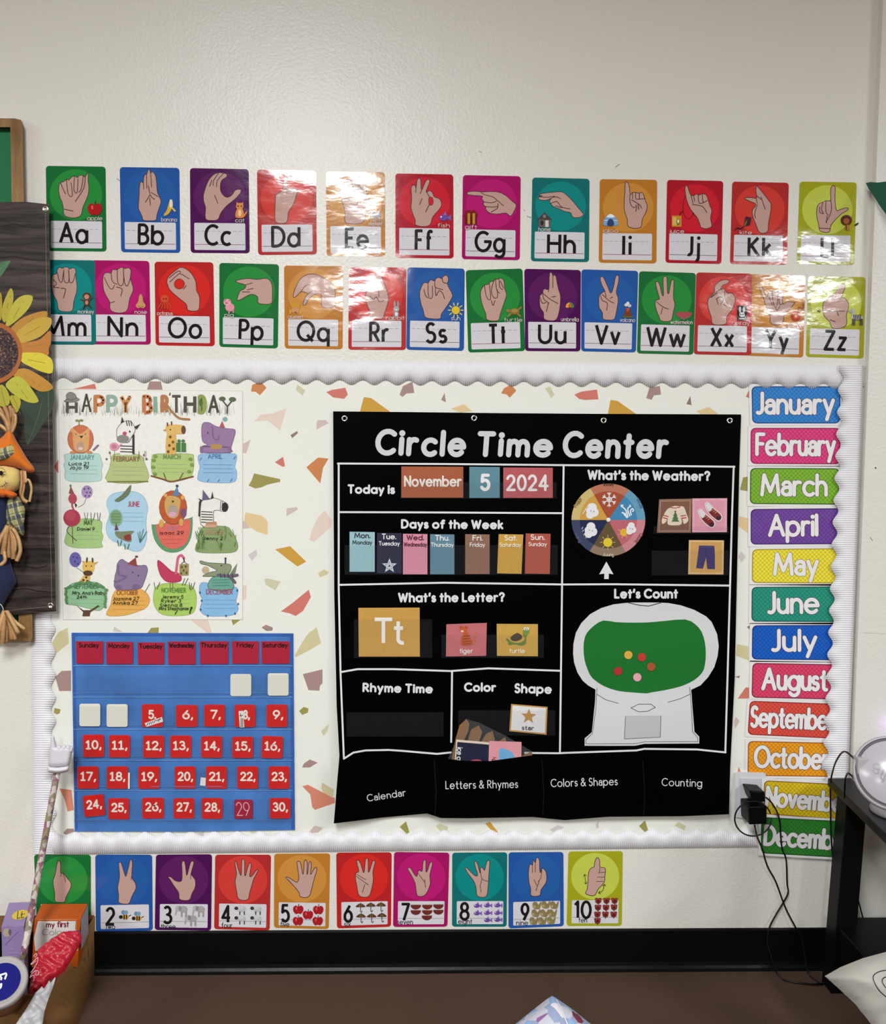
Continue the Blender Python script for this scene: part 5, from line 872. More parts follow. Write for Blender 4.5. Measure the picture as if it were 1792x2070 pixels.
for s_, w in (("700,1170 770,1135 880,1135 920,1165 850,1200 770,1205 700,1170", 1.1), ("650,1245 640,1450 965,1435 972,1240", .9), ("390,1045 470,1095 585,1128", 1), ("1035,1118 1150,1085 1235,1045", 1), ("392,990 380,1190 350,1400 290,1460 292,1495 740,1493 830,1475 1305,1475 1303,1435 1258,1385 1250,1190 1232,980", .9), ("680,218 780,240 860,247 950,222 975,215", 1.6)):
    gd.line(pts(s_, QD), w, '3a393d', step=8)
gd.build('machine_outline', PRT, gp)
for x, y, c, nm in ((676, 690, 'd2a545', 'mustard'), (798, 710, 'bd3a30', 'bright red'), (883, 797, 'a4532e', 'rust brown'), (583, 837, 'b02c34', 'dark red'), (757, 892, 'dda2ac', 'pale pink')):
    p = QD((x, y)); o = MB(ksurf, z=gm.z + .0006).sheet(ell(p[0], p[1], 8.4, n=24), c, .0012).build('counting_dot', 'matte'); tag(o, '%s round dot on the green gumball machine globe' % nm, 'counting dot', 'counting dots')
# weather wheel
wc = QB((483, 1010)); WR = 74.6
wb = MB(ksurf, z=KZ + .0012); wb.sheet(ell(wc[0], wc[1], WR, WR * .985, n=60), '8a8078', .0006, step=12); wz = wb.z + .0003; wheel = wb.build('weather_wheel', PRT, chart)
WED = [(-119.5, -56, 'a2492e', 'b57058'), (-56, 0, '3a80ae', '6296b4'), (0, 62, 'b8606a', 'c48088'), (62, 120.6, '604c32', '8a7460'), (120.6, 180, '1b2448', '38405e'), (180, 240.5, 'c7973f', 'c9b273')]
for a0, a1, c, rim in WED:
    m = MB(ksurf, z=wz); r = 58
    m.poly([wc] + ell(wc[0], wc[1], r, r, n=14, a0=a0, a1=a1), c, step=12); m.z = wz
    m.poly(ell(wc[0], wc[1], WR, WR * .985, n=14, a0=a0, a1=a1) + ell(wc[0], wc[1], r, r, n=14, a0=a1, a1=a0), rim, step=12); m.build('wheel_wedge', PRT, wheel)
def wart(): a = Art(QB, wz + .0003); a.k = 1 / 4.371; a.b.surf = ksurf; return a
def kd(a): a.b.build('weather_symbol', PRT, wheel)
a = wart(); [a.l("%d,%d %d,%d" % (490 - 62 * math.cos(t), 830 - 62 * math.sin(t), 490 + 62 * math.cos(t), 830 + 62 * math.sin(t)), 8, 'e4e2e4', False) for t in (PI / 2, PI / 6, -PI / 6)]
for k in range(6):
    t = k * PI / 3 + PI / 6; ex, ey = 490 + 40 * math.cos(t), 830 + 40 * math.sin(t)
    for d in (.7, -.7): a.l("%g,%g %g,%g" % (ex, ey, ex + 24 * math.cos(t + d), ey + 24 * math.sin(t + d)), 7, 'e4e2e4', False)
a.b.line([QB(q) for q in ell(490, 830, 22, n=7)] , 1.6, 'e4e2e4', closed=True); kd(a)
a = wart(); [a.l(s_, 11, 'dfe4ea') for s_ in ("655,985 640,930 615,900 598,890 600,880 612,882", "672,975 655,925 660,900 678,890 672,880", "632,975 612,945 604,948", "685,965 678,930 695,910 705,925 698,935", "645,990 630,950")]; kd(a)
def cloud(a, x, y, s, rot=0):
    for dx, dy, r in ((-.2, .5, .55), (.1, -.45, .6), (.35, .2, .6), (-.25, 0, .5)): a.e(x + dx * s, y + dy * s, r * s, r * s, 'e2e0e2')
    a.e(x - .1 * s, y, 4, 6, '6a6a72').e(x + .3 * s, y + .1 * s, 4, 6, '6a6a72')
a = wart(); a.e(620, 1120, 34, 34, 'dca83c'); [a.l("%g,%g %g,%g" % (620 + 38 * math.cos(t), 1120 + 38 * math.sin(t), 620 + 52 * math.cos(t), 1120 + 52 * math.sin(t)), 6, 'd8b070', False) for t in (1, 1.9, 2.7, 3.6)]; cloud(a, 680, 1085, 52); kd(a)
a = wart(); a.e(478, 1208, 40, 40, 'dcc030'); [a.l("%g,%g %g,%g" % (478 + 46 * math.cos(t), 1208 + 46 * math.sin(t), 478 + 66 * math.cos(t), 1208 + 66 * math.sin(t)), 5, 'c8b888', False) for t in [k * PI / 4 for k in range(8)]]; kd(a)
a = wart(); cloud(a, 322, 1100, 66); [a.l("%d,%d %d,%d" % (x, y, x - 6, y + 14), 6, 'c8ccd8', False) for x, y in ((262, 1098), (272, 1130), (290, 1155), (256, 1075))]; kd(a)
a = wart(); cloud(a, 335, 930, 66); a.l("265,940 315,865", 6, 'e2e0d8', False).l("255,955 290,905", 6, 'e2e0d8', False); kd(a)
m = MB(ksurf, z=wz + .0003)
for tx, ang, col in (('Snowy', -90, '3a1c18'), ('Windy', -28, '3a6a90'), ('Cloudy', 31, '8a4450'), ('Sunny', 90, 'ccc0ae'), ('Rainy', 150, '5a5f7a'), ('Foggy', 210, '8a6c38')):
    t = math.radians(ang); cx, cy = wc[0] + 66 * math.cos(t), wc[1] + 66 * math.sin(t); s_ = 1 if ang != -90 else -1; dx, dy = -math.sin(t) * -11 * 1, math.cos(t) * -11
    nx, ny = math.cos(t) * 3, math.sin(t) * 3; m.text(tx, cx - dx * -1 + nx if False else cx + dx * -1 * -1 + nx, cy + dy * 1 * -1 * -1 + ny, cx - dx + nx, cy - dy + ny, 6, 1.1, col, gap=18)
m.build('wheel_words', PRT, wheel)
c = ksurf(wc[0], wc[1], wz + .001); MB().lathe(c, (0, -1, 0), [(.0052, 0), (.005, .0016), (.003, .0024), (0, .0026)], 'e6e4e2', 16).build('paper_fastener', 'gloss', wheel)
MB(ksurf, z=KZ).poly(pts("1226.4,1135.3 1240.8,1161 1231.4,1159.4 1231,1170.5 1222,1170.5 1222.4,1159.4 1212,1161"), 'd8d8da').build('arrow_print', PRT, chart)
# cards standing in the clear pockets
def kcard(name, corners, col, label, cat, group, z=.0014, border=None):
    q = quad(corners); m = MB(ksurf, z=KZ + z); m.sheet([q(0, 0), q(1, 0), q(1, 1), q(0, 1)], border or col, .0004, step=12); z1 = m.z
    m.z = z1 + .0002
    if border: m.poly([q(.04, .05), q(.96, .05), q(.96, .95), q(.04, .95)], col, step=12)
    o = m.build(name, 'poster'); tag(o, label, cat, group); return o, q, m.z + .0003
def ktext(o, z, tx, x0, x1, y0, cap, w, col, y1=None, **k): MB(ksurf, z=z).text(tx, x0, y0 - w / 2, x1, (y1 or y0) - w / 2, cap - w, w, col, **k).build('lettering', 'poster', o)
box_ = lambda a, b_, c, d: [(a, b_), (c, b_ + .6), (c, d), (a, d)]
o, q, z = kcard('date_strip', box_(811.8, 943, 937, 1006), 'a5583a', 'rust coloured card reading November at top of the black chart', 'card', 'today cards'); ktext(o, z, 'November', 817, 934, 984, 23, 3.8, 'e2dcd6', alt=True, gap=26)
o, q, z = kcard('date_strip', box_(949.3, 943.6, 1010.8, 1006.5), '5a8796', 'teal card showing the number 5 on the black chart', 'card', 'today cards'); ktext(o, z, '5', 971, 992, 993, 35.5, 6.6, 'e4e2e4')
o, q, z = kcard('date_strip', box_(1018, 945, 1118, 1006.5), 'b4565a', 'rose red card reading 2024 on the black chart', 'card', 'today cards'); ktext(o, z, '2024', 1023.5, 1110, 993, 34, 5.2, 'e4dcdf', gap=28)
for sh, full, cs, c, tc, xs in (('Mon.', 'Monday', box_(707, 1074.9, 757.9, 1155.8), '96bcc6', '2c3338', ((716.5, 749), (712.5, 752.5))), ('Tue.', 'Tuesday', box_(762.5, 1077, 812.6, 1159), '25263e', 'e4e2e6', ((772, 801.5), (766, 808.5))), ('Wed.', 'Wednesday', box_(815, 1079, 864.5, 1161), 'd58ca0', '5a2030', ((822, 857.5), (816.5, 863.5))),
    ('Thu.', 'Thursday', box_(870, 1079.8, 919, 1161), '5f8498', 'e4e2e6', ((880, 909), (871.5, 917.5))), ('Fri.', 'Friday', box_(940.8, 1079.8, 990.3, 1160.4), '8a6654', 'e4dcd8', ((955.5, 976), (950, 981))), ('Sat.', 'Saturday', [(1008.6, 1079.8), (1058.4, 1080.5), (1054.8, 1160), (1005.5, 1159)], 'c89a44', 'e8e0d0', ((1020.5, 1046), (1010.5, 1054))), ('Sun.', 'Sunday', [(1063.3, 1078.4), (1113.6, 1079), (1112, 1160.3), (1061.5, 1159.6)], 'ac5444', 'e8dcd8', ((1073.5, 1102), (1069, 1106)))):
    nm = {'96bcc6': 'pale blue', '25263e': 'navy', 'd58ca0': 'pink', '5f8498': 'slate blue', '8a6654': 'brown', 'c89a44': 'mustard', 'ac5444': 'brick red'}[c]
    o, q, z = kcard('day_card', cs, c, '%s card for %s in the Days of the Week row' % (nm, full), 'day card', 'days of the week cards')
    y = cs[0][1]; MB(ksurf, z=z).text(sh, xs[0][0], y + 12.2, xs[0][1], y + 12.4, 9.6, 1.9, tc, gap=24).text(full, xs[1][0], y + 25, xs[1][1], y + 25.4, 7.4, 1.35, tc, gap=24).build('lettering', 'poster', o)
def starp(x, y, r, ir=.42, rot=0): return [(x + (r if k % 2 == 0 else r * ir) * math.sin(k * PI / 5 + rot), y - (r if k % 2 == 0 else r * ir) * math.cos(k * PI / 5 + rot)) for k in range(10)]
m = MB(ksurf, z=KZ + .0038); m.sheet(starp(787.7, 1144, 17.5), '5a7488', .0005); [m.poly(starp(787.7, 1144, r), c) for r, c in ((14.5, 'dfe6ea'), (10, '2a3448'), (7.6, 'dfe6ea'), (3.6, '2a3448'))]
tag(m.build('star_marker', 'poster'), 'white outlined star marker on the navy Tuesday card', 'star marker')
o, q, z = kcard('clothing_card', pts("932,828 1222,822 1213,1122 912,1122", QB), '7a5444', 'brown card with a cream fir tree sweater drawing', 'picture card', 'clothing cards', border='8e6a58')
def kart(z): a = Art(QB, z); a.b.surf = ksurf; return a
def kb(a, o, nm='picture'): a.b.build(nm, 'poster', o)
a = kart(z); a.l("945,845 1205,842 1198,1105 932,1105 945,845", 3, 'c8a888', False); a.p("1030,900 1070,885 1110,890 1150,895 1175,960 1190,1000 1180,1030 1150,1045 1140,1010 1130,990 1130,1045 1080,1058 1010,1050 1005,1000 990,1030 960,1045 955,1010 975,960 1000,920", 'd8c8b4'); a.l("1035,900 1075,905 1115,895", 8, 'b04a3c'); [a.l(s_, 9, 'b03a34', False) for s_ in ("975,970 1010,980", "970,990 1005,1000", "1125,975 1165,970", "1130,995 1170,990")]; a.p("1075,935 1095,975 1085,975 1105,1000 1092,1000 1110,1025 1040,1025 1058,1000 1046,1000 1065,975 1055,975", '4a6a3c', False); a.e(1075, 935, 8, 8, '8a3a2c'); kb(a, o)
o, q, z = kcard('clothing_card', pts("1225,820 1533,818 1531,1118 1223,1120", QB), 'd894a6', 'pink card with a pair of dark red sneakers', 'picture card', 'clothing cards', border='dca0b0')
a = kart(z); a.l("1240,838 1515,836 1515,1102 1240,1104 1240,838", 3, 'e8c4cc', False)
for dx, dy in ((0, 0), (62, -58)):
    a.p("%d,%d %d,%d %d,%d %d,%d %d,%d %d,%d %d,%d" % (1275 + dx, 935 + dy, 1300 + dx, 915 + dy, 1345 + dx, 960 + dy, 1415 + dx, 1020 + dy, 1420 + dx, 1060 + dy, 1385 + dx, 1075 + dy, 1310 + dx, 1010 + dy), '7a2226', ol='e0dcdc', w=1.6); a.p("%d,%d %d,%d %d,%d %d,%d" % (1280 + dx, 935 + dy, 1305 + dx, 920 + dy, 1340 + dx, 960 + dy, 1310 + dx, 995 + dy), 'd8d0d4'); a.e(1395 + dx, 1050 + dy, 22, 18, '3a1a28'); [a.l("%d,%d %d,%d" % (1335 + dx + i * 14, 985 + dy + i * 12, 1358 + dx + i * 14, 968 + dy + i * 12), 4, 'd8a080', False) for i in range(3)]
kb(a, o)
o, q, z = kcard('clothing_card', pts("1195,1188 1505,1190 1500,1492 1188,1490", QB), 'c89a58', 'tan card with dark blue trousers drawing', 'picture card', 'clothing cards', border='d8b078')
a = kart(z); a.l("1208,1202 1490,1204 1486,1478 1202,1476 1208,1202", 3, 'e0c8a0', False); a.p("1285,1236 1420,1238 1424,1300 1425,1445 1358,1443 1346,1340 1320,1440 1260,1436 1275,1320", '3c3268', False); a.l("1290,1250 1415,1252", 4, '5a4e88', False).l("1350,1252 1346,1330", 3, '2a2250', False); kb(a, o)
o, q, z = kcard('letter_display_card', pts("237,215 690,213 692,575 240,575", QC), 'c6984c', 'large mustard card with white letters Tt', 'card', None); ktext(o, z, 'Tt', 754, 820.5, 1303.5, 55, 7.4, 'ece8e2', alt=True, gap=6, rnd=False)
def car2(z): a = Art(QC, z); a.k = 1 / 3.657; a.b.surf = ksurf; return a
o, q, z = kcard('word_card', pts("888,336 1187,326 1182,570 885,574", QC), 'bf6a6e', 'rose pink word card with an orange tiger', 'word card', 'word cards for the letter t'); a = car2(z)
a.p("1000,440 1025,400 1050,400 1062,440 1090,465 1070,490 1010,495 995,470", 'b8542c'); a.e(1015, 378, 28, 26, 'c05a30').e(995, 358, 10, 10, 'b04a28').e(1035, 358, 10, 10, 'b04a28').e(1005, 388, 12, 9, 'd8b8a0'); [a.l("1012,%d 1065,%d" % (y, y - 4), 4, '7a2c1c', False) for y in (425, 445, 465, 482)]; a.l("1080,480 1100,440 1090,405 1108,395", 9, 'c07058'); kb(a, o)
ktext(o, z + .0006, 'tiger', QC((985, 0))[0], QC((1085, 0))[0], QC((0, 552))[1], 10.5, 1.6, 'e8d8d8', gap=24)
o, q, z = kcard('word_card', pts("1260,333 1565,335 1565,573 1262,570", QC), 'c49c4a', 'mustard word card with a green turtle', 'word card', 'word cards for the letter t'); a = car2(z)
a.p("1340,440 1380,470 1440,470 1470,440 1455,420 1465,380 1500,375 1500,400 1480,430 1475,480 1440,495 1400,485 1350,490 1345,470 1330,450", '6a7c3c'); a.p("1360,440 1390,410 1420,402 1450,425 1435,450 1390,462", '4a4030'); a.e(1478, 392, 24, 22, '728a42').e(1470, 370, 10, 11, 'e8e6e0').e(1488, 370, 10, 11, 'e8e6e0').e(1472, 372, 4, 5, '2a2a20').e(1486, 372, 4, 5, '2a2a20'); kb(a, o)
ktext(o, z + .0006, 'turtle', QC((1353, 0))[0], QC((1470, 0))[0], QC((0, 552))[1], 10.5, 1.6, 'ecdfc4', gap=24)
o, q, z = kcard('shape_card', pts("1367,925 1637,947 1628,1153 1353,1127", QC), 'dad8da', 'white card with a tan star and mustard border', 'shape card', None, border='bb8f48')
a = car2(z); c = QC((1497, 1017)); a.b.poly(starp(c[0], c[1], 16, .42, .05), 'b5874a'); kb(a, o); MB(ksurf, z=z).text('star', QC((1446, 0))[0], QC((0, 1115))[1], QC((1536, 0))[0], QC((0, 1119))[1], 8, 1.6, '3a3638', alt=True, gap=24).build('lettering', 'poster', o)
# clear pockets of the chart
for x0, y0, x1, y1 in ((810, 975, 1126, 1008), (697, 1102, 1128, 1162), (716, 1252, 874, 1330), (893, 1283, 1100, 1330), (701, 1440, 897, 1489), (927, 1436, 1123, 1487), (1322, 1064, 1474, 1079), (1318, 1113, 1474, 1163)):
    MB(ksurf, z=KZ + .0046).poly([(x0, y0), (x1, y0), (x1, y1), (x0, y1)], 'ffffff', step=12).build('clear_pocket', 'clear_film', chart)
# the long pocket along the bottom: its front bulges away from the chart
def psurf(px, py, dz=0.0):
    t = (py - 1525) / 130.0; u = (px - 680) / 800.0
    top = 1532 + (10 * math.sin(min(1, max(0, (px - 690) / 420)) * PI))
    k = max(0, min(1, (py - top) / 60)); bul = .016 * (1 - .55 * max(0, t)) * (0.55 + .45 * math.sin(u * 12 + .6) ** 2)
    return ksurf(px, py, .003 + bul + .004 * math.sin(u * 19 + t * 2) + dz)
PK = "687,1529 700,1543 740,1540 800,1531 860,1531 905,1534 940,1538 990,1538.5 1045,1531 1075,1527 1140,1527 1290,1524 1380,1525 1475.5,1530 1474.5,1646 1380,1650 1300,1650.5 1230,1651 1142,1658 1078,1651.5 950,1654 891.6,1653.7 863.7,1644.4 770,1653 675,1664.8"
m = MB(psurf); m.sheet(pts(PK), '030304', .0006, step=9); bp = m.build('bottom_pocket', 'vinyl', chart); bz = m.z + .0004
for tx, x0, x1, y0, y1, cap in (('Calendar', 743, 821.5, 1620, 1608, 13), ('Letters & Rhymes', 901, 1048, 1594.5, 1592, 15), ('Colors & Shapes', 1114, 1249.5, 1590.5, 1586.5, 15), ('Counting', 1338, 1420, 1588, 1590, 14.5)):
    MB(psurf, z=bz).text(tx, x0, y0, x1, y1, cap, 1.7, 'd4d4d8', alt=True, gap=26).build('pocket_lettering', PRT, bp)
for x0 in (878, 1096, 1300):
    MB(psurf, z=bz - .0002).line([(x0, 1536), (x0 + 4, 1600), (x0 + 2, 1648)], 1.0, '141418', step=10, cap=False).build('pocket_seam', PRT, bp)
# what sticks out of the pocket
def gsurf(px, py, dz=0.0): return ksurf(px, py, .0062 + dz)
m = MB(gsurf)
tagged = []
for i, s_ in enumerate(("1015,85 1037,115 1030,170 1000,235 990,420 900,420 935,235 965,130", "1105,130 1130,180 1108,245 1085,420 1010,420 1025,240 1050,160", "1205,172 1222,235 1205,420 1110,420 1125,245 1160,190", "1295,215 1305,243 1300,420 1230,420 1255,243", "1490,318 1492,350 1482,385 1405,385 1420,350")):
    m = MB(gsurf, z=.0002 + .0004 * (4 - i)).sheet(pts(s_, QE), '8a6238', .0005, step=8); tag(m.build('colour_stick', 'cardboard'), ['tall leftmost brown pointed piece in the clear bag above the bottom pocket', 'brown pointed piece second from left in the clear bag', 'brown pointed piece in the middle of the clear bag', 'small brown pointed piece behind the pink card, in bag', 'brown corner piece right of the pink card, in bag'][i], 'paper piece', 'brown pointed pieces in the bag')
m = MB(gsurf, z=.0034).sheet(pts("1010,82 1110,112 1300,205 1490,318 1490,385 870,400 945,230", QE), 'ffffff', .0003, step=10); tag(m.build('clear_bag', 'clear_plastic'), 'clear plastic bag of brown pieces tucked in the bottom pocket', 'plastic bag')
m = MB(gsurf, z=.0046).sheet(pts("942,233 1182,253 1178,402 930,402", QE), 'd8c8b8', .0005, step=8); m.poly(pts("950,250 1182,270 1178,402 938,402", QE), '22243c', step=8); z = m.z; o = tag(m.build('picture_card', 'poster'), 'navy card with cream edge and sideways words ice c, in bottom pocket', 'picture card', 'cards in the bottom pocket')
MB(gsurf, z=z).text('ice cream', *QE((952, 288)), *QE((940, 480)), 10, 1.7, 'e4e2e4', gap=22).build('lettering', 'poster', o)
MB(gsurf, z=z).poly(smooth(pts("1030,400 1060,380 1110,378 1128,398 1060,400", QE), 3), 'b0485c', step=8).build('picture', 'poster', o)
m = MB(gsurf, z=.0054).sheet(pts("1180,243 1415,250 1413,402 1176,402", QE), 'd8949c', .0005, step=8); z = m.z; o = tag(m.build('picture_card', 'poster'), 'pink card with a blue shape, in bottom pocket of black chart', 'picture card', 'cards in the bottom pocket')
MB(gsurf, z=z).poly(smooth(pts("1255,300 1300,302 1345,325 1366,360 1360,398 1260,398 1252,360", QE), 3), '6aa4d0', step=8).build('picture', 'poster', o)
MB(gsurf, z=z).text('iglu', *QE((1210, 360)), *QE((1204, 440)), 6, 1.4, '4a2a30', gap=22).build('lettering', 'poster', o)
# ------------------------------------------------------------------ framed green board and the sunflower banner hung over it
root = empty('chalkboard', W(-130, 1295, 0)); 
MB(wall(.001)).sheet(pts("-310,250 30,252 44,1284 -310,1286"), '2b7049', .006).build('green_writing_surface', 'matte', root)
for s_ in ("21,257 36,241 42,242 45,247 66,1288 64,1294 60,1296 38,1279", "-315,236 30,239.3 36,241 21,257 -315,256", "-315,1276 38,1279 60,1296 -315,1299"):
    fr = MB(wall(.001)); fr.sheet(pts(s_), 'ffffff', .022); fr.build('frame_rail', 'oak', root, bevel=.002)
tag(root, 'green chalkboard in an oak frame at the left edge, behind sunflower banner', 'chalkboard')
def bsurf(px, py, dz=0.0): return W(px, py, .0295 + .0022 * math.sin(py / 60 + px / 45) + .0012 * math.sin(py / 23) + dz)
b = MB(bsurf); b.sheet(pts("-310,404 0,408.6 53,408 99,413 104.6,730 105,750 109,1030 113.5,1236 66,1239 17,1245 -310,1252"), '40332e', .0008, step=14); BZ = b.z + .0003
ban = tag(b.build('sunflower_banner', 'plank_print'), 'dark plank patterned banner with a large sunflower, hanging at the left edge', 'banner')
T8 = Z(0, 500, 5.175)
def bart(): a = Art(T8, BZ); a.b.surf = bsurf; a.k = 1 / 5.175; return a
def bd(a, nm, mat='poster'): z = a.b.z; a.b.build(nm, mat, ban); return z
R = random.Random(11); z = BZ
for i, y in enumerate((455, 520, 600, 700, 860, 907, 1000, 1143, 1190)):
    MB(bsurf, z=BZ - EPS).line(smooth([(x, y + R.uniform(-3, 3) + (3 if x > 60 else 0)) for x in range(-300, 118, 22) if x < 100 + (y - 408) / 825 * 12], 2, False), R.uniform(1.0, 2.0), '140d0c', cap=False).build('plank_joint_print', 'poster', ban)
zz = BZ
def leaf(txt, c, vein, vc, nm, z):
    a = bart(); a.b.z = z; a.b.poly(smooth(pts(txt, T8), 3), c, step=9)
    a.b.z += EPS * 2
    if vein: a.l(vein, 7, vc)
    bd(a, nm)
leaf("-60,200 0,160 110,140 60,230 0,310 -60,330", '4d7350', "-20,250 100,145", '6a8a60', 'leaf_print', zz)
leaf("200,1640 330,1560 400,1500 548,1470 552,1680 440,1870 290,2075 255,1900 250,1760", '39463a', "290,2060 390,1800 440,1600", '55624c', 'leaf_print', zz)
leaf("-330,1560 -200,1500 -120,1640 -180,1900 -300,1980", '39463a', "", '', 'leaf_print', zz)
for i, (s_, c) in enumerate((("-30,470 0,470 20,520 20,700 0,770 -60,760", 'ad9636'), ("20,740 30,600 105,432 140,480 130,600 60,780", 'b3a43c'), ("60,800 120,620 190,530 270,498 345,520 300,640 180,760 80,830", 'bdb040'), ("100,870 200,760 350,690 485,668 482,735 350,790 180,910 130,940", 'b98434'), ("190,1010 300,990 420,960 525,870 532,990 510,1060 495,1132 300,1112 220,1100", 'bb7830'), ("140,940 250,820 400,740 530,738 526,830 420,935 260,995 180,985", 'c2a03c'),
    ("120,1310 250,1265 400,1330 545,1440 530,1492 420,1507 300,1440 180,1370", 'c08a38'), ("205,1110 350,1100 450,1112 546,1180 546,1312 440,1302 300,1240 220,1190", 'd2c236'), ("0,1440 60,1470 100,1560 90,1650 0,1660 -60,1560", 'aea63c'), ("100,1560 190,1560 218,1630 180,1727 150,1700", 'b4a83a'), ("60,1430 160,1350 260,1390 390,1570 390,1622 300,1622 180,1562 100,1500", 'bab644'),
    ("-300,560 -200,520 -120,640 -90,780 -180,800", 'b3a43c'), ("-480,760 -400,700 -280,800 -260,900 -380,900", 'c2a03c'), ("-540,1060 -420,980 -300,1020 -300,1130 -420,1150", 'bb7830'), ("-470,1400 -360,1260 -250,1240 -220,1340 -340,1460", 'c08a38'), ("-260,1640 -230,1460 -130,1400 -80,1480 -140,1640", 'bab644'))):
    a = bart(); a.b.z = zz + EPS * (2 + i); q = smooth(pts(s_, T8), 3); a.b.poly(q, c, step=9); cx = sum(p[0] for p in q) / len(q); cy = sum(p[1] for p in q) / len(q); o_ = T8((-70, 1105)); d = math.dist((cx, cy), o_)
    a.b.line([(o_[0] + (cx - o_[0]) * t, o_[1] + (cy - o_[1]) * t) for t in (.8, 1.0, 1.2)], .9, '8a6a2c'); bd(a, 'petal_print')
a = bart(); a.b.z = zz + EPS * 20; a.b.poly([T8(p) for p in ell(-70, 1105, 300, 325, n=40)], 'a85f2a', step=9); bd(a, 'petal_ring_print')
a = bart(); a.b.z = zz + EPS * 22; a.b.poly([T8(p) for p in ell(-70, 1105, 262, 275, n=40)], '33242a', step=9); bd(a, 'flower_centre_print', 'flower_disc')
MB(bsurf, z=BZ).line(pts("92,430 97,730 101,1030 105,1228"), .7, '8a7a70', step=12).line(pts("-300,1238 17,1234 104,1226"), .7, '8a7a70', step=12).build('hem_stitch', 'poster', ban)
for x, y in ((92.3, 422.5), (102.5, 1224)):
    MB().lathe(bsurf(x, y, .001), (0, -1, 0), [(.0068, 0), (.0066, .001), (.0056, .0018), (.0040, .0018), (.003, .0004), (0, .0004)], 'd8d4cc', 20).build('grommet', 'steel', ban)

# ------------------------------------------------------------------ scarecrow doll hanging on the banner
D1, D2 = Z(0, 800, 7.958), Z(0, 1020, 6.9)
doll = empty('scarecrow_doll', W(-2, 1300, .04)); tag(doll, 'scarecrow doll with orange hat, navy overalls and raffia hands, on the sunflower banner', 'doll')
def dp(nm, mat, txt, c, th, d=.052, step=4.5, tr=D1, back=.5, sm=2, **k):
    q = pts(txt, tr); q = smooth(q, sm) if sm else q; return MB(wall(d)).puff(q, c, th, step, back, **k).build(nm, mat, doll)
def raffia(nm, strips, c='b8895a', d=.06):
    m = MB(wall(d)); R = random.Random(len(strips))
    for tr, s_, w in strips:
        q = smooth(pts(s_, tr), 4, False); k = m.z; n = len(q); L, Rr = [], []
        for i, p in enumerate(q):
            a, b_ = q[max(0, i - 1)], q[min(n - 1, i + 1)]; l = math.dist(a, b_) or 1; nx, ny = -(b_[1] - a[1]) / l, (b_[0] - a[0]) / l
            L.append((p[0] + nx * w, p[1] + ny * w)); Rr.append((p[0] - nx * w, p[1] - ny * w))
        V = []; dz = R.uniform(0, .008); col = R.choice(['b3865a', 'c49a6c', 'a87a50', 'd0a878'])
        for i in range(n):
            bow = .006 * math.sin(PI * i / (n - 1)); V += [wall(d)(*L[i], dz + bow), wall(d)(q[i][0], q[i][1], dz + bow + .0022), wall(d)(*Rr[i], dz + bow), wall(d)(q[i][0], q[i][1], dz + bow - .001)]
        m.add(V, [[i * 4 + a, (i + 1) * 4 + a, (i + 1) * 4 + (a + 1) % 4, i * 4 + (a + 1) % 4] for i in range(n - 1) for a in range(4)], col, True)
    return m.build(nm, 'straw', doll)
raffia('hat_tassel', [(D1, "150,590 120,480 60,330 -20,200", 5), (D1, "150,590 140,430 110,280 60,170", 5.5), (D1, "160,590 170,420 170,280 150,160", 5.5), (D1, "180,590 210,450 220,330 190,200", 5), (D1, "190,590 235,480 250,380 240,290", 3.5), (D1, "140,590 60,520 0,480 -60,460", 4), (D1, "150,570 100,420 20,300 -60,240", 5)], d=.056)
dp('overall_body', 'cloth', "-300,1600 -100,1590 0,1600 110,1620 140,1800 130,2070 150,2600 260,2960 230,3060 90,3300 20,3440 -20,3700 -260,3700 -320,3000", '222846', .02, d=.046, step=6)
dp('shirt_sleeve', 'plaid', "110,1700 180,1640 300,1625 360,1740 405,1830 385,2070 395,2200 360,2250 270,2180 200,2100 110,2060 100,1850", 'a0a070', .014, d=.054)
dp('shirt_sleeve', 'plaid', "-480,1700 -320,1640 -260,1800 -260,2050 -380,2200 -470,2200 -520,1900", 'a0a070', .014, d=.054, step=6)
dp('head', 'cloth', "-230,1180 -100,1120 60,1110 200,1135 310,1190 350,1330 330,1460 240,1540 100,1590 -40,1590 -180,1540 -260,1400", 'd8bd74', .034, d=.052)
dp('collar_ruffle', 'cloth', "-280,1560 -180,1510 0,1490 120,1510 255,1565 275,1605 190,1655 100,1625 30,1640 -40,1600 -160,1640 -260,1610", 'd2641c', .016, d=.07)
dp('hat', 'cloth', "-420,1190 -330,1030 -200,880 -60,740 60,640 120,565 165,560 215,615 255,705 330,830 430,1000 490,1080 562,1185 525,1240 430,1228 340,1182 200,1140 60,1125 -100,1130 -250,1160 -380,1230", 'd6701f', .03, d=.056)
dp('hat_patch', 'plaid', "-60,870 60,830 180,782 238,912 150,1000 0,1040 -60,1040", 'a0a070', .006, d=.083, back=1)
raffia('hair', [(D1, "360,1200 375,1330 372,1480 350,1600 375,1670 440,1715", 4.2), (D1, "400,1210 410,1330 400,1400 440,1350 480,1390 505,1500 490,1620 475,1705", 2.9), (D1, "340,1200 350,1400 330,1560 345,1640", 3.2)], d=.066)
f = MB(wall(.092)); f.poly([D1(p) for p in ell(18, 1245, 32, 38)], '17120f')
for s_ in ("-10,1160 40,1165 80,1200", "45,1245 95,1220", "45,1255 95,1275", "45,1235 75,1215"): f.line(pts(s_, D1), .9, '17120f')
f.build('embroidered_eye', 'cloth', doll)
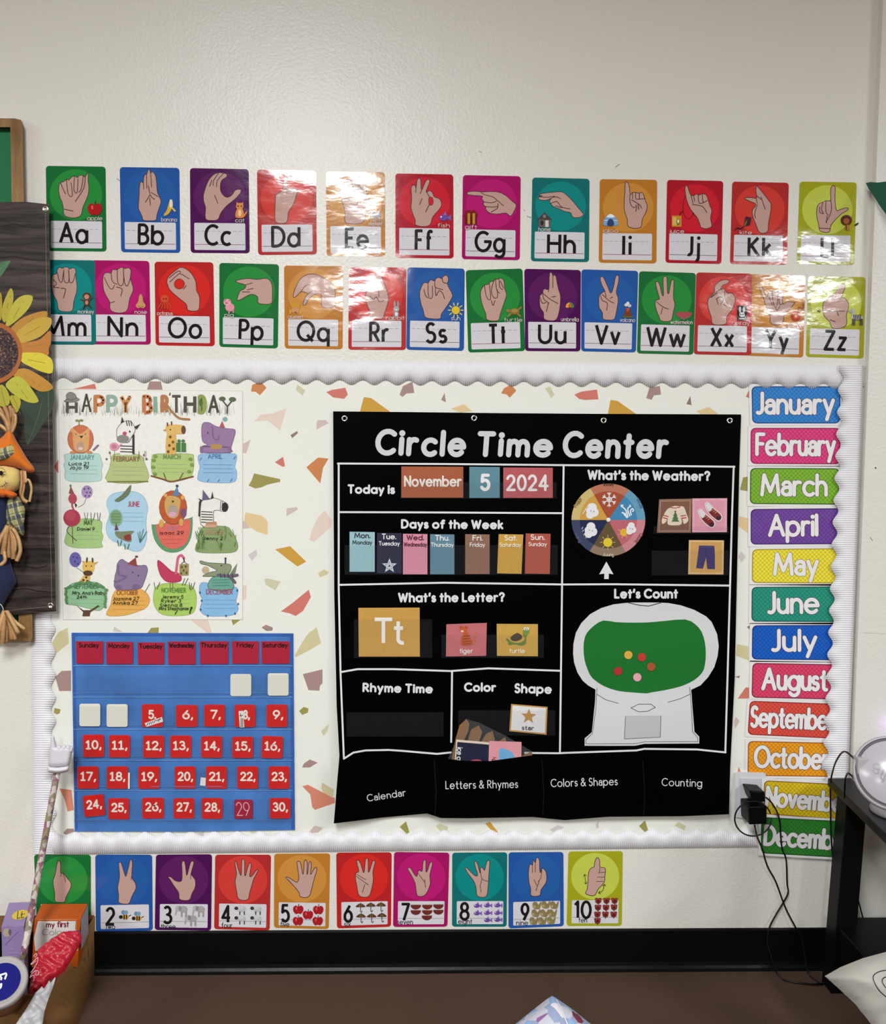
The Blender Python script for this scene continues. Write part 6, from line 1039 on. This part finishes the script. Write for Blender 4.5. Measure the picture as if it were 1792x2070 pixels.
f = MB(wall(.089)).line(smooth(pts("-40,1460 40,1455 75,1430 95,1405", D1), 3, False), .9, '17120f'); [f.line(pts(s_, D1), .9, '17120f') for s_ in ("80,1375 100,1420", "95,1405 140,1408", "60,1420 82,1455", "30,1440 45,1465")]; f.build('stitched_mouth', 'cloth', doll)
raffia('raffia_hand', [(D2, "110,290 60,380 10,470 -30,600", 5), (D2, "115,290 80,420 60,560 40,700", 6), (D2, "125,290 130,430 125,580 120,740", 7), (D2, "140,310 170,450 180,600 190,760", 6), (D2, "170,330 230,420 270,540 280,660 230,790", 4.5), (D2, "120,300 60,640 70,780 0,850", 4), (D2, "150,330 190,420 215,560 200,700", 4)], d=.062)
raffia('raffia_foot', [(D2, "70,1480 20,1600 -20,1780 -40,1930", 6), (D2, "75,1480 50,1620 40,1800 30,1940", 6.5), (D2, "80,1480 90,1640 85,1780 80,1920", 6), (D2, "85,1480 125,1620 150,1760 165,1880", 6), (D2, "90,1490 170,1640 230,1760 260,1800", 5.5), (D2, "100,1500 190,1620 270,1690 340,1740", 4.5), (D2, "85,1480 160,1690 210,1880", 4)], d=.052)
MB().tube([W(*p, .062) for p in smooth(pts("-60,1380 0,1388 30,1420 48,1470", D2), 3, False)], .0008, 'd8d4d0', 6).build('tie_string', 'plain', doll)

# ------------------------------------------------------------------ open cardboard box on the floor with things in it
RIM = [(196, 1847), (158, 1910), (124, 1969), (98, 2030), (87, 2070), (80, 2125)]; BOT = [(193, 1961), (185, 1998), (172, 2036), (157, 2072), (142, 2105), (125, 2145)]
RIM, BOT = smooth(RIM, 4, False), smooth(BOT, 4, False)
bp_ = [H(*p, 0.0) for p in BOT]; tp_ = [W(*r, -b_.y) for r, b_ in zip(RIM, bp_)]
box = empty('cardboard_box', (bp_[0].x - .18, bp_[2].y, 0)); tag(box, 'open brown cardboard box on the floor by the baseboard, holding the pointer and wrappers', 'box')
def panelb(P, Q, nrm, nm):
    n = len(P); t = Vector(nrm) * .004; V = [*P, *Q, *[p + t for p in P], *[q + t for q in Q]]
    Fc = []
    for i in range(n - 1): Fc += [[i, i + 1, n + i + 1, n + i], [2 * n + i + 1, 2 * n + i, 3 * n + i, 3 * n + i + 1], [n + i, n + i + 1, 3 * n + i + 1, 3 * n + i], [i + 1, i, 2 * n + i, 2 * n + i + 1]]
    Fc += [[0, n, 3 * n, 2 * n], [n - 1, 3 * n - 1, 4 * n - 1, 2 * n - 1]]
    m = MB(); m.add(V, Fc, '7d5a35', n > 2); return m.build(nm, 'cardboard', box)
panelb(bp_, tp_, (-1, 0, 0), 'side_panel')
LX = bp_[0].x - .36; yb, yf = bp_[0].y - .004, bp_[-1].y; zt = tp_[0].z
def stp(x, y, z): return Vector((x, y, z))
panelb([stp(LX, yb, 0), stp(bp_[0].x - .004, yb, 0)], [stp(LX, yb, zt), stp(tp_[0].x - .004, yb, zt)], (0, -1, 0), 'back_panel')
panelb([stp(LX, yb, 0), stp(LX, yf, 0)], [stp(LX, yb, zt), stp(LX, yf, zt)], (1, 0, 0), 'side_panel')
panelb([stp(LX, yf, 0), stp(bp_[-1].x - .004, yf, 0)], [stp(LX, yf, zt), stp(tp_[-1].x - .004, yf, zt)], (0, 1, 0), 'front_panel')
panelb([stp(LX, yb, .001), stp(bp_[0].x - .006, yb, .001)], [stp(LX, yf, .001), stp(bp_[-1].x - .006, yf, .001)], (0, 0, 1), 'bottom_panel')
# orange carton
zt_ = W(128, 1827, .032).z; A = [H(70, 1858.5, zt_), H(163, 1858.5, zt_), H(177.5, 1827, zt_), H(84, 1828, zt_)]
A[0].y = A[1].y; A[3].y = A[2].y
lo = [Vector((p.x - .008, p.y, .072)) for p in A]
m = MB().hexa(lo + A, 'b8500f'); o = tag(m.build('orange_carton', 'plain'), 'orange and white carton reading my first Colo, standing in the cardboard box', 'carton')
s_ = PL(A[0], (0, -1, 0)); m = MB(s_, z=.0006); m.poly(pts("430,905 858,903 850,1000 905,1010 880,1240 400,1240 385,1100", N0), 'd8d0cc'); z = m.z; m.build('front_label', 'plain', o)
MB(s_, z=z).text('my', *N0((520, 972)), *N0((622, 972)), 10, 2.2, '6a1a2c', gap=24).text('first', *N0((648, 970)), *N0((782, 968)), 10.5, 2.2, '7a1c2a', gap=24).text('Colours', *N0((478, 1062)), *N0((850, 1058)), 12, 1.1, '8a8680', gap=20).build('lettering', 'plain', o)
m = MB(s_, z=.0004); m.line(pts("440,890 868,886", N0), .8, 'e0b090', cap=False).line(pts("864,890 858,1010", N0), .8, 'e0b090', cap=False).build('dotted_trim', 'plain', o)
s_ = lambda px, py, dz=0.0: PL(A[1], (1, -.02, 0))(px, py, dz); n_ = Vector((1, 0, 0)); e1 = A[1]; e2 = A[2]
V = [e1 + n_ * .0006 + Vector((0, -.001, -.001)), e2 + n_ * .0006 + Vector((0, 0, -.001)), Vector((e2.x + .0006, e2.y, e2.z - .07)), Vector((e1.x + .0006, e1.y, e1.z - .07))]
m = MB(); m.add(V, [[3, 2, 1, 0]], 'a8a0a4'); m.build('side_label', 'plain', o)
tag(MB().box((A[0].x, A[2].y - .085, .006), (A[1].x - .04, A[2].y - .004, .070), '6e4e2e').build('cardboard_block', 'cardboard'), 'brown cardboard block under the orange carton inside the box', 'cardboard block')
# purple carton
zp = W(60, 1826, .05).z; A = [H(3, 1873.5, zp), H(48, 1872, zp), H(61, 1823.5, zp), H(38, 1826, zp)]
A[3] = A[2] + (A[0] - A[1]); lo = [Vector((p.x, p.y, .006)) for p in A]
o = tag(MB().hexa(lo + A, '8f7aa8').build('purple_carton', 'plain'), 'purple drink carton with a yellow sticker, standing in the cardboard box', 'carton')
s_ = lambda px, py, dz=0.0: H(px, py, zp + .0006 + dz); m = MB(s_); m.poly([N0(p) for p in ell(230, 835, 98, 52, -.28)], 'd2b238'); z = m.z; m.build('yellow_sticker', 'plain', o)
MB(s_, z=z).line(pts("205,795 195,880 225,868", N0), 1.7, '3a3220').line(pts("250,800 240,870 268,862", N0), 1.7, '3a3220').line(pts("235,835 278,822", N0), 1.4, '3a3220').build('lettering', 'plain', o)
nf = (A[1] - A[0]).cross(Vector((0, 0, 1))).normalized(); s_ = PL(A[0], nf); m = MB(s_, z=.0006); m.poly([N0(p) for p in ell(78, 1035, 44, 50)], 'b0a090').poly([N0(p) for p in ell(112, 1030, 16, 34)], '6a5a60').line(pts("60,1175 205,1025", N0), .6, '5c4a78'); [m.line(pts("%d,%d %d,%d" % (a, y, b_, y), N0), 1.0, 'b4a4c8') for a, b_, y in ((110, 160, 1218), (85, 215, 1262), (100, 190, 1300))]; m.build('front_print', 'plain', o)
# pointer with a stuffed glove
top, bot = W(116.5, 1556, .045), W(46, 1940, .215); pt = empty('pointer_stick', bot); tag(pt, 'teaching pointer with a stuffed white glove hand, floral stick standing in the box', 'pointer')
MB().tube([bot + (top - bot) * (i / 12) for i in range(13)], .0068, 'c0b0a8', 14).build('stick', 'floral_cloth', pt)
PG = Z(50, 1460, 7.392); g_ = MB(wall(.045)).puff(smooth(pts("372,390 400,350 470,362 560,352 690,366 708,440 690,560 655,650 520,668 362,660 350,560", PG), 2), 'd4d0d8', .020, 2.4, .8, R=9)
g_.build('glove_palm', 'cloth', pt)
for s_ in ("464,440 470,368 502,340 545,352 556,400 545,440", "536,440 546,362 586,334 622,352 628,400 616,440", "600,440 612,356 650,338 684,358 690,400 676,440", "656,450 672,372 698,350 722,376 726,420 708,460"):
    MB(wall(.052)).puff(smooth(pts(s_, PG), 2), 'd6d2da', .0125, 2.0, .8, R=5).build('glove_finger', 'cloth', pt)
MB(wall(.052)).puff(smooth(pts("380,420 386,260 402,205 435,203 450,250 462,350 475,420 430,470", PG), 2), 'd6d2da', .010, 2.2, .8).build('glove_index_finger', 'cloth', pt)
MB(wall(.047)).puff(smooth(pts("348,662 500,672 655,648 664,690 648,735 520,768 420,762 345,745", PG), 2), 'dcd8dc', .022, 3, .8).build('glove_cuff', 'cloth', pt)
# red wrapper, white tissue, round tub
ZB = Z(0, 1860, 8.96)
s_ = PL(W(95, 1960, .25), (.1, -.62, .78)); o = tag(MB(s_).puff(pts("690,560 760,480 900,370 1100,250 1250,208 1440,182 1490,290 1480,390 1330,660 1170,930 1010,1045 900,1085 885,1110 800,1240 755,1200 690,1310 640,1300 555,1400 520,1330 560,1100 610,900 640,720", ZB), 'ac142a', .014, 3.2, .5, R=9, wr=.30, ws=.2).build('red_wrapper', 'crinkled'), 'crumpled red plastic wrapper with white swirls, inside the cardboard box', 'wrapper')
m = MB(s_, z=.0185); 
for q in ("640,720 680,670 700,700 660,740", "590,860 660,790 715,740 710,830 680,880 620,980 590,1010", "575,1110 610,1030 690,975 730,1000 725,1050 680,1060 690,990", "580,1100 640,1060 650,1150 630,1165", "600,870 690,800"): m.line(smooth(pts(q, ZB), 3, False), 1.2, 'e0a0a8')
m.build('swirl_print', 'crinkled', o)
s_ = PL(W(70, 2020, .33), (.15, -.62, .78)); tag(MB(s_).puff(pts("200,2100 290,1880 480,1600 650,1310 760,1200 800,1245 890,1095 920,1135 1000,1030 1006,1060 960,1220 880,1420 810,1640 770,1880 730,2100", ZB), 'b6b3b6', .014, 4, .4, wr=.7, ws=.17).build('white_tissue', 'plain'), 'crumpled white paper below the red wrapper in the cardboard box', 'paper')
nrm = Vector((.22, -.62, .76)).normalized(); c = W(2, 1986, .36); tub = empty('plastic_tub', c - nrm * .085); tag(tub, 'round clear tub with a blue and grey lid, at bottom left in the box', 'tub')
MB().lathe(c, nrm, [(0, -.088), (.033, -.088), (.036, -.08), (.0415, -.004), (.0415, -.002)], '7a4440', 36).build('tub_body', 'gloss', tub)
lid = MB().lathe(c, nrm, [(.0415, -.012), (.0460, -.012), (.0468, -.006), (.0468, .002), (.0445, .005), (.040, .004), (.037, .002), (0, .002)], '9c9694', 40).build('tub_lid', 'plain', tub)
s_ = PL(c, nrm); cc = [c + (nrm.orthogonal().normalized() * math.cos(t) + nrm.cross(nrm.orthogonal().normalized()) * math.sin(t)) * .034 + nrm * .003 for t in [2 * PI * k / 36 for k in range(36)]]
m = MB(); m.add(cc, [list(range(36))], '14146c'); m.build('blue_label', 'matte', lid)
m = MB(s_, z=.0036); [m.line(pts(q, ZB), 3.6, 'd8dae4', cap=False) for q in ("-60,1090 0,1010 110,975 120,1000 90,1085", "-10,1000 30,1060 20,1100", "-60,1250 -20,1190 30,1170 20,1225 -40,1290")]; m.build('lettering', 'plain', lid)
# ------------------------------------------------------------------ outlet with two black power adapters and their cables
pl = tag(MB(wall(.0006)).sheet(rr(quad(pts("1488,1560 1549,1562 1546,1656 1485,1652")), 0, 0, 1, 1, .08, .05), 'd2d2d6', .006).build('outlet_plate', 'plain', bevel=.0015), 'white outlet plate with two adapters plugged in, right of the black chart', 'outlet')
MB(wall(.0068)).sheet(pts("1497,1573 1540,1575 1538,1646 1495,1643"), 'c4c4ca', .002).build('socket_face', 'plain', pl, bevel=.001)
def brick(fr, dep, d0, nm, label):
    q = pts(fr); F_ = [W(x, y, d0 + dep) for x, y in q]; B_ = [Vector((p.x, -d0, p.z)) for p in F_]
    m = MB().hexa([F_[3], F_[2], B_[2], B_[3], F_[0], F_[1], B_[1], B_[0]], '09090b'); return tag(m.build(nm, 'black_plastic', bevel=.003), label, 'power adapter', 'black power adapters on the outlet')
brick("1515.5,1598 1547.5,1601 1549,1622 1523,1621", .046, .0078, 'power_adapter', 'upper black power adapter in the outlet beside the November label')
brick("1514,1631 1551.5,1629 1551.5,1666 1515.5,1668", .052, .0078, 'power_adapter', 'lower bigger black cube power adapter in the outlet')
IC = Z(1460, 1680, 5.307)
def cable(nm, P, r, label, par=None):
    o = MB().tube(P, r, '0f0f11', 8).build(nm, 'rubber', par)
    return tag(o, label, 'cable', 'black cables') if par is None else o
def wp(p, d): return W(p[0], p[1], d)
def run(txt, ds, tr=None, n=5):
    q = pts(txt, tr); return [W(x, y, d) for x, y, d in smooth([(a[0], a[1], d) for a, d in zip(q, ds)], n, False)]
PA = run("1526,1668 1531,1690 1541,1714 1552,1750 1569,1782 1584,1823 1595,1848 1610,1876 1622,1900 1628,1935 1632,1958", [.05, .03, .014, .012, .010, .010, .013, .016, .018, .026, .034])
fl = [H(1640, 1974, .004), H(1655, 1985, .004), H(1673, 1989, .004)]
cable('power_cable', PA + fl, .0019, 'black cable from the lower adapter, crossing down to the floor')
PB = run("1549,1612 1560,1622 1571,1640 1577,1660 1579,1690 1582,1716 1590,1738 1592,1785 1594,1805 1584,1825 1570,1848 1556,1876 1552,1905 1560,1935 1567,1958", [.05, .045, .035, .02, .0135, .0135, .012, .008, .008, .008, .010, .013, .018, .026, .03])
cable('power_cable', PB + [H(1574, 1970, .003), H(1584, 1981, .003), H(1606, 1986, .003), H(1640, 1989.5, .0075), H(1664, 1990, .003)], .0019, 'black cable from the upper adapter, looping down onto the brown floor')
LP = [W(1523 + 37 * math.cos(t), 1655 + 35 * math.sin(t), .068 + .004 * math.sin(2 * t)) for t in [2 * PI * k / 40 for k in range(39)]]
cable('power_cable', LP, .0018, 'coiled loop of black cable around the lower adapter')

# ------------------------------------------------------------------ black side table
zt = W(1700, 1572, .045).z; a = H(1673.5, 1572, zt); f_ = H(1792, 1688, zt); dr = (f_ - a); dr = dr / abs(dr.y); Lf = .36
TL = [a, a + dr * Lf, a + dr * Lf + Vector((.5, 0, 0)), a + Vector((.5, 0, 0))]
tab = empty('side_table', (a.x + .25, a.y - .2, 0)); tag(tab, 'black side table with a lower shelf at the right edge', 'table')
th = .019; m = MB().hexa([p - Vector((0, 0, th)) for p in (TL[1], TL[2], TL[3], TL[0])] + [TL[1], TL[2], TL[3], TL[0]], '08080a'); m.build('tabletop', 'black_plastic', tab, bevel=.003)
def leg(x0, x1, y, xb0, xb1, w=.046):
    t, z0 = zt - th, .0; m = MB().hexa([(xb0, y - w, z0), (xb1, y - w, z0), (xb1, y, z0), (xb0, y, z0), (x0, y - w, t), (x1, y - w, t), (x1, y, t), (x0, y, t)], '0a0a0c'); m.build('leg', 'black_plastic', tab, bevel=.002)
yl = a.y - .012; dq = -(yl - .046)
x0, x1, xb0, xb1 = W(1714, 1607, dq).x, W(1753, 1671, dq).x, W(1683, 1950, dq).x, W(1725, 1950, dq).x
leg(x0, x1, yl, xb0, xb1); leg(x0 + .42, x1 + .42, yl, xb0 + .46, xb1 + .46)
sx = dr.x * (Lf - .06); leg(x0 + sx, x1 + sx, yl - Lf + .06, xb0 + sx, xb1 + sx); leg(x0 + .42 + sx, x1 + .42 + sx, yl - Lf + .06, xb0 + .46 + sx, xb1 + .46 + sx)
zs = W(1750, 1858, .07).z; xs = xb0 + .012
m = MB().box((xs, yl - Lf + .05, zs - .075), (xs + .46, yl - .004, zs), '08080a'); m.build('lower_shelf', 'black_plastic', tab, bevel=.003)

# ------------------------------------------------------------------ round star projector on the table
nrm = Vector((-.42, -.80, .43)).normalized(); c = W(1806, 1563, .30); R0 = .0735
pj = empty('star_projector', (c.x, c.y, zt)); tag(pj, 'round white projector lamp lettered Sky, standing on the black table', 'projector')
MB().lathe(c, nrm, [(0, -.034), (R0 * .82, -.034), (R0 * .97, -.024), (R0, -.012), (R0, .001), (R0 * .965, .005), (R0 * .93, .005)], 'b4aeb4', 56).build('housing', 'plain', pj)
MB().lathe(c, nrm, [(R0 * .94, .0052), (R0 * .93, .003), (R0 * .855, .003), (R0 * .85, .005)], '5c545c', 56).build('rim_groove', 'plain', pj)
MB().lathe(c, nrm, [(R0 * .855, .0045), (R0 * .83, .0062), (0, .007)], 'b6b0b8', 56).build('front_cover', 'gloss', pj)
s_ = PL(c, nrm); m = MB(s_, z=.0076); JZ = Z(1660, 1430, 6.273)
for q in ("735,735 700,715 668,740 672,775 720,790 735,820 715,845 675,830 660,800", "745,770 730,850", "800,830 760,870 768,910 800,925", "790,800 765,860", "815,850 790,950 770,945", "830,860 835,915", "850,850 835,940"): m.line(smooth(pts(q, JZ), 3, False), 1.3, '544c54')
m.build('lettering', 'gloss', pj)
m = MB().hexa([c + Vector(v) for v in ((-.060, .022, -.030), (-.034, .022, -.030), (-.034, .045, -.030), (-.060, .045, -.030), (-.060, .022, .022), (-.034, .022, .022), (-.034, .045, .022), (-.060, .045, .022))], 'aaa6a8'); m.build('cable_socket', 'plain', pj, bevel=.002)
MB().tube([c - nrm * .03, Vector((c.x + .045, c.y + .06, zt + .03)), Vector((c.x + .045, c.y + .06, zt + .004))], .012, 'a8a4a8', 14).build('stand_post', 'plain', pj)
MB().lathe((c.x + .045, c.y + .06, zt), (0, 0, 1), [(0, 0), (.05, 0), (.05, .005), (.045, .008), (0, .008)], 'a8a4a8', 36).build('stand_foot', 'plain', pj)
MB().lathe(c - nrm * .034 + Vector((.01, .0, .05)), (0.1, .8, .5), [(.014, 0), (.014, .008), (.009, .012), (0, .013)], 'c0b0f0', 24).build('projector_lens', 'violet_glow', pj)
ld = bpy.data.lights.new('projector_light', 'POINT'); ld.energy = .035; ld.color = (.5, .35, 1.0); ld.shadow_soft_size = .01
lo = bpy.data.objects.new('projector_light', ld); COL.objects.link(lo); lo.location = W(1822, 1474, .05)
sk = c + Vector((-.058, .033, .014)); edge = W(1683, 1572, .07)
P3 = smooth([tuple(sk), tuple(W(1708, 1519, .22)), tuple(W(1692, 1537, .15)), tuple(W(1684, 1560, .085)), tuple(W(1680, 1585, .062)), tuple(W(1680, 1640, .05)), tuple(W(1681, 1690, .04)), tuple(W(1684, 1730, .034)), tuple(W(1690, 1790, .022)), tuple(W(1700, 1840, .016)), tuple(W(1716, 1885, .02))], 5, False)
cable('power_cable', P3, .0019, 'black cable arching from the projector and hanging down past the table leg')
P4 = smooth([tuple(c + Vector((-.058, .033, -.026))), tuple(W(1716, 1563, .25)), tuple(W(1711, 1570, .2)), tuple(W(1709, 1574, .17))], 5, False); P4[-1] = (P4[-1][0], P4[-1][1], zt + .003)
cable('power_cable', P4, .0019, 'short black cable end lying on the table behind the projector')
cable('power_cable', run("1722,1775 1727,1792 1737,1824 1746,1858 1752,1880", [.03, .028, .026, .026, .026]), .0016, 'thin black cable on the wall right of the table leg')

# ------------------------------------------------------------------ cushions and the green paper leaf
s_ = PL(W(1740, 1990, .50), (-.15, -.83, .53)); cz_ = pts("1668,1973 1700,1955 1745,1937 1800,1922 1880,1905 1960,1888 1985,1990 2010,2090 2000,2190 1985,2275 1910,2262 1850,2225 1800,2140 1762,2070 1730,2030 1698,2000")
cu = tag(MB(s_).puff(cz_, 'a8a49c', .055, 7, .9, R=70, wr=.10, ws=.07).build('grey_cushion', 'cloth'), 'off-white cushion with black looping lines leaning by the black table', 'cushion')
def cus(px, py, dz=0.0):
    d = min(1, edge_dist(px, py, subdiv(cz_, 7)) / 70); h = math.sqrt(max(0, 1 - (1 - d) ** 2)) * .055 * (1 + .10 * math.sin(px * .07 + 1.3 * math.sin(py * .07 * .7)) * math.sin(py * .07 * 1.1 + .5)); return s_(px, py, h + .0012 + dz)
m = MB(cus); KC = Z(1460, 1680, 5.307)
for q in ("1792,1500 1650,1500 1570,1530 1535,1570 1540,1630 1600,1720 1700,1810 1800,1880", "1792,1570 1700,1560 1640,1580 1622,1620 1650,1680 1720,1740 1800,1800"): m.line(smooth(pts(q, KC), 5, False), 1.6, '1c1a1c', step=4)
m.build('line_pattern', 'cloth', cu)
s2 = PL(W(1117, 2030, .42), (0, -.82, .57)); tp2 = pts("1117,2013 1127,2019 1160,2042 1200,2074 1262,2140 1300,2200 1315,2275 1120,2284 925,2278 945,2205 985,2135 1040,2072 1080,2040 1108,2018")
pc = tag(MB(s2).puff(tp2, 'a0a0b0', .05, 7, .9, R=60).build('patchwork_cushion', 'patchwork'), 'patterned blue, white and crimson cushion, only its tip showing at the bottom', 'cushion')
def pcs(px, py, dz=0.0): d = min(1, edge_dist(px, py, tp2) / 60); return s2(px, py, math.sqrt(max(0, 1 - (1 - d) ** 2)) * .05 + .001 + dz)
MB(pcs).line(smooth(pts("1122,2022 1130,2040 1136,2060 1146,2085 1160,2120"), 4, False), 2.6, 'cfcdd2', step=4).build('zip', 'plain', pc)
lf = MB(lambda px, py, dz=0.0: W(px, py, .022 + .0009 * max(0, px - 1752) + dz)); lf.sheet(smooth(pts("1751,370 1775,369 1810,366 1860,372 1880,450 1868,520 1838,490 1806,452 1785,424 1768,398"), 2), '1d5741', .0008, step=8)
tag(lf.build('paper_leaf', 'paper'), 'dark green paper leaf pointing in at the right edge', 'leaf decoration')
R = random.Random(2); m = MB(wall(.0002))
for s_ in ("236,361 243,366", "970,306 974,308", "1245,338 1253,332", "1066,437 1074,440", "797,450 799,452", "1060,424 1062,426"): m.line(pts(s_), 1.0, '6a665e')
o = m.build('scuff_marks', 'matte', bpy.data.objects['wall_back']); o['kind'] = 'stuff'
m = MB(wall(.0182)); m.poly(ell(1771, 946, 1.8, n=8), '4a463f'); m.line(pts("1760,1086 1765,1093"), 1.0, '6a665e'); m.line(pts("1745,1279 1790,1281"), .8, 'b4b0a8')
o = m.build('scuff_marks', 'matte', bpy.data.objects['wall_right']); o['kind'] = 'stuff'
